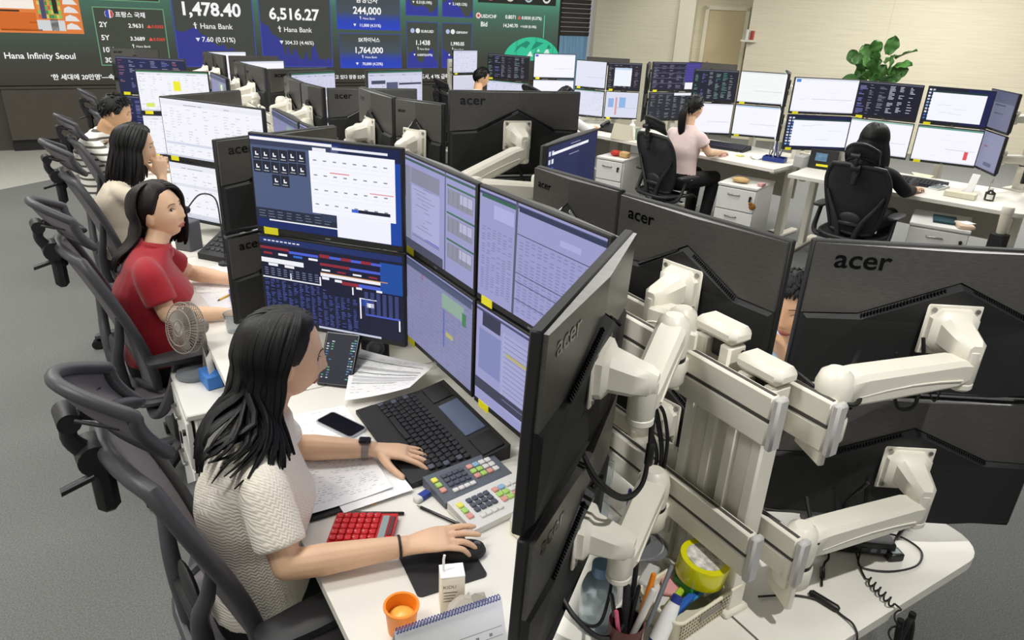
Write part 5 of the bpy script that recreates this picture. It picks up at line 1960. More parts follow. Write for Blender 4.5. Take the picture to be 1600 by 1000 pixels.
def person(label, J, skin='skin', shirt=None, pants='black_cloth', sleeve=0.75, voxel=0.004, face=True, hands=None, bust=0.012, k=1.0, male=0.0, hem=0.03, neckline=0.0, lips='lip',
           extra=None, shirt_grow=0.012, sleeve_r=0.052, gaze=(0, 0)):
    base = Vector((J['P'][0], J['P'][1], 0))
    t = thing('person', label, 'person', (0, 0, 0))
    for q in list(J):
        if isinstance(J[q], (tuple, list)) and q != 'shift':
            J[q] = Vector(J[q]) + Vector(J.get('shift', (0, 0, 0))) if q != 'shift' else J[q]
    M_ = (J['SL'] + J['SR']) / 2
    for q in ('SL', 'SR'):
        J[q] = J[q] + (M_ - J[q]) * 0.09 + Vector((0, 0, -0.015))
    Hc = J['H']
    R = rotm(J['yaw'], J.get('pitch', 0), J.get('roll', 0))
    b = MB()
    Fd = torso(b, J, -0.014, bust=bust, k=k)
    nb = Hc + R @ Vector((-0.022, 0, -0.075))
    nr = 0.046 + 0.008 * male
    b.tube([J['N'] + Vector((0, 0, -0.04)), J['N'].lerp(nb, 0.5), nb], [nr + 0.008, nr, nr + 0.001], 16, smooth=4)
    add_head(b, Hc, R, k, male, *((72, 64) if voxel < 0.0045 else (40, 36)))
    for s in 'RL':
        sh, el, wr = J['S' + s], J['E' + s], J['W' + s]
        limb(b, [sh, sh.lerp(el, 0.5), el], [0.026 * k, 0.039 * k, 0.034 * k])
        fo = (wr - el)
        limb(b, [el, el.lerp(wr, 0.3), el.lerp(wr, 0.7), wr], [0.034 * k, 0.037 * k, 0.030 * k, 0.0235 * k])
        hd = (hands or {}).get(s)
        hr = hd['R'] if hd and 'R' in hd else frame(fo, J.get('hup' + s, (0, 0, 1)))
        kw = {q: v for q, v in (hd or {}).items() if q != 'R'}
        add_hand(b, wr + hr @ Vector((0.012, 0, 0)), hr, 1 if s == 'R' else -1, k=k, **kw)
        hip = J['P'] + (J['SL'] - J['SR']).normalized() * (0.09 if s == 'L' else -0.09) + Vector((0, 0, -0.03))
        kn, an = J['K' + s], J['A' + s]
        limb(b, [hip, hip.lerp(kn, 0.5), kn], [0.075, 0.066, 0.05])
        limb(b, [kn, kn.lerp(an, 0.35), an], [0.05, 0.05, 0.034])
        toe = an + Vector((math.cos(J['yaw']), math.sin(J['yaw']), 0)) * 0.14 + Vector((0, 0, -0.045))
        limb(b, [an + Vector((0, 0, -0.02)), toe], [0.036, 0.026])
    body = b.build('body', skin, t)
    remesh(body, voxel, 3)
    if face:
        add_face(t, Hc, R, k, lips, gaze)
    # trousers
    if pants:
        b = MB()
        S = (J['SL'] - J['SR']).normalized()
        P = J['P']
        b.loft([ell_ring(P + Vector((0, 0, z)), S, Fd, w, d) for z, w, d in ((-0.115, 0.14, 0.11), (-0.08, 0.165, 0.128), (-0.02, 0.176, 0.136), (0.05, 0.166, 0.127))])
        for s in 'RL':
            hip = P + S * (0.09 if s == 'L' else -0.09) + Vector((0, 0, -0.03))
            kn, an = J['K' + s], J['A' + s]
            limb(b, [hip, hip.lerp(kn, 0.5), kn], [0.086, 0.078, 0.063])
            limb(b, [kn, kn.lerp(an, 0.35), an + Vector((0, 0, 0.03))], [0.063, 0.062, 0.055])
        remesh(b.build('trousers', pants, t), max(0.007, voxel), 3)
        for s in 'RL':
            an = J['A' + s]
            fw = Vector((math.cos(J['yaw']), math.sin(J['yaw']), 0))
            b = MB()
            b.loft([ell_ring(an + fw * x + Vector((0, 0, z)), Vector((-fw.y, fw.x, 0)), Vector((0, 0, 1)), w, h, 14) for x, z, w, h in
                    ((-0.05, -0.05, 0.028, 0.03), (-0.02, -0.045, 0.038, 0.04), (0.05, -0.05, 0.042, 0.036), (0.13, -0.062, 0.042, 0.024), (0.18, -0.068, 0.028, 0.016))])
            b.build('shoe', 'black_matte', t)
    # top
    if shirt:
        b = MB()
        torso(b, J, shirt_grow, z0=1, bust=bust, k=k)
        b.tube([J['N'] + Vector((0, 0, -0.03)), J['N'] + (nb - J['N']) * (0.22 + neckline)], [0.078, 0.066], 18)
        for s in 'RL':
            sh, el = J['S' + s], J['E' + s]
            e2 = sh.lerp(el, sleeve) if sleeve <= 1 else el
            b.tube([sh + (M_ - sh) * 0.42 + Vector((0, 0, -0.004)), sh + (M_ - sh) * 0.1 + Vector((0, 0, -0.008)), sh.lerp(e2, 0.22), sh.lerp(e2, 0.6), e2], [0.045, sleeve_r - 0.006, sleeve_r - 0.001, sleeve_r + 0.001, sleeve_r + 0.001], 18, smooth=4)
            if sleeve > 1:
                wr = J['W' + s]
                limb(b, [el, el.lerp(wr, 0.4), el.lerp(wr, sleeve - 1)], [sleeve_r - 0.004, sleeve_r - 0.006, sleeve_r - 0.014])
        remesh(b.build('top', shirt, t), max(0.0065, voxel * 1.3), 14, 0.5)
    if extra:
        extra(t, J, R, Hc, Fd)
    return t


def scalp(Hc, R, k, d, off):
    d = Vector(d).normalized()
    return Hc + R @ ((head_pt(d) + d * off) * k)


def hair_cap(b, Hc, R, k, front, side, backa, off=0.008, nu=48, nv=16):
    """scalp shell whose lower border is at polar angle front / side / back (degrees from the crown)"""
    rings = []
    for i in range(nv + 1):
        ring = []
        for j in range(nu):
            ph = 2 * PI * j / nu
            q = abs(math.atan2(math.sin(ph), math.cos(ph))) / PI * 2      # 0 front, 1 side, 2 back
            lim = front + (side - front) * min(1, max(0, (q - 0.45) / 0.4)) if q < 1 else side + (backa - side) * min(1, (q - 1) / 0.5)
            th = math.radians(lim) * max(i / nv, 0.01)
            taper = 1 - 0.85 * max(0, (i / nv - 0.8) / 0.2) ** 2
            ring.append(scalp(Hc, R, k, (math.sin(th) * math.cos(ph), math.sin(th) * math.sin(ph), math.cos(th)), off * taper))
        rings.append(ring)
    b.loft(rings)


def hair_locks(t, Hc, R, rngs, n, zend, seed, m='hair', k=1.0, part_y=0.0, thick=0.011, back=(0, 0, 0), zr=0.03, push=0.02, wave=0.0, flare=0.0, avoid=None, front=47, side=88):
    """straight hair: a scalp shell and many tapering locks that run from the parting over the skull and hang down to zend"""
    r = random.Random(seed)
    b = MB()
    hair_cap(b, Hc, R, k, front, side, 118, 0.010)
    for q in range(n):
        lo, hi = rngs[q % len(rngs)]
        ph = lo + (hi - lo) * ((q // len(rngs) + r.random()) / max(1, n // len(rngs)))
        phw = math.atan2(math.sin(ph), math.cos(ph))
        tt = min(1, max(0, (abs(phw) - math.radians(58)) / math.radians(105)))
        el = math.radians(46 + 66 * tt + r.uniform(-3, 9))
        d0 = Vector((math.cos(el), part_y + 0.05 * math.copysign(1, phw) * r.random(), math.sin(el))).normalized()
        d1 = Vector((math.cos(ph), math.sin(ph), -0.10)).normalized()
        lift = r.uniform(0.0, 0.008)
        pts = []
        for f in (0.0, 0.2, 0.42, 0.64, 0.84, 1.0):
            pts.append(scalp(Hc, R, k, d0.slerp(d1, f), 0.005 + 0.013 * min(1, f * 2.5) + lift * f))
        out = (R @ Vector((math.cos(ph), math.sin(ph), 0)))
        out.z = 0
        ze = zend(ph) + r.uniform(-zr, zr)
        z0 = pts[-1].z
        p0 = pts[-1]
        wv = r.uniform(-1, 1)
        jx, jy = r.uniform(-1, 1), r.uniform(-1, 1)
        for f in (0.25, 0.5, 0.75, 1.0):
            d = out * (push * math.sin(f * PI * 0.5) + flare * f * f) + Vector(back) * (f ** 1.5) + Vector((jx, jy, 0)) * 0.009 * f
            d += Vector((out.y, -out.x, 0)) * wave * math.sin(f * 5 + wv * 3)
            p = p0 + d
            p.z = z0 + (ze - z0) * f
            if avoid:
                p = avoid(p)
            pts.append(p)
        th = thick * r.uniform(0.75, 1.2)
        b.tube(pts, [th * 0.35, th * 0.8, th, th * 1.05, th * 1.1, th * 1.15, th * 1.15, th * 1.1, th * 0.95, th * 0.35], 6, smooth=3, flat=0.5)
    return b.build('hair', m, t, angle=60)


def short_hair(t, Hc, R, seed, m='hair', k=1.0, n=170, length=0.03, front=44, side=84, backa=112):
    r = random.Random(seed)
    b = MB()
    hair_cap(b, Hc, R, k, front, side, backa, 0.012)
    for q in range(n):
        ph = r.uniform(-PI, PI)
        a = abs(ph) / PI * 2
        lim = front + (side - front) * min(1, max(0, (a - 0.45) / 0.4)) if a < 1 else side + (backa - side) * min(1, (a - 1) / 0.5)
        th = math.radians(lim) * math.sqrt(r.random()) * 0.97
        d = Vector((math.sin(th) * math.cos(ph), math.sin(th) * math.sin(ph), math.cos(th)))
        tn = Vector((0.5 if d.z > 0.45 else -0.2, 0.3 * d.y, -0.75 if d.z < 0.6 else 0.0))
        tn = tn - d * tn.dot(d)
        tn.normalize()
        L = length * r.uniform(0.6, 1.2)
        pts = [scalp(Hc, R, k, d, 0.004), scalp(Hc, R, k, d + tn * L * 5, 0.014), scalp(Hc, R, k, d + tn * L * 10, 0.010)]
        b.tube(pts, [0.008 * k, 0.009 * k, 0.002 * k], 6, smooth=2, flat=0.6)
    return b.build('hair', m, t, angle=60)


# knitted cream sweater: columns of cable stitches
def knit_mat(name, col, cable=True, scale=1.0):
    m = mat(name, col, 0.9, sheen=0.3)
    nt = m.node_tree
    bs = nt.nodes['Principled BSDF']
    tc = nt.nodes.new('ShaderNodeTexCoord')

    def wave(rot, sc, prof='SIN'):
        mp = nt.nodes.new('ShaderNodeMapping')
        mp.inputs['Rotation'].default_value = rot
        w = nt.nodes.new('ShaderNodeTexWave')
        w.inputs['Scale'].default_value = sc
        w.wave_profile = prof
        nt.links.new(tc.outputs['Object'], mp.inputs[0])
        nt.links.new(mp.outputs[0], w.inputs[0])
        return w.outputs['Fac']
    # axis 1 runs round the body as seen from behind the right shoulder, axis 2 is the height
    a = math.radians(-25)
    col_w = wave((0, 0, a), 14 * scale)
    d1 = wave((0, math.radians(52), a), 30 * scale)
    d2 = wave((0, math.radians(-52), a), 30 * scale)
    mx = nt.nodes.new('ShaderNodeMix')
    nt.links.new(col_w, mx.inputs[0])
    nt.links.new(d1, mx.inputs[2])
    nt.links.new(d2, mx.inputs[3])
    ad = nt.nodes.new('ShaderNodeMath')
    ad.operation = 'MULTIPLY_ADD'
    ad.inputs[1].default_value = 0.6
    nt.links.new(col_w, ad.inputs[0])
    nt.links.new(mx.outputs[0], ad.inputs[2])
    bp = nt.nodes.new('ShaderNodeBump')
    bp.inputs['Strength'].default_value = 0.3
    bp.inputs['Distance'].default_value = 0.006
    nt.links.new(ad.outputs[0], bp.inputs['Height'])
    nt.links.new(bp.outputs[0], bs.inputs['Normal'])
    return m


MT['cream_knit'] = knit_mat('cream_cable_knit', '#f5eede', scale=1.7)
MT['cream_cardigan'] = mat('cream_cardigan', '#ddd2bd', 0.9, bump=(90, 0.3, 0.003))
MT['pink_blouse'] = mat('pale_pink_blouse', '#e6cfca', 0.8, bump=(30, 0.4, 0.006))
MT['light_blue'] = mat('light_blue_shirt', '#b9cfe8', 0.8)
MT['white_shirt'] = mat('white_shirt', '#e9e8e6', 0.8, bump=(20, 0.3, 0.006))


def stripe_mat():
    m = mat('striped_jersey', '#ebe8e0', 0.9)
    nt = m.node_tree
    tc = nt.nodes.new('ShaderNodeTexCoord')
    w = nt.nodes.new('ShaderNodeTexWave')
    w.bands_direction = 'Z'
    w.inputs['Scale'].default_value = 6.6
    w.inputs['Distortion'].default_value = 0.6
    w.inputs['Detail Scale'].default_value = 0.6
    r = nt.nodes.new('ShaderNodeValToRGB')
    r.color_ramp.elements[0].position, r.color_ramp.elements[1].position = 0.22, 0.30
    r.color_ramp.elements[0].color = (*srgb('#5d5a52'), 1)
    r.color_ramp.elements[1].color = (*srgb('#eeebe4'), 1)
    nt.links.new(tc.outputs['Object'], w.inputs[0])
    nt.links.new(w.outputs['Fac'], r.inputs[0])
    nt.links.new(r.outputs[0], nt.nodes['Principled BSDF'].inputs['Base Color'])
    return m


MT['stripes'] = stripe_mat()


# --- the woman in the cream sweater
def w1_extra(t, J, R, Hc, Fd):
    def avoid(p):
        # keep the locks outside the shoulders and the back
        c = Vector((0.245, 1.555, 0))
        if p.z < 1.06:
            d = Vector((p.x - c.x, p.y - c.y, 0))
            S = (J['SL'] - J['SR']).normalized()
            F = Vector((S.y, -S.x, 0))
            u, v = d.dot(S), d.dot(F)
            rr = math.sqrt((u / 0.172) ** 2 + (v / 0.118) ** 2)
            lim = 1.0 if p.z < 0.97 else (1.06 - p.z) / 0.09 * 0.5 + 0.5
            if rr < lim and rr > 1e-4:
                d *= lim / rr
                return Vector((c.x + d.x, c.y + d.y, p.z))
        return p
    hair_locks(t, Hc, R, [(math.radians(72), math.radians(264))], 280, lambda ph: 0.955 + 0.05 * abs(math.sin(ph / 2 - PI / 2)), 3, 'hair', part_y=0.012, back=(-0.03, -0.01, 0), push=0.020, zr=0.035, thick=0.0085, avoid=avoid)
    # wristwatch on the left wrist, dark hair tie on the right
    el, wr = J['EL'], J['WL']
    d = (wr - el).normalized()
    c = wr - d * 0.018
    b = MB().cyl(c - d * 0.01, c + d * 0.01, 0.0285, 0.0275, 20)
    w = b.build('watch_strap', mat('watch_strap_taupe', '#8d8078', 0.6), t)
    b = MB().box(c + Vector((0, 0, 0.029)), (0.034, 0.030, 0.009), rot=frame(d), bev=0.004)
    b.build('watch_case', 'black_gloss', w)
    el, wr = J['ER'], J['WR']
    d = (wr - el).normalized()
    c = wr - d * 0.012
    b = MB().cyl(c - d * 0.003, c + d * 0.003, 0.0275, 0.0275, 20)
    b.build('hair_tie', 'black_matte', t)


hR = rotm(math.radians(-20), math.radians(5), math.radians(4))
hL = rotm(math.radians(-30), math.radians(-7), math.radians(-4))
person('woman with long black hair in a cream cable knit sweater, typing at the black keyboard',
       dict(P=(0.245, 1.535, 0.565), C=(0.242, 1.545, 0.85), N=(0.290, 1.578, 1.005), H=(0.366, 1.612, 1.145), SR=(0.238, 1.408, 0.968), SL=(0.305, 1.712, 0.968),
            ER=(0.258, 1.30, 0.782), WR=(0.512, 1.230, 0.786), EL=(0.385, 1.735, 0.80), WL=(0.588, 1.640, 0.786), KR=(0.62, 1.43, 0.55), KL=(0.63, 1.66, 0.55), AR=(0.58, 1.42, 0.10),
            AL=(0.6, 1.66, 0.10), yaw=math.radians(-9), pitch=math.radians(-4)),
       'skin_pale', 'cream_knit', sleeve=0.80, voxel=0.0033, shirt_grow=0.016, sleeve_r=0.058, bust=0.018,
       hands={'R': dict(R=hR, curls=(0.16, 0.18, 0.4, 0.5), spread=0.9, thumb=(-0.2, -0.25)), 'L': dict(R=hL, curls=(0.22, 0.22, 0.25, 0.3), spread=1.7, thumb=(0.15, -0.05))}, extra=w1_extra)


# --- the woman in red
def red_extra(t, J, R, Hc, Fd):
    def avoid(p):
        if p.z < 1.05:
            u = min(0.97, abs(p.y - 3.09) / 0.19)
            f = min(1, (1.05 - p.z) / 0.09)
            half = 0.115 * math.sqrt(1 - u * u) * f
            if abs(p.x - 0.195) < half:
                x = 0.195 - half - 0.004 if p.x < 0.255 else 0.195 + half + 0.004
                return Vector((x, p.y, p.z))
        return p
    hair_locks(t, Hc, R, [(math.radians(64), math.radians(246))], 260, lambda ph: 0.93 + 0.06 * (1 if ph < 1.9 else 0), 11, 'hair_brown', part_y=0.0, back=(-0.015, -0.012, 0), push=0.020, zr=0.03, thick=0.0115, avoid=avoid)
    # polo collar
    N = J['N']
    pts = [N + Vector((0.054 * math.cos(a) + 0.012, 0.060 * math.sin(a), 0.004 - 0.02 * math.cos(a))) for a in [math.radians(30 + 300 * k / 12) for k in range(13)]]
    b = MB().tube(pts, 0.010, 8, flat=1.5)
    b.build('collar', 'red', t)


person('woman in a red short sleeved polo with long dark hair, looking up at her screens',
       dict(P=(0.185, 3.07, 0.565), C=(0.185, 3.08, 0.85), N=(0.224, 3.11, 0.995), H=(0.272, 3.15, 1.132), SR=(0.175, 2.915, 0.965), SL=(0.215, 3.262, 0.965),
            ER=(0.222, 2.875, 0.785), WR=(0.42, 2.835, 0.772), EL=(0.37, 3.33, 0.79), WL=(0.53, 3.2, 0.775), KR=(0.55, 2.98, 0.55), KL=(0.55, 3.2, 0.55), AR=(0.5, 2.98, 0.1), AL=(0.5, 3.2, 0.1),
            yaw=math.radians(-38), pitch=math.radians(13), roll=math.radians(5)),
       'skin_pale', 'red', sleeve=0.72, voxel=0.004, bust=0.03, shirt_grow=0.014, sleeve_r=0.06, extra=red_extra,
       hands={'R': dict(curls=(0.5, 0.5, 0.55, 0.6)), 'L': dict(curls=(0.5, 0.5, 0.5, 0.5))})


# --- the woman with her hand at her chin
def w3_extra(t, J, R, Hc, Fd):
    hair_locks(t, Hc, R, [(math.radians(74), math.radians(285))], 110, lambda ph: 0.97, 21, 'hair', part_y=0.0, back=(-0.02, 0, 0), push=0.03, zr=0.03)


person('woman with dark shoulder length hair in a cream cardigan, hand at her chin',
       dict(shift=(-0.01, -0.14, 0.0), P=(0.22, 4.64, 0.56), C=(0.19, 4.645, 0.85), N=(0.265, 4.64, 1.0), H=(0.33, 4.63, 1.16), SR=(0.20, 4.47, 0.96), SL=(0.24, 4.81, 0.96),
            ER=(0.42, 4.44, 0.80), WR=(0.43, 4.545, 0.985), EL=(0.40, 4.85, 0.80), WL=(0.58, 4.74, 0.775), KR=(0.56, 4.55, 0.55), KL=(0.56, 4.75, 0.55), AR=(0.5, 4.55, 0.1), AL=(0.5, 4.75, 0.1),
            yaw=math.radians(-8), pitch=math.radians(-6)),
       'skin_pale', 'cream_cardigan', sleeve=1.5, voxel=0.006, extra=w3_extra, hands={'R': dict(curls=(0.8, 0.9, 1.0, 1.0)), 'L': dict(curls=(0.4, 0.4, 0.4, 0.4))})

# --- the man in stripes
person('man with short black hair in a white and grey striped top, far along the row',
       dict(shift=(0.0, -0.12, 0.01), P=(0.17, 6.04, 0.57), C=(0.135, 6.02, 0.86), N=(0.225, 5.94, 1.02), H=(0.325, 5.87, 1.165), SR=(0.135, 5.83, 0.985), SL=(0.19, 6.20, 0.985),
            ER=(0.28, 5.76, 0.79), WR=(0.5, 5.82, 0.775), EL=(0.4, 6.2, 0.79), WL=(0.58, 6.08, 0.775), KR=(0.56, 5.9, 0.55), KL=(0.56, 6.12, 0.55), AR=(0.5, 5.9, 0.1), AL=(0.5, 6.12, 0.1),
            yaw=math.radians(-10), pitch=math.radians(-16)),
       'skin', 'stripes', sleeve=1.6, voxel=0.007, male=1, bust=0, extra=lambda t, J, R, Hc, Fd: short_hair(t, Hc, R, 5))

# --- the far man
person('man with short black hair seen from the side, far away before the screens',
       dict(P=(4.33, 8.02, 0.56), C=(4.38, 8.03, 0.84), N=(4.43, 8.05, 0.99), H=(4.50, 8.08, 1.15), SR=(4.38, 7.86, 0.95), SL=(4.42, 8.22, 0.95),
            ER=(4.5, 7.82, 0.8), WR=(4.72, 7.9, 0.775), EL=(4.6, 8.28, 0.8), WL=(4.8, 8.2, 0.775), KR=(4.75, 7.95, 0.55), KL=(4.75, 8.15, 0.55), AR=(4.7, 7.95, 0.1), AL=(4.7, 8.15, 0.1),
            yaw=math.radians(-14), pitch=math.radians(-10)),
       'skin', 'white_shirt', sleeve=0.8, voxel=0.009, male=1, bust=0, extra=lambda t, J, R, Hc, Fd: short_hair(t, Hc, R, 6))


# --- the woman with the ponytail
def pony_extra(t, J, R, Hc, Fd):
    o = short_hair(t, Hc, R, 8, n=70, length=0.018)
    b = MB()
    r = random.Random(4)
    k0 = Hc + R @ Vector((-0.105, 0, 0.03))
    for q in range(34):
        a = 2 * PI * q / 34
        j = Vector((0.016 * math.cos(a), 0.02 * math.sin(a), 0)) * r.uniform(0.4, 1.1)
        pts = [Hc + R @ Vector((-0.09, 0.02 * math.sin(a), 0.05)), k0 + j * 0.4, k0 + Vector((-0.045, -0.01, -0.06)) + j * 1.3, k0 + Vector((-0.06, -0.02, -0.17)) + j * 1.4, k0 + Vector((-0.055, -0.03, -0.27)) + j,
               k0 + Vector((-0.04, -0.035, -0.345 + r.uniform(-0.02, 0.02))) + j * 0.3]
        b.tube(pts, [0.009, 0.009, 0.011, 0.011, 0.008, 0.001], 6, smooth=3)
    b.build('ponytail', 'hair', t, angle=60)
    b = MB().lathe([(0.016, -0.012), (0.022, -0.004), (0.022, 0.006), (0.016, 0.012)], k0 + Vector((-0.012, 0, -0.01)), 14, R=rotm(J['yaw'], 0.6) @ Matrix.Rotation(PI / 2, 3, 'Y'))
    b.build('hair_band', 'black_matte', t)


person('woman with a long black ponytail in a pale pink blouse, hand on a mouse',
       dict(P=(4.90, 4.93, 0.56), C=(4.93, 4.93, 0.84), N=(4.98, 4.955, 1.0), H=(5.045, 4.985, 1.175), SR=(4.985, 4.79, 0.96), SL=(4.91, 5.10, 0.96),
            ER=(5.06, 4.73, 0.80), WR=(5.30, 4.82, 0.775), EL=(5.1, 5.2, 0.80), WL=(5.3, 5.12, 0.775), KR=(5.32, 4.86, 0.53), KL=(5.3, 5.08, 0.53), AR=(5.22, 4.82, 0.10), AL=(5.22, 5.02, 0.10),
            yaw=math.radians(8), pitch=math.radians(-2)),
       'skin_pale', 'pink_blouse', sleeve=0.55, voxel=0.006, face=True, extra=pony_extra, hands={'R': dict(curls=(0.5, 0.5, 0.6, 0.6))}, sleeve_r=0.06)


# --- the person in black, back to the camera
def blk_extra(t, J, R, Hc, Fd):
    hair_locks(t, Hc, R, [(math.radians(60), math.radians(300))], 120, lambda ph: 0.93, 31, 'hair', part_y=0.0, push=0.045, zr=0.03, back=(-0.03, 0, 0))


person('person with long black hair in black, seen from behind in the black mesh chair',
       dict(P=(5.24, 3.25, 0.56), C=(5.25, 3.26, 0.84), N=(5.26, 3.275, 0.99), H=(5.285, 3.295, 1.155), SR=(5.30, 3.10, 0.95), SL=(5.21, 3.45, 0.95),
            ER=(5.45, 3.04, 0.79), WR=(5.68, 3.1, 0.775), EL=(5.33, 3.55, 0.79), WL=(5.56, 3.56, 0.775), KR=(5.64, 3.22, 0.54), KL=(5.6, 3.45, 0.54), AR=(5.6, 3.22, 0.1), AL=(5.58, 3.45, 0.1),
            yaw=math.radians(14), pitch=math.radians(-5)),
       'skin', 'black_cloth', sleeve=1.7, voxel=0.007, face=True, extra=blk_extra)

# --- the person glimpsed in the gap between two monitor backs
hG = rotm(math.radians(150), math.radians(62), 0)
person('person resting the mouth on one hand, glimpsed in the gap between two monitor backs',
       dict(P=(2.02, 1.34, 0.56), C=(1.99, 1.33, 0.84), N=(1.945, 1.31, 0.985), H=(1.875, 1.285, 1.135), SR=(1.97, 1.48, 0.95), SL=(1.98, 1.15, 0.95),
            ER=(1.74, 1.48, 0.79), WR=(1.58, 1.40, 0.775), EL=(1.79, 1.09, 0.785), WL=(1.768, 1.205, 0.985), KR=(1.6, 1.45, 0.55), KL=(1.6, 1.25, 0.55), AR=(1.65, 1.45, 0.1), AL=(1.65, 1.25, 0.1),
            yaw=math.radians(190), pitch=math.radians(-6)),
       'skin', 'light_blue', sleeve=1.15, voxel=0.005, face=True, male=0.5, bust=0.0, hands={'L': dict(R=hG, curls=(0.9, 0.9, 1.0, 1.0)), 'R': dict(curls=(0.3, 0.3, 0.3, 0.3))},
       extra=lambda t, J, R, Hc, Fd: short_hair(t, Hc, R, 9, n=150, length=0.045))

# --- somebody behind the broad black monitor: only forearm and hand show
person('person in a white shirt mostly hidden behind the broad black monitor, one hand showing',
       dict(P=(4.52, 6.40, 0.56), C=(4.54, 6.41, 0.82), N=(4.57, 6.42, 0.95), H=(4.60, 6.43, 1.10), SR=(4.58, 6.24, 0.92), SL=(4.5, 6.58, 0.92),
            ER=(4.76, 6.2, 0.79), WR=(4.95, 6.36, 0.785), EL=(4.72, 6.66, 0.79), WL=(4.92, 6.62, 0.785), KR=(4.95, 6.4, 0.55), KL=(4.95, 6.6, 0.55), AR=(4.9, 6.4, 0.1), AL=(4.9, 6.6, 0.1),
            yaw=math.radians(10), pitch=math.radians(-15)),
       'skin', 'white_shirt', sleeve=1.75, voxel=0.009, face=True, bust=0, male=1, extra=lambda t, J, R, Hc, Fd: short_hair(t, Hc, R, 10, n=80))
dup(ch2, (4.36, 6.36, 0), 0.2, 'dark mesh chair whose head rest peeks over the broad black monitor', CG)

# ------------------------------------------------------------------ things on the near desk
TZ = DZ + 0.0005
MT['key_dark'] = mat('dark_key', '#202124', 0.5)
MT['key_white'] = mat('white_key', '#d9d8d2', 0.5)
MT['key_yellow'] = mat('yellow_key', '#e6e25a', 0.5)
MT['key_green'] = mat('green_key', '#a8cf6a', 0.5)
MT['key_pink'] = mat('pink_key', '#d99a8c', 0.5)
MT['key_blue'] = mat('blue_key', '#8fb2cf', 0.5)
MT['key_slate'] = mat('slate_key', '#4b505a', 0.5)
MT['grey_plastic'] = mat('grey_plastic', '#6f7379', 0.5)
MT['lcd'] = mat('grey_lcd', '#8e9a9a', 0.25)
MT['red_plastic'] = mat('red_plastic', '#c4121c', 0.35)
MT['orange'] = mat('orange_plastic', '#f08a1c', 0.35)
MT['blue'] = mat('blue_plastic', '#2a62b8', 0.45)
MT['dark_blue'] = mat('dark_blue_plastic', '#223a8c', 0.5)
MT['cream_plastic'] = mat('cream_plastic', '#e9e3cc', 0.5)
MT['green'] = mat('green_carton', '#1f8a3c', 0.5)
MT['teal'] = mat('teal_folder', '#123f47', 0.6)
MT['tape_yellow'] = mat('yellow_packing_tape', '#dcd800', 0.2, coat=0.4)
MT['kraft'] = mat('beige_card', '#c2a06a', 0.7)


def ebox(name, label, cat, loc, size, rot=0.0, m='black_plastic', bev=0.004, group=None):
    """one simple moulded thing, origin on its underside"""
    b = MB().box((0, 0, size[2] / 2), size, bev=bev)
    o = b.build(name, m, None, loc=loc)
    o.rotation_euler = (0, 0, rot)
    return tag(o, label, cat, group)


def pen(name, label, p0, p1, m, r=0.0042, tip=True, group=None, m2=None, cat='pen'):
    p0, p1 = Vector(p0), Vector(p1)
    d = (p1 - p0)
    t = thing(name, label, cat, p0, 0, group)
    b = MB()
    b.tube([Vector((0, 0, 0)) + d * 0.1, d * 0.97, d], [r, r, r * 0.7], 10)
    b.build('barrel', m, t)
    b = MB().tube([Vector((0, 0, 0)), d * 0.1], [r * 0.15, r * 0.85], 10)
    b.build('tip', m2 or m, t)
    return t


def sheet(label, pts, z, ink=0, seed=1, lines=14, group=None, table=False, col='#f1f1f0', curl=0.0):
    """a sheet of paper with printed lines; pts four corners in plan (near left, near right, far right, far left)"""
    r = random.Random(seed)
    P = [Vector(p) if len(p) == 3 else Vector((*p, 0)) for p in pts]

    def at(u, v):
        q = P[0].lerp(P[1], u).lerp(P[3].lerp(P[2], u), v)
        q.z += z + curl * (u - 0.5) ** 2 * 4 + curl * 0.3 * v
        return q
    b = MB()
    pc = srgb(col)
    n = 6
    for i in range(n):
        for j in range(n):
            b.quad([at(i / n, j / n), at((i + 1) / n, j / n), at((i + 1) / n, (j + 1) / n), at(i / n, (j + 1) / n)], pc)
    up = Vector((0, 0, 0.0005))

    def bar(u0, v0, u1, v1, c):
        m = 3
        for i in range(m):
            a, e = u0 + (u1 - u0) * i / m, u0 + (u1 - u0) * (i + 1) / m
            b.quad([at(a, v0) + up, at(e, v0) + up, at(e, v1) + up, at(a, v1) + up], c)
    if table:
        bar(0.08, 0.80, 0.92, 0.815, (0.05, 0.05, 0.06))
        bar(0.06, 0.52, 0.94, 0.532, (0.05, 0.05, 0.06))
        bar(0.06, 0.60, 0.94, 0.66, (0.5, 0.5, 0.5))
        bar(0.06, 0.42, 0.94, 0.46, (0.55, 0.55, 0.55))
        bar(0.06, 0.34, 0.94, 0.40, (0.62, 0.62, 0.62))
        bar(0.06, 0.30, 0.7, 0.31, (0.2, 0.2, 0.2))
    for k in range(ink):
        v = 0.93 - 0.86 * k / max(1, ink)
        u = 0.06
        while u < 0.9:
            w = r.uniform(0.02, 0.08)
            if r.random() < 0.6:
                g = r.uniform(0.25, 0.6)
                bar(u, v, u + w, v + 0.006, (g, g, g * 1.05))
            u += w + 0.03
    t = b.build('paper_sheet', 'print', smooth=True, recalc=False)
    return tag(t, label, 'paper', group)


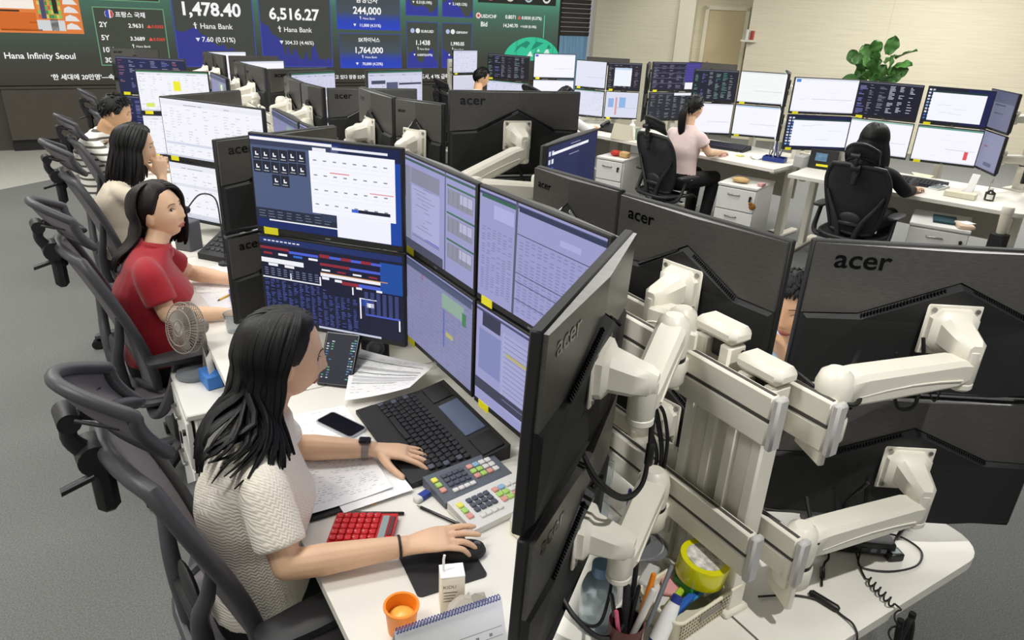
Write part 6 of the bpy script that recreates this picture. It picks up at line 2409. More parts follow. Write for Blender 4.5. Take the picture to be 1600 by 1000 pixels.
# trading keyboard in front of the woman
kb = thing('keyboard', 'large black trading keyboard with built in grey display under the lavender screens', 'keyboard', (0.795, 1.70, TZ))
b = MB()
b.prism([(-0.155, 0.0), (-0.155, 0.012), (-0.09, 0.017), (0.06, 0.028), (0.155, 0.048), (0.155, 0.0)], -0.225, 0.215, axes='xzy')
b.build('body', 'black_matte', kb)
b = MB().prism([(-0.157, 0.001), (-0.157, 0.014), (-0.10, 0.0195), (-0.092, 0.001)], -0.222, 0.212, axes='xzy')
b.build('wrist_rest', 'black_matte', kb)
sl = math.atan2(0.011, 0.15)
for i in range(6):
    for j in range(17):
        x = -0.080 + i * 0.0215
        y = 0.195 - j * 0.0238 - (0.004 * (i % 3))
        if i == 0 and 4 <= j <= 9:
            continue
        g = MB()
        g.box((x, y, 0.0235 + (x + 0.08) * 0.075), (0.0175, 0.0195, 0.007), rot=(0, -sl, 0), bev=0.0022)
        g.build('key', 'key_dark' if (j not in (0, 16)) or i % 2 else 'key_slate', kb)
g = MB().box((-0.080, 0.195 - 6.5 * 0.0238, 0.0235), (0.0175, 0.135, 0.007), rot=(0, -sl, 0), bev=0.002)
g.build('space_bar', 'key_dark', kb)
g = MB().box((0.105, -0.01, 0.0395), (0.07, 0.19, 0.006), rot=(0, -0.21, 0), bev=0.002)
g.build('touch_display', mat('grey_touch_display', '#4d5566', 0.25, emit=('#4a5876', 0.25)), kb)
for y, n in ((0.155, 'x'), (-0.17, 'y')):
    g = MB().box((0.105, y, 0.0395), (0.075, 0.09, 0.006), rot=(0, -0.21, 0), bev=0.002)
    g.build('loudspeaker_panel', 'black_plastic', kb)

sheet('printed table sheet propped between the keyboard and the navy trading monitor', [(0.622, 1.974, 0.757), (0.824, 1.912, 0.785), (0.95, 1.99, 0.80), (0.758, 2.255, 0.795)], 0.0, ink=16, seed=3, table=True, curl=0.006)
ebox('document_box', 'low beige box under the printed table sheet', 'box', (0.80, 2.10, TZ), (0.11, 0.08, 0.03), 0.3, 'cream_plastic')
# speaker and touch panel at the left screens
t = thing('desktop_speaker', 'black box loudspeaker under the right end of the navy trading monitor', 'speaker', (0.84, 2.262, TZ), -0.35)
MB().box((0, 0, 0.055), (0.10, 0.10, 0.11), bev=0.006).build('cabinet', 'black_matte', t)
b = MB().lathe([(0.034, 0.0), (0.032, 0.006), (0.022, -0.001), (0.008, 0.003), (0.001, 0.004)], (0, -0.05, 0.06), 24, R=Matrix.Rotation(PI / 2, 3, 'X'))
b.build('cone', 'grey_plastic', t)
t = thing('touch_panel', 'tilted black touch panel with tiny blue figures beside the woman\'s face', 'touch panel', (0.63, 2.11, TZ), -0.70)
R_ = Euler((math.radians(-38), 0, 0)).to_matrix()
b = MB().box((0, 0.065, 0.075), (0.125, 0.018, 0.19), rot=R_, bev=0.005)
b.build('housing', 'black_gloss', t)
b = MB()
r = random.Random(12)


def tp(u, v, o):
    return Vector((0, 0.065, 0.075)) + R_ @ Vector(((u - 0.5) * 0.112, -0.0095 - o, (v - 0.5) * 0.175))


b.quad([tp(0, 0, 0), tp(1, 0, 0), tp(1, 1, 0), tp(0, 1, 0)], srgb('#0b1220'))
for k in range(16):
    for u in (0.05, 0.2, 0.82, 0.9):
        if r.random() < 0.75:
            v = 0.1 + k * 0.052
            c = srgb(r.choice(['#4a78b0', '#6a9ad0', '#c8d6e8', '#5ab08a']))
            b.quad([tp(u, v, 0.0004), tp(u + 0.08 * r.random() + 0.02, v, 0.0004), tp(u + 0.07, v + 0.02, 0.0004), tp(u, v + 0.02, 0.0004)], c)
b.build('display', 'screen', t, smooth=False, recalc=False)
b = MB().box((0, 0.13, 0.05), (0.06, 0.02, 0.1), bev=0.004)
b.build('foot', 'black_matte', t)

# phone
t = thing('smartphone', 'silver edged smartphone with black display lying left of the keyboard', 'phone', (0.573, 1.862, TZ), math.radians(-66))
MB().prism(rounded(-0.078, -0.037, 0.078, 0.037, 0.012, (1, 1, 1, 1)), 0, 0.009).build('case', mat('silver_phone_edge', '#c3c5c8', 0.3, metal=0.6), t)
MB().prism(rounded(-0.074, -0.033, 0.074, 0.033, 0.010, (1, 1, 1, 1)), 0.0091, 0.0096).build('display', 'black_gloss', t)
# papers, notebook, pen, calculator
ebox('notebook', 'black notebook with a yellow elastic under the handwritten sheets', 'notebook', (0.468, 1.565, TZ), (0.225, 0.20, 0.008), 0.0, 'black_matte', 0.003)
nb_ = bpy.data.objects['notebook']
b = MB().box((0.055, -0.1, 0.0045), (0.016, 0.006, 0.0105), bev=0.001)
b.build('elastic', mat('yellow_elastic', '#d8a82a', 0.6), nb_)
sheet('sheet covered with handwritten figures on the black notebook', [(0.365, 1.48), (0.588, 1.487), (0.592, 1.72), (0.395, 1.79)], TZ + 0.0125, ink=26, seed=4, curl=0.004)
sheet('white sheet reaching under the black keyboard, beside the left hand', [(0.44, 1.452), (0.635, 1.458), (0.628, 1.74), (0.43, 1.73)], TZ + 0.0100, ink=6, seed=5)
sheet('white sheet lying under the silver phone', [(0.40, 1.76), (0.62, 1.75), (0.625, 1.98), (0.42, 2.0)], TZ + 0.0006, ink=4, seed=6)
pen('ballpoint_pen', 'black pen lying along the top of the red calculator', (0.452, 1.452, TZ + 0.005), (0.577, 1.385, TZ + 0.005), 'black_gloss', 0.0045)

t = thing('calculator', 'bright red desk calculator with grey display', 'calculator', (0.462, 1.372, TZ), math.atan2(-0.084, 0.131))
b = MB().prism([(-0.078, 0), (-0.078, 0.010), (0.078, 0.020), (0.078, 0.0)], -0.053, 0.053, axes='xzy')
b.build('case', 'red_plastic', t)
for i in range(6):
    for j in range(5):
        x, y = -0.066 + i * 0.0187, 0.042 - j * 0.0205
        g = MB().box((x, y, 0.0135 + (x + 0.078) * 0.064), (0.0165, 0.018, 0.005), rot=(0, -0.064, 0), bev=0.002)
        k = g.build('key', 'red_plastic', t)
        g = MB()
        put_text(g, '7894561230.+-x/=%CMRGSTQHKWVZ'[(i * 5 + j) % 28], (x - 0.002, y - 0.003, 0.0164 + (x + 0.078) * 0.064), (0, 1, 0), (-1, 0, 0), size=0.007)
        g.build('legend', 'key_white', k, smooth=False)
g = MB().box((0.051, 0.0, 0.0195), (0.018, 0.085, 0.004), rot=(0, -0.064, 0), bev=0.001)
g.build('display', 'lcd', t)
g = MB().box((0.069, 0.005, 0.0205), (0.011, 0.07, 0.003), rot=(0, -0.064, 0), bev=0.001)
g.build('solar_cell', mat('solar_cell', '#5a2a26', 0.2), t)

# mouse pad, mouse
t = MB().prism(rounded(-0.085, -0.10, 0.085, 0.10, 0.012, (1, 1, 1, 1)), 0, 0.003).build('mouse_pad', 'black_matte', loc=(0.585, 1.20, TZ), rotz=-0.09)
tag(t, 'black mouse pad under the right hand', 'mouse pad')
t = thing('computer_mouse', 'black computer mouse under the right hand\'s fingers', 'mouse', (0.645, 1.183, TZ + 0.0035), -0.35)
b = MB()
b.loft([ell_ring(Vector((0, 0, z)), Vector((1, 0, 0)), Vector((0, 1, 0)), a, c, 24) for z, a, c in ((0, 0.050, 0.030), (0.008, 0.053, 0.032), (0.018, 0.049, 0.029), (0.026, 0.036, 0.021), (0.029, 0.018, 0.011))])
b.build('shell', 'black_matte', t)
MB().cyl((0.03, -0.003, 0.024), (0.03, 0.003, 0.024), 0.009, n=14).build('wheel', 'grey_plastic', t)

# key pads
def keypad(label, loc, rot, body, w=0.225, d=0.118, h=0.03, lay=0):
    t = thing('keypad', label, 'keypad', loc, rot)
    b = MB().prism([(-d / 2, 0), (-d / 2, h * 0.6), (d / 2, h), (d / 2, 0)], -w / 2, w / 2, axes='yzx')
    b.box((0, 0, h * 0.2), (w + 0.004, d + 0.004, h * 0.4), bev=0.006)
    b.build('case', body, t)
    a = math.atan2(h * 0.4, d)

    def key(x, y, m, kw=0.0155, kd=0.0155):
        g = MB().box((x, y, h * 0.8 + y * math.tan(a) + 0.002), (kw, kd, 0.007), rot=(a, 0, 0), bev=0.002)
        g.build('key', m, t)
    for j, m in enumerate(('key_yellow', 'key_green', 'key_pink')):
        key(-w / 2 + 0.02, 0.03 - j * 0.022, m, 0.017, 0.018)
    for i in range(4):
        for j in range(3):
            key(-w / 2 + 0.05 + i * 0.0185, 0.032 - j * 0.0185, 'key_slate')
    for i in range(4):
        key(-w / 2 + 0.05 + i * 0.0185, -0.03, 'key_white', 0.0165, 0.014)
    pal = [('key_pink', 'key_green', 'key_pink'), ('key_blue', 'key_green', 'key_green'), ('key_white', 'key_white', 'key_pink'), ('key_white', 'key_white', 'key_white')]
    for i in range(4):
        for j in range(3):
            key(-w / 2 + 0.134 + i * 0.0205, 0.030 - j * 0.0205, pal[i][j], 0.0175, 0.017)
    return t


keypad('dark grey keypad with coloured keys right below the black keyboard', (0.787, 1.425, TZ), 0.10, mat('dark_grey_case', '#5b6169', 0.5))
keypad('white keypad with coloured keys beside the black monitor edge', (0.80, 1.302, TZ), 0.13, 'key_white')
t = ebox('eraser', 'small white eraser with a dark blue sleeve near the keypads', 'eraser', (0.645, 1.425, TZ), (0.05, 0.022, 0.013), 0.35, 'key_white', 0.003)
MB().box((0.008, 0, 0.0066), (0.032, 0.0228, 0.0138), bev=0.002).build('sleeve', 'dark_blue', t)
pen('stylus_pen', 'black pen pointing from the eraser to the mouse pad', (0.618, 1.400, TZ + 0.005), (0.685, 1.275, TZ + 0.005), 'black_gloss', 0.0042, m2='steel')
ebox('cream_box', 'cream plastic box half hidden behind the black monitor edge', 'box', (0.86, 1.17, TZ), (0.15, 0.09, 0.05), 0.2, 'cream_plastic', 0.006)

# carton, cup, calendar
t = thing('milk_carton', 'small white drink carton with a straw before the mouse pad', 'carton', (0.545, 1.052, TZ), -0.35)
b = MB().box((0, 0, 0.05), (0.052, 0.04, 0.10), bev=0.002)
b.build('carton_body', mat('cream_carton', '#ece4d0', 0.6), t)
MB().box((0, 0, 0.102), (0.0525, 0.0405, 0.004), bev=0.001).build('carton_top', 'paper', t)
b = MB()
put_text(b, 'KIDU', (-0.02, -0.0206, 0.072), (1, 0, 0), (0, 0, 1), size=0.012)
for k in range(4):
    b.quad([(-0.02, -0.0206, 0.06 - k * 0.008), (0.01 - 0.004 * k, -0.0206, 0.06 - k * 0.008), (0.01 - 0.004 * k, -0.0206, 0.062 - k * 0.008), (-0.02, -0.0206, 0.062 - k * 0.008)])
b.build('printing', mat('brown_print', '#6a5a4a', 0.7), t, smooth=False)
MB().tube([(-0.018, 0.0, 0.10), (-0.018, 0.0, 0.135), (-0.016, 0.002, 0.145)], 0.0028, 8).build('straw', 'paper', t)
t = thing('crumpled_wrapper', 'crumpled clear wrapper leaning on the drink carton', 'wrapper', (0.555, 1.0, TZ))
b = MB()
r = random.Random(5)
b.loft([[Vector((0.05 * a * math.cos(2 * PI * k / 14) + r.uniform(-.006, .006), 0.022 * a * math.sin(2 * PI * k / 14) + r.uniform(-.004, .004), z + r.uniform(-.006, .006))) for k in range(14)]
        for z, a in ((0.006, 0.8), (0.025, 1.1), (0.05, 0.9), (0.07, 0.3))])
b.build('film', mat('cloudy_film', '#e8e2d4', 0.25, trans=0.5), t, angle=20)
t = thing('plastic_cup', 'orange plastic cup behind the desk calendar', 'cup', (0.425, 1.045, TZ))
b = MB().lathe([(0.027, 0), (0.029, 0.004), (0.034, 0.062), (0.0375, 0.066), (0.0375, 0.07), (0.032, 0.07), (0.030, 0.055), (0.027, 0.03), (0.001, 0.028)], n=32)
b.build('cup_body', 'orange', t)
MB().lathe([(0.001, 0.040), (0.028, 0.041), (0.020, 0.047), (0.001, 0.05)], n=24).build('filling', mat('yellow_jelly', '#f6c35a', 0.3), t)
t = thing('desk_calendar', 'white tent desk calendar with blue spiral in the front', 'calendar', (0.47, 0.915, TZ), -0.09)
hC = 0.142
for nm, y0, m in (('front_page', -0.055, 'print'), ('back_page', 0.055, 'print')):
    b = MB()
    b.quad([(-0.11, y0, 0.001), (0.11, y0, 0.001), (0.11, 0, hC), (-0.11, 0, hC)], srgb('#f3f4f4'))

    def cp(u, v, o=0.0007):
        return Vector((-0.11 + 0.22 * u, y0 * (1 - v) - (o if y0 < 0 else -o), hC * v))
    if y0 < 0:
        for v in (0.62, 0.50, 0.34, 0.18):
            b.quad([cp(0.03, v), cp(0.97, v), cp(0.97, v + 0.006), cp(0.03, v + 0.006)], (0.2, 0.2, 0.22))
        for k in range(7):
            for v in (0.53, 0.42, 0.26):
                b.quad([cp(0.06 + k * 0.13, v), cp(0.09 + k * 0.13, v), cp(0.09 + k * 0.13, v + 0.04), cp(0.06 + k * 0.13, v + 0.04)], (0.3, 0.3, 0.32))
        put_text(b, '6', cp(0.06, 0.68, 0.001), (1, 0, 0), Vector((0, 0.055, hC)).normalized(), size=0.03, col=(0.1, 0.1, 0.1))
    b.build(nm, m, t, smooth=False, recalc=False)
b = MB()
for k in range(34):
    x = -0.104 + k * 0.0063
    b.tube([(x + 0.0012 * math.sin(a), 0.006 * math.cos(a), hC + 0.0045 * math.sin(a)) for a in [2 * PI * q / 8 for q in range(8)]], 0.0011, 5, closed=True)
b.build('spiral', mat('blue_wire', '#2b3a8a', 0.4), t)
b = MB().box((0, 0, 0.0015), (0.22, 0.108, 0.003))
b.build('stand_base', 'dark_blue', t)

# ------------------------------------------------------------------ side cabinet of the red polo woman: fan, tissues
t = thing('desk_fan', 'grey desk fan on the white cabinet between the two women', 'fan', (0.262, 2.645, 0.6215), 0.0)
MB().lathe([(0.066, 0), (0.068, 0.006), (0.064, 0.016), (0.03, 0.019), (0.001, 0.019)], n=32).build('fan_base', 'grey_plastic', t)
MT['fan'] = mat('warm_grey_fan_plastic', '#948c83', 0.5)
b = MB().tube([(0.045, 0.01, 0.012), (0.05, 0.01, 0.10), (0.045, 0.008, 0.165)], [0.013, 0.011, 0.013], 12, smooth=4)
b.build('neck', 'fan', t)
fd = Vector((-0.86, -0.42, 0.25)).normalized()
FR = frame(fd)
hc = Vector((-0.002, -0.008, 0.20))
b = MB().tube([hc - fd * 0.075, hc - fd * 0.07, hc - fd * 0.01, hc + fd * 0.0], [0.022, 0.027, 0.029, 0.03], 20)
b.build('motor', 'fan', t)
cage = MB()


def ring(mb, c, rad, th, n=36):
    mb.tube([c + FR @ Vector((0, rad * math.cos(2 * PI * k / n), rad * math.sin(2 * PI * k / n))) for k in range(n)], th, 6, closed=True)


for q, rad in ((-0.006, 0.0936), (0.024, 0.0936), (0.034, 0.0660), (0.036, 0.03)):
    ring(cage, hc + fd * q, rad, 0.0022)
for k in range(48):
    a = 2 * PI * k / 48
    u = FR @ Vector((0, math.cos(a), math.sin(a)))
    cage.tube([hc + fd * -0.012 + u * 0.03, hc + fd * -0.010 + u * 0.0792, hc + fd * -0.004 + u * 0.0936, hc + fd * 0.024 + u * 0.0936, hc + fd * 0.034 + u * 0.0660, hc + fd * 0.037 + u * 0.014], 0.0012, 4)
cage.build('cage', 'fan', t)
b = MB().cyl(hc + fd * 0.03, hc + fd * 0.039, 0.017, 0.015, 18)
b.build('cage_badge', 'fan', t)
for k in range(5):
    a = 2 * PI * k / 5

    def bl(u, v, a=a):
        rr = 0.014 + 0.0672 * u
        an = a + (v - 0.5) * (0.95 - 0.1 * u)
        return hc + fd * (0.010 + 0.014 * (v - 0.5)) + FR @ Vector((0, rr * math.cos(an), rr * math.sin(an)))
    MB().grid(bl, 6, 6, thick=0.0012).build('blade', 'fan', t)
t = thing('tissue_box', 'blue tissue box with a white tissue next to the fan', 'tissue box', (0.303, 2.545, 0.6215), 0.15)
MB().box((0, 0, 0.026), (0.055, 0.10, 0.052), bev=0.003).build('carton', mat('sky_blue_carton', '#3f7fd0', 0.5), t)
b = MB().add([(-0.012, -0.03, 0.05), (0.014, 0.035, 0.05), (0.0, 0.05, 0.135), (-0.008, 0.0, 0.105), (0.02, 0.0, 0.05), (0.02, 0.03, 0.12)], [(0, 1, 2, 3), (0, 4, 5, 3)])
b.build('tissue', 'paper', t)

# ------------------------------------------------------------------ the red polo woman's desk top
sheet('large printed sheet in front of the woman in the red polo', [(0.372, 3.19), (0.545, 3.13), (0.60, 3.56), (0.385, 3.47)], TZ + 0.001, ink=14, seed=8)
sheet('second loose sheet under the pencils near the black monitor back', [(0.40, 2.95), (0.60, 2.98), (0.585, 3.2), (0.38, 3.16)], TZ + 0.0006, ink=3, seed=9)
pen('pencil', 'yellow pencil on the loose sheets beside the red polo woman', (0.432, 3.05, TZ + 0.0045), (0.525, 3.125, TZ + 0.0045), mat('yellow_pencil', '#e0b02a', 0.5), 0.004, m2='black_matte', cat='pencil')
pen('ballpoint_pen', 'purple pen lying across the yellow pencil', (0.466, 2.87, TZ + 0.004), (0.50, 3.14, TZ + 0.0125), mat('purple_pen', '#3a2a9a', 0.4), 0.004)
t = thing('clear_cup', 'clear plastic cup by the right hand of the red polo woman', 'cup', (0.432, 2.715, TZ))
MB().lathe([(0.024, 0), (0.026, 0.003), (0.034, 0.075), (0.036, 0.077), (0.034, 0.079), (0.032, 0.075), (0.024, 0.006), (0.001, 0.005)], n=24).build('cup_wall', 'clear', t)
t = thing('dealing_phone', 'black dealing phone console under the red polo woman\'s lower screen', 'phone console', (0.62, 3.60, TZ), -0.9)
MB().prism([(-0.09, 0), (-0.09, 0.03), (0.09, 0.10), (0.09, 0)], -0.15, 0.15, axes='yzx').build('console', 'black_matte', t)
for k in range(4):
    for j in range(8):
        MB().box((-0.12 + j * 0.032, -0.05 + k * 0.032, 0.047 + k * 0.0125), (0.02, 0.018, 0.006), rot=(0.37, 0, 0), bev=0.002).build('key', 'key_dark', t)
t = thing('gooseneck_microphone', 'thin gooseneck microphone curving before the red polo woman\'s mouth', 'microphone', (0.56, 3.52, TZ))
tip = Vector((0.385, 3.245, 1.10))
o0 = Vector((0.56, 3.52, TZ))
MB().lathe([(0.035, 0), (0.035, 0.012), (0.01, 0.02), (0.006, 0.03)], n=20).build('foot', 'black_matte', t)
b = MB().tube([Vector((0, 0, 0.02)), Vector((0.0, 0.01, 0.2)), Vector((-0.02, -0.05, 0.34)), Vector((-0.10, -0.17, 0.395)), tip - o0], 0.0035, 8, smooth=6)
b.build('gooseneck', 'black_matte', t)
MB().ell(tip - o0, (0.016, 0.016, 0.016)).build('foam_ball', 'black_matte', t)
t = thing('desktop_speaker', 'grey box loudspeaker before the red polo woman\'s lower white screen', 'speaker', (0.445, 3.84, TZ), -0.9)
MB().box((0, 0, 0.075), (0.10, 0.09, 0.15), bev=0.005).build('cabinet', mat('grey_speaker_cabinet', '#56565a', 0.6), t)
MB().lathe([(0.032, 0.0), (0.030, 0.006), (0.02, -0.001), (0.001, 0.004)], (0, -0.045, 0.095), 24, R=Matrix.Rotation(PI / 2, 3, 'X')).build('cone', 'black_matte', t)

# ------------------------------------------------------------------ clutter at the near end of the desks
m_hole = mat('basket_hole', '#7d765f', 0.8)


def basket(label, loc, rot):
    t = thing('basket', label, 'basket', loc, rot)
    w, d, h = 0.11, 0.06, 0.075
    b = MB()
    outer = [rounded(-w * k, -d * k, w * k, d * k, 0.02, (1, 1, 1, 1)) for k in (0.86, 1.0)]
    b.loft([[Vector((x, y, 0.002)) for x, y in outer[0]], [Vector((x, y, h)) for x, y in outer[1]], [Vector((x * 0.975, y * 0.95, h)) for x, y in outer[1]], [Vector((x * 0.97, y * 0.95, 0.006)) for x, y in outer[0]]], cap=True)
    b.build('basket_wall', mat('cream_basket', '#e6dfc6', 0.5), t)
    b = MB().tube([Vector((x * 1.01, y * 1.01, h)) for x, y in outer[1]], 0.004, 8, closed=True)
    b.build('rim', 'cream_plastic', t)
    for s in (-1, 1):
        b = MB()
        for k in range(22):
            for j in range(5):
                x = -w * 0.9 + k * w * 1.8 / 21
                z = 0.012 + j * 0.012
                q = 0.86 + 0.14 * z / h
                b.box((x * q, s * (d * q + 0.0003), z), (0.005, 0.0016, 0.006), bev=0.0006)
        b.build('perforation', m_hole, t)
    b = MB().box((0.0, -d * 0.99, 0.05), (0.07, 0.003, 0.018), bev=0.001)
    b.build('grip_slot', mat('grip_slot', '#8d8a80', 0.7), t)
    return t


basket('cream perforated basket full of stationery under the yellow tape', (0.995, 0.79, TZ), 0.10)
ebox('carton_box', 'green carton under the roll of yellow tape', 'box', (1.025, 0.80, TZ + 0.055), (0.10, 0.055, 0.032), 0.05, 'green', 0.002)
t = thing('packing_tape', 'roll of yellow packing tape on the green carton', 'tape', (1.025, 0.798, TZ + 0.088), 0.2)
Rt = Euler((0.10, 0.05, 0)).to_matrix()
MB().lathe([(0.040, 0), (0.054, 0), (0.055, 0.004), (0.055, 0.046), (0.054, 0.05), (0.040, 0.05)], n=40, R=Rt).build('tape_roll', 'tape_yellow', t)
b = MB().lathe([(0.0385, 0.0), (0.0405, 0.0), (0.0405, 0.051), (0.0385, 0.051)], n=40, R=Rt)
b.build('cardboard_core', mat('printed_core', '#cfcac2', 0.6, noise=(60, 0.5)), t)
for k, (x, y, z, sx, sy, sz, rot, m, lab) in enumerate((
        (0.925, 0.815, 0.045, 0.075, 0.05, 0.012, 0.6, 'key_white', 'white pill blister in the basket'),
        (0.955, 0.765, 0.062, 0.12, 0.016, 0.014, 0.25, 'blue', 'blue highlighter at the front of the basket'),
        (0.945, 0.785, 0.062, 0.10, 0.014, 0.012, 0.35, mat('lime_marker', '#b6d23a', 0.4), 'lime green highlighter in the basket'),
        (1.0, 0.772, 0.060, 0.10, 0.015, 0.012, 0.1, mat('sky_marker', '#4aa6e0', 0.4), 'sky blue marker at the front of the basket'),
        (0.965, 0.82, 0.06, 0.06, 0.04, 0.01, 0.9, mat('pink_notes', '#e6a3a3', 0.6), 'pink note pad in the basket'),
        (1.045, 0.765, 0.058, 0.07, 0.014, 0.012, -0.1, 'cream_plastic', 'pale stick at the front right of the basket'))):
    ebox('stationery', lab, 'stationery', (x, y, TZ + z), (sx, sy, sz), rot, m, 0.003, 'stationery in the basket')
ebox('medicine_pack', 'grey blister pack standing among the pens', 'pack', (0.93, 0.855, TZ), (0.07, 0.03, 0.085), 0.5, mat('blister_grey', '#c9c8c4', 0.35), 0.004)
ebox('medicine_pack', 'white pack with a blue square behind the pens', 'pack', (0.895, 0.90, TZ), (0.075, 0.025, 0.11), 0.4, 'paper', 0.003)
t = thing('pen_cup', 'dark red pen cup at the bottom edge of the picture', 'pen cup', (0.80, 0.775, TZ))
MB().lathe([(0.032, 0), (0.034, 0.004), (0.036, 0.085), (0.034, 0.085), (0.031, 0.01), (0.001, 0.008)], n=28).build('cup_wall', mat('maroon_leather', '#5a1f22', 0.5), t)
r = random.Random(8)
for k, (m, lab, dx, dy, L) in enumerate((('black_gloss', 'black pen leaning left in the dark red cup', -0.02, 0.015, 0.14), ('black_matte', 'thick black marker upright in the dark red cup', 0.004, 0.012, 0.15),
                                        (mat('pink_pen', '#d85a80', 0.4), 'pink pen at the left of the dark red cup', -0.026, -0.004, 0.125), ('black_plastic', 'slim black pen at the right of the dark red cup', 0.02, 0.006, 0.145),
                                        ('key_white', 'white marker leaning right from the dark red cup', 0.03, -0.012, 0.15), ('dark_blue', 'dark blue pen at the back of the dark red cup', 0.012, 0.024, 0.14))):
    p0 = Vector((0.80 + dx * 0.3, 0.775 + dy * 0.3, TZ + 0.012))
    pen('pen', lab, p0, p0 + Vector((dx * 1.2, dy * 1.2, L)), m, 0.0075 if 'marker' in lab else 0.0045, group='pens in the dark red cup')
pen('pencil', 'orange pencil slanting over the basket', (0.862, 0.80, TZ + 0.04), (0.885, 0.80, TZ + 0.15), 'orange', 0.006, cat='pencil')
pen('plastic_stick', 'long grey stick slanting across the basket', (0.85, 0.765, TZ + 0.045), (0.935, 0.80, TZ + 0.15), 'grey_plastic', 0.005, cat='stick')
t = thing('squeeze_bottle', 'white and blue squeeze tube lying against the pen cup', 'tube', (0.862, 0.742, TZ))
b = MB().tube([(0, 0, 0.03), (0.03, 0.008, 0.075), (0.048, 0.012, 0.10)], [0.018, 0.017, 0.011], 16, smooth=3)
b.build('tube_body', 'paper', t)
MB().tube([(0.048, 0.012, 0.10), (0.056, 0.014, 0.112)], [0.012, 0.011], 14).build('cap', 'dark_blue', t)
MB().cyl((0, 0, 0.0), (0, 0, 0.035), 0.018, n=16).build('tail', 'dark_blue', t)
t = thing('water_bottle', 'clear water bottle with a pale blue cap behind the black monitor', 'bottle', (0.795, 0.862, TZ))
MB().lathe([(0.036, 0), (0.038, 0.004), (0.038, 0.10), (0.030, 0.125), (0.016, 0.14), (0.015, 0.155), (0.001, 0.156)], n=28).build('bottle_wall', mat('clear_blue_bottle', '#cfe0ea', 0.1, trans=0.75), t)
MB().lathe([(0.019, 0.140), (0.020, 0.142), (0.020, 0.165), (0.001, 0.167)], n=24).build('cap', mat('pale_blue_cap', '#7fa8cc', 0.4), t)
t = thing('paper_cup', 'white paper cup with a red stripe behind the pens', 'cup', (0.915, 0.945, TZ))
MB().lathe([(0.027, 0), (0.029, 0.002), (0.038, 0.095), (0.040, 0.097), (0.037, 0.099), (0.035, 0.095), (0.027, 0.006), (0.001, 0.005)], n=28).build('cup_wall', mat('cup_white', '#dcd9d2', 0.6), t)
t = thing('plastic_bowl', 'clear lidded plastic bowl under the lower white rail', 'bowl', (0.985, 0.955, TZ))
MB().lathe([(0.03, 0), (0.032, 0.003), (0.058, 0.07), (0.061, 0.072), (0.058, 0.074), (0.055, 0.07), (0.03, 0.006), (0.001, 0.005)], n=32).build('bowl_wall', mat('frosted_bowl', '#d6d6d2', 0.3, trans=0.4), t)
MB().lathe([(0.001, 0.082), (0.05, 0.080), (0.06, 0.075), (0.06, 0.073)], n=32, R=Euler((0.1, 0.12, 0)).to_matrix()).build('lid', mat('clear_lid', '#b9bcc0', 0.12, trans=0.7), t)
pen('ballpoint_pen', 'purple pen standing behind the lower white arm', (1.012, 1.03, TZ), (1.016, 1.035, TZ + 0.16), mat('violet_pen', '#5a3fb0', 0.4), 0.005)
t = thing('acrylic_stand', 'clear acrylic stand behind the edge on monitor', 'stand', (0.955, 1.085, TZ), 0.5)
for s in (-1, 1):
    MB().box((0.03 * s, 0, 0.11), (0.006, 0.05, 0.22), bev=0.001).build('side_plate', 'clear', t)
MB().box((0, 0, 0.004), (0.07, 0.06, 0.008), bev=0.001).build('foot_plate', 'clear', t)
sheet('white sheet on the desk among the white uprights', [(1.0, 1.12), (1.06, 1.1), (1.06, 1.3), (0.98, 1.32)], TZ + 0.0008, ink=2, seed=14)

# ------------------------------------------------------------------ right hand desk: black box, adapter, cords
t = thing('network_box', 'flat black network box with a row of sockets under the lower right arm', 'network box', (1.535, 0.775, TZ), math.atan2(-0.113, 0.153))
MB().box((0, 0.0, 0.022), (0.195, 0.13, 0.036), bev=0.003).build('case', 'black_plastic', t)
for k in range(7):
    MB().box((-0.075 + k * 0.024, -0.0655, 0.02), (0.015, 0.003, 0.012), bev=0.001).build('socket', 'grey_plastic' if k in (0, 5, 6) else 'black_gloss', t)
for sx in (-1, 1):
    for sy in (-1, 1):
        MB().cyl((0.08 * sx, 0.05 * sy, 0), (0.08 * sx, 0.05 * sy, 0.005), 0.008, n=10).build('rubber_foot', 'black_matte', t)
t = ebox('power_adapter', 'small black plug adapter in front of the network box', 'adapter', (1.575, 0.668, TZ), (0.042, 0.032, 0.022), -0.4, 'black_plastic', 0.004)
MB().box((0.0, 0, 0.0222), (0.024, 0.018, 0.0006)).build('adapter_label', 'lcd', t, smooth=False)
t = thing('power_strip', 'white power strip behind the network box', 'power strip', (1.66, 0.85, TZ), -0.6)
MB().box((0, 0, 0.018), (0.16, 0.05, 0.036), bev=0.006).build('case', mat('grey_strip', '#a9a79f', 0.5), t)
for k in range(3):
    MB().cyl((-0.05 + k * 0.05, 0, 0.036), (-0.05 + k * 0.05, 0, 0.0375), 0.016, n=16).build('outlet', 'black_matte', t)


def cord(name, label, pts, r=0.003, m='cable', smooth=8, group=None, plugs=(), cat='cable'):
    P0 = Vector(pts[0])
    t = thing(name, label, cat, P0, 0, group)
    b = MB()
    b.M = Matrix.Translation(-P0)
    b.tube(pts, r, 7, smooth=smooth)
    b.build('cord', m, t)
    for p, d, rad, L in plugs:
        g = MB()
        g.M = Matrix.Translation(-P0)
        p, d = Vector(p), Vector(d).normalized()
        g.tube([p - d * L / 2, p - d * L * 0.42, p + d * L * 0.42, p + d * L / 2], [rad * 0.6, rad, rad, rad * 0.6], 10)
        g.build('plug', 'black_plastic', t)
    return t


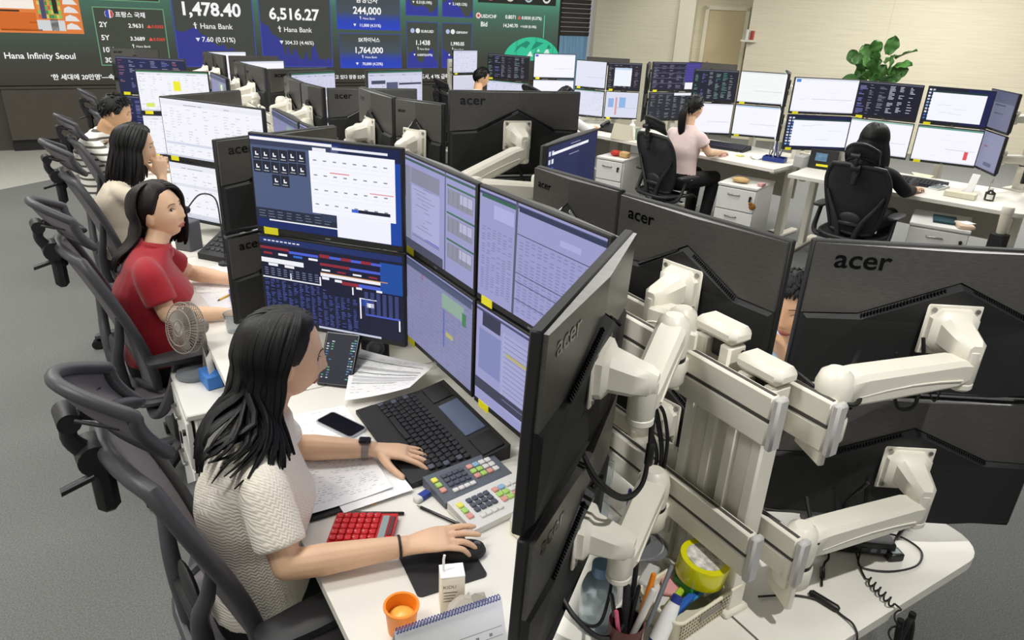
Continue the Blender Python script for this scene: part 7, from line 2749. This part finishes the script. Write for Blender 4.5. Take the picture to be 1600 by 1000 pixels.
dz = TZ + 0.004
t = cord('supply_cable', 'black cord with an inline block running over the near desk edge', [(1.17, 0.74, dz), (1.25, 0.70, dz), (1.29, 0.655, dz), (1.293, 0.61, dz), (1.287, 0.575, dz + 0.002), (1.272, 0.553, dz - 0.03), (1.262, 0.55, dz - 0.2)], 0.0025,
         plugs=[((1.291, 0.655, dz + 0.003), (0.01, -0.05, 0), 0.009, 0.07)])
# coiled cord over the desk edge
pts = [(1.49, 0.715, dz + 0.015), (1.47, 0.69, dz + 0.004), (1.445, 0.655, dz)]
N = 120
for k in range(N):
    f = k / N
    c = Vector((1.44, 0.645, dz + 0.006)).lerp(Vector((1.415, 0.567, dz + 0.01)), min(1, f * 2.2))
    if f > 0.45:
        c = Vector((1.412, 0.548, dz + 0.012 - (f - 0.45) * 0.55))
    a = f * 22 * PI
    if f <= 0.45:
        c += Vector((0.008 * math.cos(a), 0, 0.008 * math.sin(a)))
    else:
        c += Vector((0.008 * math.cos(a), 0.008 * math.sin(a), 0))
    pts.append(tuple(c))
cord('coiled_cord', 'coiled black telephone cord hanging over the near desk edge', pts, 0.0022, smooth=2)
cord('cable_hank', 'hank of black cable hanging below the desk edge', [(1.44, 0.552, 0.71), (1.45, 0.545, 0.62), (1.48, 0.54, 0.56), (1.50, 0.545, 0.62), (1.485, 0.55, 0.69), (1.46, 0.548, 0.64), (1.46, 0.54, 0.58), (1.49, 0.55, 0.60), (1.49, 0.552, 0.705)], 0.008)
cord('usb_cord', 'forked black cord lying before the network box', [(1.46, 0.775, dz + 0.012), (1.43, 0.745, dz), (1.40, 0.735, dz), (1.36, 0.712, dz), (1.33, 0.69, dz)], 0.0028, plugs=[((1.365, 0.715, dz + 0.002), (-0.04, -0.03, 0), 0.006, 0.04)])
cord('supply_cable', 'thin black cord looping round the small adapter', [(1.50, 0.71, dz + 0.012), (1.47, 0.685, dz), (1.52, 0.64, dz), (1.60, 0.62, dz), (1.66, 0.645, dz), (1.665, 0.70, dz), (1.63, 0.74, dz)], 0.0024)
cord('headset_cord', 'black headset cord ending in a foam tube near the rounded desk corner', [(1.60, 0.69, dz + 0.01), (1.63, 0.70, dz), (1.68, 0.715, dz + 0.004), (1.72, 0.73, dz + 0.004)], 0.0028,
     plugs=[((1.745, 0.735, dz + 0.010), (0.06, 0.02, 0.0), 0.011, 0.09)])
cord('patch_cable', 'black cords coming down from the right arm to the network box', [(1.42, 0.70, 1.0), (1.44, 0.74, 0.92), (1.50, 0.78, 0.84), (1.55, 0.80, 0.80), (1.56, 0.80, 0.785)], 0.0045)

# cables along the near arms
cord('monitor_cable', 'black cable looping under the upper arm of the edge on monitor', [(0.83, 0.815, 1.27), (0.82, 0.80, 1.20), (0.80, 0.79, 1.145), (0.765, 0.80, 1.13), (0.73, 0.83, 1.16), (0.715, 0.86, 1.2)], 0.0045, plugs=[((0.822, 0.80, 1.205), (0, 0, 1), 0.008, 0.05)])
cord('monitor_cable', 'second black cable in the loop below the upper arm', [(0.84, 0.82, 1.27), (0.835, 0.815, 1.20), (0.825, 0.81, 1.13), (0.785, 0.815, 1.105), (0.74, 0.85, 1.14), (0.72, 0.87, 1.2)], 0.004)
cord('monitor_cable', 'thick black cable below the lower arm of the edge on monitor', [(0.845, 0.815, 0.93), (0.83, 0.80, 0.86), (0.79, 0.78, 0.80), (0.745, 0.79, 0.795), (0.71, 0.83, 0.83), (0.70, 0.87, 0.86)], 0.0055, plugs=[((0.815, 0.793, 0.835), (0.5, 0.2, 0.8), 0.009, 0.05)])
cord('monitor_cable', 'thin black cable below the lower arm of the edge on monitor', [(0.80, 0.83, 0.93), (0.775, 0.81, 0.86), (0.75, 0.80, 0.82), (0.725, 0.82, 0.815), (0.705, 0.86, 0.84)], 0.0035)
for k, (dx, dy, lab) in enumerate(((0, 0, 'left'), (0.012, 0.01, 'middle'), (-0.008, 0.018, 'right'), (0.018, -0.006, 'near'))):
    cord('cable_bundle', 'black cable strand of the bundle between the near rails, %s one' % lab,
         [(0.93 + dx, 1.06 + dy, 1.22), (0.965 + dx, 1.02 + dy, 1.20 - 0.01 * k), (1.0 + dx, 0.985 + dy, 1.16), (1.012 + dx, 0.965 + dy, 1.10), (1.018 + dx * 0.6, 0.955 + dy * 0.6, 1.05), (1.022 + dx * 0.5, 0.958 + dy * 0.5, 1.0)], 0.0042, group='cable bundle between the near rails')
cord('monitor_cable', 'black cable wrapped round the elbow of the upper right arm', [(1.10, 0.86, 1.33), (1.13, 0.77, 1.33), (1.15, 0.70, 1.305), (1.175, 0.65, 1.295), (1.215, 0.66, 1.30), (1.235, 0.70, 1.31), (1.27, 0.72, 1.33), (1.33, 0.75, 1.33)], 0.0048, plugs=[((1.125, 0.785, 1.332), (0.2, -0.9, 0), 0.008, 0.04)])
cord('monitor_cable', 'black cable looping below the upper right arm', [(1.40, 0.71, 1.33), (1.41, 0.70, 1.25), (1.43, 0.69, 1.2), (1.47, 0.68, 1.195), (1.50, 0.69, 1.22), (1.495, 0.70, 1.30), (1.49, 0.71, 1.345)], 0.0042, plugs=[((1.50, 0.692, 1.24), (0, 0, 1), 0.009, 0.045)])
cord('monitor_cable', 'thin black cable with a white tag below the upper right arm', [(1.51, 0.69, 1.25), (1.53, 0.675, 1.205), (1.54, 0.67, 1.2), (1.555, 0.672, 1.24), (1.56, 0.69, 1.29)], 0.0018)
t = ebox('cable_tag', 'small white tag on the cable below the upper right arm', 'tag', (1.556, 0.672, 1.232), (0.022, 0.004, 0.012), -0.6, 'paper', 0.001)
cord('monitor_cable', 'black cable wrapped round the elbow of the lower right arm', [(1.11, 0.84, 1.0), (1.14, 0.72, 0.985), (1.165, 0.655, 0.965), (1.205, 0.655, 0.965), (1.23, 0.70, 0.97), (1.26, 0.74, 0.99)], 0.0048)
cord('monitor_cable', 'black cable hanging from the lower right arm to the desk', [(1.53, 0.69, 1.0), (1.575, 0.67, 0.93), (1.60, 0.665, 0.86), (1.60, 0.68, 0.80), (1.62, 0.69, 0.765)], 0.0045)
cord('monitor_cable', 'black cable looping under the lower right arm', [(1.36, 0.74, 0.98), (1.37, 0.72, 0.90), (1.40, 0.70, 0.865), (1.45, 0.70, 0.87), (1.47, 0.72, 0.93), (1.47, 0.73, 0.98)], 0.0045)
cord('monitor_cable', 'black cable hanging below the broad black monitor back in the middle', [(1.55, 2.50, 1.40), (1.57, 2.47, 1.33), (1.60, 2.46, 1.26), (1.60, 2.47, 1.18)], 0.006)
cord('video_cord', 'thin red cord beside the lower right rail', [(1.20, 0.70, 0.93), (1.21, 0.69, 0.88), (1.205, 0.685, 0.83), (1.19, 0.69, 0.77)], 0.002, m='red_plastic')

# ------------------------------------------------------------------ slanted row: things on the desks
def rot2(extra=0.0):
    return ROW2 + extra


t = thing('desk_phone', 'dark desk telephone below the pale screens of the far middle group', 'telephone', (5.20, 6.36, TZ), rot2())
MB().prism([(-0.09, 0), (-0.09, 0.02), (0.09, 0.07), (0.09, 0)], -0.11, 0.11, axes='xzy').build('phone_base', 'black_matte', t)
MB().tube([(-0.06, 0.085, 0.05), (0.0, 0.085, 0.075), (0.07, 0.085, 0.085)], [0.02, 0.016, 0.02], 10, smooth=3).build('handset', 'black_plastic', t)
t = thing('tent_card', 'beige tent calendar turned from the camera near the dark telephone', 'calendar', (4.99, 5.90, TZ), rot2(0.1) + PI / 2)
MB().prism([(-0.06, 0), (0.06, 0), (0.003, 0.15), (-0.003, 0.15)], -0.11, 0.11, axes='yzx').build('board', mat('beige_board', '#cfc8b4', 0.6), t)
t = thing('lotion_bottle', 'white pump bottle behind the beige tent calendar', 'bottle', (5.22, 6.02, TZ))
MB().lathe([(0.028, 0), (0.03, 0.004), (0.03, 0.12), (0.012, 0.135), (0.012, 0.16), (0.001, 0.161)], n=20).build('bottle_wall', 'paper', t)
MB().box((0.012, 0, 0.168), (0.05, 0.014, 0.012), bev=0.003).build('pump', 'paper', t)
t = thing('tumbler', 'pale green glass next to the beige tent calendar', 'glass', (5.13, 5.82, TZ))
MB().lathe([(0.026, 0), (0.03, 0.11), (0.031, 0.112), (0.028, 0.11), (0.024, 0.005), (0.001, 0.004)], n=20).build('glass_wall', mat('pale_green_glass', '#a9c0b0', 0.2, trans=0.4), t)
t = thing('keyboard', 'dark keyboard with lit panel before the ponytail woman\'s screens', 'keyboard', (5.72, 5.13, TZ), rot2(0.15))
MB().prism([(-0.12, 0), (-0.12, 0.012), (0.12, 0.04), (0.12, 0)], -0.22, 0.22, axes='xzy').build('body', 'black_matte', t)
b = MB()
r = random.Random(4)
for i in range(5):
    for j in range(14):
        b.box((-0.09 + i * 0.032, -0.19 + j * 0.029, 0.023 + i * 0.0037), (0.024, 0.022, 0.005), rot=(0, -0.115, 0))
b.build('keys', mat('dim_lit_keys', '#23233a', 0.5), t)
ebox('smartphone', 'white phone lying by the ponytail woman\'s mouse hand', 'phone', (5.72, 4.99, TZ), (0.08, 0.16, 0.01), rot2(-0.3), 'paper', 0.003)
t = thing('computer_mouse', 'pale pink mouse under the ponytail woman\'s hand', 'mouse', (5.345, 4.82, TZ), rot2())
MB().loft([ell_ring(Vector((0, 0, z)), Vector((1, 0, 0)), Vector((0, 1, 0)), a, c, 16) for z, a, c in ((0, 0.05, 0.03), (0.015, 0.05, 0.03), (0.028, 0.02, 0.012))]).build('shell', mat('pink_mouse', '#dba5a0', 0.4), t)
ebox('note_pad', 'yellow green note pad right of the ponytail woman\'s mouse', 'note pad', (5.52, 4.76, TZ), (0.06, 0.06, 0.012), 0.2, mat('lime_paper', '#d4d878', 0.7), 0.001)
sheet('crumpled white papers beside the blue pen tray', [(5.50, 4.60), (5.60, 4.56), (5.75, 4.66), (5.62, 4.74)], TZ + 0.002, ink=3, seed=15, curl=0.02)
t = thing('pen_tray', 'dark blue tray packed with pens on the ponytail woman\'s desk', 'tray', (5.665, 4.47, TZ), rot2(0.2))
b = MB().box((0, 0, 0.004), (0.12, 0.2, 0.008), bev=0.003)
for s in (-1, 1):
    b.box((0.058 * s, 0, 0.022), (0.005, 0.2, 0.04), bev=0.002).box((0, 0.098 * s, 0.022), (0.12, 0.005, 0.04), bev=0.002)
b.build('tray_body', 'dark_blue', t)
r = random.Random(6)
for k in range(12):
    p0 = Vector((5.665, 4.47, TZ + 0.03)) + Vector((r.uniform(-.04, .04), r.uniform(-.07, .07), 0))
    pen('pen', 'pens standing in the dark blue tray', p0, p0 + Vector((r.uniform(-.02, .05), r.uniform(-.05, .05), r.uniform(0.09, 0.15))),
        r.choice(['paper', 'dark_blue', 'red_plastic', 'black_gloss', 'steel', 'paper']), 0.006, group='pens standing in the dark blue tray')
ebox('grey_organiser', 'grey plastic organiser at the joint of the two slanted desks', 'organiser', (5.70, 4.20, TZ), (0.14, 0.09, 0.10), rot2(), mat('organiser_grey', '#b6b6b6', 0.4), 0.004)
t = thing('tablet', 'black tablet on a stand with a yellow strip below the lower left screen', 'tablet', (5.80, 4.05, TZ), rot2(0.25))
MB().box((0, 0, 0.085), (0.02, 0.24, 0.17), rot=(0, 0.2, 0), bev=0.004).build('housing', 'black_matte', t)
MB().box((-0.0125, 0.02, 0.105), (0.002, 0.10, 0.07), rot=(0, 0.2, 0)).build('display', mat('map_display', '#4a6a80', 0.3, emit=('#4a7090', 0.4), noise=(30, 0.6)), t)
MB().box((-0.028, 0.0, 0.035), (0.002, 0.10, 0.02), rot=(0, 0.2, 0)).build('sticker', 'yellow', t)
MB().box((0.03, 0, 0.01), (0.1, 0.14, 0.02), bev=0.004).build('foot', 'black_matte', t)
t = thing('keyboard', 'dark keyboard with a yellow paper on it right of the person in black', 'keyboard', (6.10, 3.33, TZ), rot2(0.1))
MB().prism([(-0.11, 0), (-0.11, 0.012), (0.11, 0.035), (0.11, 0)], -0.22, 0.22, axes='xzy').build('body', 'black_matte', t)
b = MB()
for i in range(5):
    for j in range(14):
        b.box((-0.08 + i * 0.03, -0.19 + j * 0.029, 0.022 + i * 0.0031), (0.022, 0.022, 0.005), rot=(0, -0.1, 0))
b.build('keys', 'key_dark', t)
sheet('pale yellow paper lying on the dark keyboard', [(6.20, 3.42), (6.23, 3.30), (6.36, 3.34), (6.32, 3.52)], TZ + 0.045, col='#ecebbf', ink=2, seed=16)
t = thing('calculator', 'white calculator leaning right of the dark keyboard', 'calculator', (6.08, 3.13, TZ), rot2(-0.3))
MB().prism([(-0.07, 0), (-0.07, 0.01), (0.07, 0.03), (0.07, 0)], -0.045, 0.045, axes='xzy').build('case', 'key_white', t)
for i in range(5):
    for j in range(4):
        MB().box((-0.055 + i * 0.02, -0.03 + j * 0.02, 0.0145 + i * 0.0029), (0.014, 0.015, 0.005), rot=(0, -0.14, 0), bev=0.001).build('key', 'lcd', t)
t = thing('desk_ornament', 'dark grey cone shaped ornament at the front of the slanted desk', 'ornament', (5.80, 3.19, TZ))
MB().lathe([(0.05, 0), (0.052, 0.006), (0.03, 0.06), (0.006, 0.10), (0.001, 0.102)], n=16).build('cone', mat('slate_ornament', '#3c3d40', 0.6), t)
ebox('storage_box', 'low cream box along the front edge of the slanted desk', 'box', (5.94, 2.88, TZ), (0.09, 0.22, 0.045), rot2(0.05), 'cream_plastic', 0.005)
t = thing('card_stand', 'tall white card leaning on a blue holder at the right of the slanted desk', 'card stand', (6.12, 2.91, TZ), rot2(-0.2))
MB().box((0.02, 0, 0.08), (0.008, 0.06, 0.17), rot=(0, 0.35, 0), bev=0.002).build('card', 'paper', t)
MB().box((0, 0.01, 0.008), (0.05, 0.11, 0.016), bev=0.003).build('holder', 'dark_blue', t)
t = thing('file_stand', 'upright clear file right of the tall white card', 'file', (6.2, 2.80, TZ), rot2(0.1))
MB().box((0, 0, 0.07), (0.14, 0.006, 0.14), bev=0.001).build('sleeve', mat('clear_file', '#b8b6b4', 0.2, trans=0.3, noise=(12, 0.5)), t)
t = thing('small_bottle', 'small black bottle with a white label and cap on the slanted desk', 'bottle', (6.08, 2.73, TZ))
MB().lathe([(0.034, 0), (0.036, 0.004), (0.036, 0.06), (0.014, 0.075), (0.014, 0.085), (0.001, 0.086)], n=22).build('bottle_wall', 'black_gloss', t)
MB().cyl((0, 0, 0.08), (0, 0, 0.10), 0.014, n=16).build('cap', 'paper', t)
b = MB()
b.add([(0.0365 * math.cos(a), 0.0365 * math.sin(a), z) for z in (0.012, 0.05) for a in [math.radians(170 + 12 * k) for k in range(7)]], [(k, k + 1, 8 + k, 7 + k) for k in range(6)])
b.build('bottle_label', 'paper', t)
t = thing('tumbler_bottle', 'tall cream tumbler standing in the gap between two slanted desks', 'tumbler', (5.72, 2.42, 0.60))
MB().lathe([(0.028, 0), (0.03, 0.004), (0.038, 0.12), (0.038, 0.15), (0.001, 0.151)], n=24).build('tumbler_wall', mat('cream_tumbler', '#e3dccb', 0.4), t)
MB().lathe([(0.04, 0.15), (0.041, 0.155), (0.041, 0.19), (0.034, 0.20), (0.001, 0.201)], n=24).build('lid', mat('cream_lid', '#ece6d8', 0.4), t)
t = thing('plant_stand', 'black pedestal under the tall cream tumbler', 'pedestal', (5.72, 2.42, 0))
MB().box((0, 0, 0.3), (0.10, 0.10, 0.598), bev=0.006).build('pedestal_body', 'black_matte', t)
ebox('smartphone', 'white phone propped at the right border below the navy icon screen', 'phone', (6.17, 2.22, TZ + 0.0), (0.02, 0.08, 0.15), rot2(), 'paper', 0.004)
# on the drawer cabinets
t = thing('pouch', 'red and beige pouch on the far left drawer cabinet', 'pouch', (4.90, 5.80, 0.5805), 0.3)
MB().ell((0, 0.05, 0.03), (0.05, 0.06, 0.03)).build('red_pouch', mat('red_fabric', '#b8301f', 0.8), t)
MB().box((0.0, -0.06, 0.03), (0.08, 0.10, 0.06), bev=0.012).build('beige_pouch', 'kraft', t)
t = thing('snack_bag', 'beige bundle on the cabinet with the brown tag', 'bundle', (5.17, 4.40, 0.5905), 0.4)
MB().ell((0, 0, 0.025), (0.06, 0.08, 0.025)).build('bundle_body', 'kraft', t)
ebox('small_box', 'small pinkish box on the cabinet with the brown tag', 'box', (5.24, 4.22, 0.5905), (0.07, 0.05, 0.03), 0.2, mat('pink_box', '#c99a9a', 0.6), 0.004)
ebox('folder', 'dark teal folder on the right drawer cabinet', 'folder', (5.66, 2.80, 0.6005), (0.22, 0.16, 0.02), rot2(0.3), 'teal', 0.003)
ebox('paper_bundle', 'beige envelope on the right drawer cabinet', 'envelope', (5.62, 2.63, 0.6005), (0.16, 0.11, 0.03), rot2(0.5), mat('peach_paper', '#d8bfa6', 0.7), 0.008)
sheet('white sheet lying over the beige envelope', [(5.58, 2.60), (5.60, 2.68), (5.70, 2.66), (5.68, 2.58)], 0.6335, ink=0, seed=17)

# ------------------------------------------------------------------ fiddle leaf plant in front of the cream wall
t = thing('potted_plant', 'potted fiddle leaf plant before the cream wall, behind the slanted row', 'plant', (10.32, 6.70, 0))
MB().lathe([(0.15, 0), (0.17, 0.01), (0.21, 0.42), (0.22, 0.44), (0.20, 0.44), (0.19, 0.40), (0.001, 0.39)], n=32).build('pot', mat('white_pot', '#d9d6cf', 0.5), t)
m_leaf = mat('fiddle_leaf', '#3f6a30', 0.42, noise=(5, 0.35))
r = random.Random(21)
for k, (dx, dy, hh) in enumerate(((0.0, 0.0, 1.45), (-0.16, 0.22, 1.25), (0.1, -0.16, 1.4))):
    b = MB().tube([(dx * 0.1, dy * 0.1, 0.38), (dx * 0.4, dy * 0.4, 0.8), (dx, dy, hh)], [0.02, 0.016, 0.007], 8, smooth=4)
    b.build('stem', mat('plant_stem', '#6a5238', 0.8), t)
spots = []
for k in range(34):
    a = r.uniform(0, 2 * PI)
    z = r.uniform(0.95, 1.5)
    spots.append((0.18 * math.cos(a) * r.uniform(0.3, 1.2), 0.24 * math.sin(a) * r.uniform(0.3, 1.2), z, a + r.uniform(-.4, .4), r.uniform(0.1, 1.1), r.uniform(0.2, 0.27)))
spots += [(0.06, -0.10, 1.58, -1.9, 1.1, 0.26), (0.12, -0.22, 1.52, -1.2, 0.7, 0.28), (0.0, 0.0, 1.56, 2.4, 1.2, 0.22), (-0.14, 0.22, 1.42, 2.0, 1.0, 0.22), (-0.05, 0.16, 1.35, 1.6, 1.1, 0.22), (0.05, -0.28, 1.42, -1.6, 0.35, 0.24)]
for x, y, z, a, el, L in spots:
    d = Vector((math.cos(a) * math.cos(el), math.sin(a) * math.cos(el), math.sin(el)))
    F = frame(d, (r.uniform(-1, 1) - 0.7, r.uniform(-1, 1) - 0.5, 0.35))

    def lf(u, v, F=F, L=L, o=Vector((x, y, z))):
        w = L * 0.42 * (math.sin(PI * min(1, u * 0.92 + 0.06)) ** 0.7) * (0.75 + 0.45 * u)
        q = 2 * v - 1
        return o + F @ Vector((L * u, w * q, -0.25 * L * u * u + 0.10 * L * q * q + 0.012 * math.sin(u * 14) * abs(q)))
    MB().grid(lf, 10, 6, thick=0.0015).build('leaf', m_leaf, t)
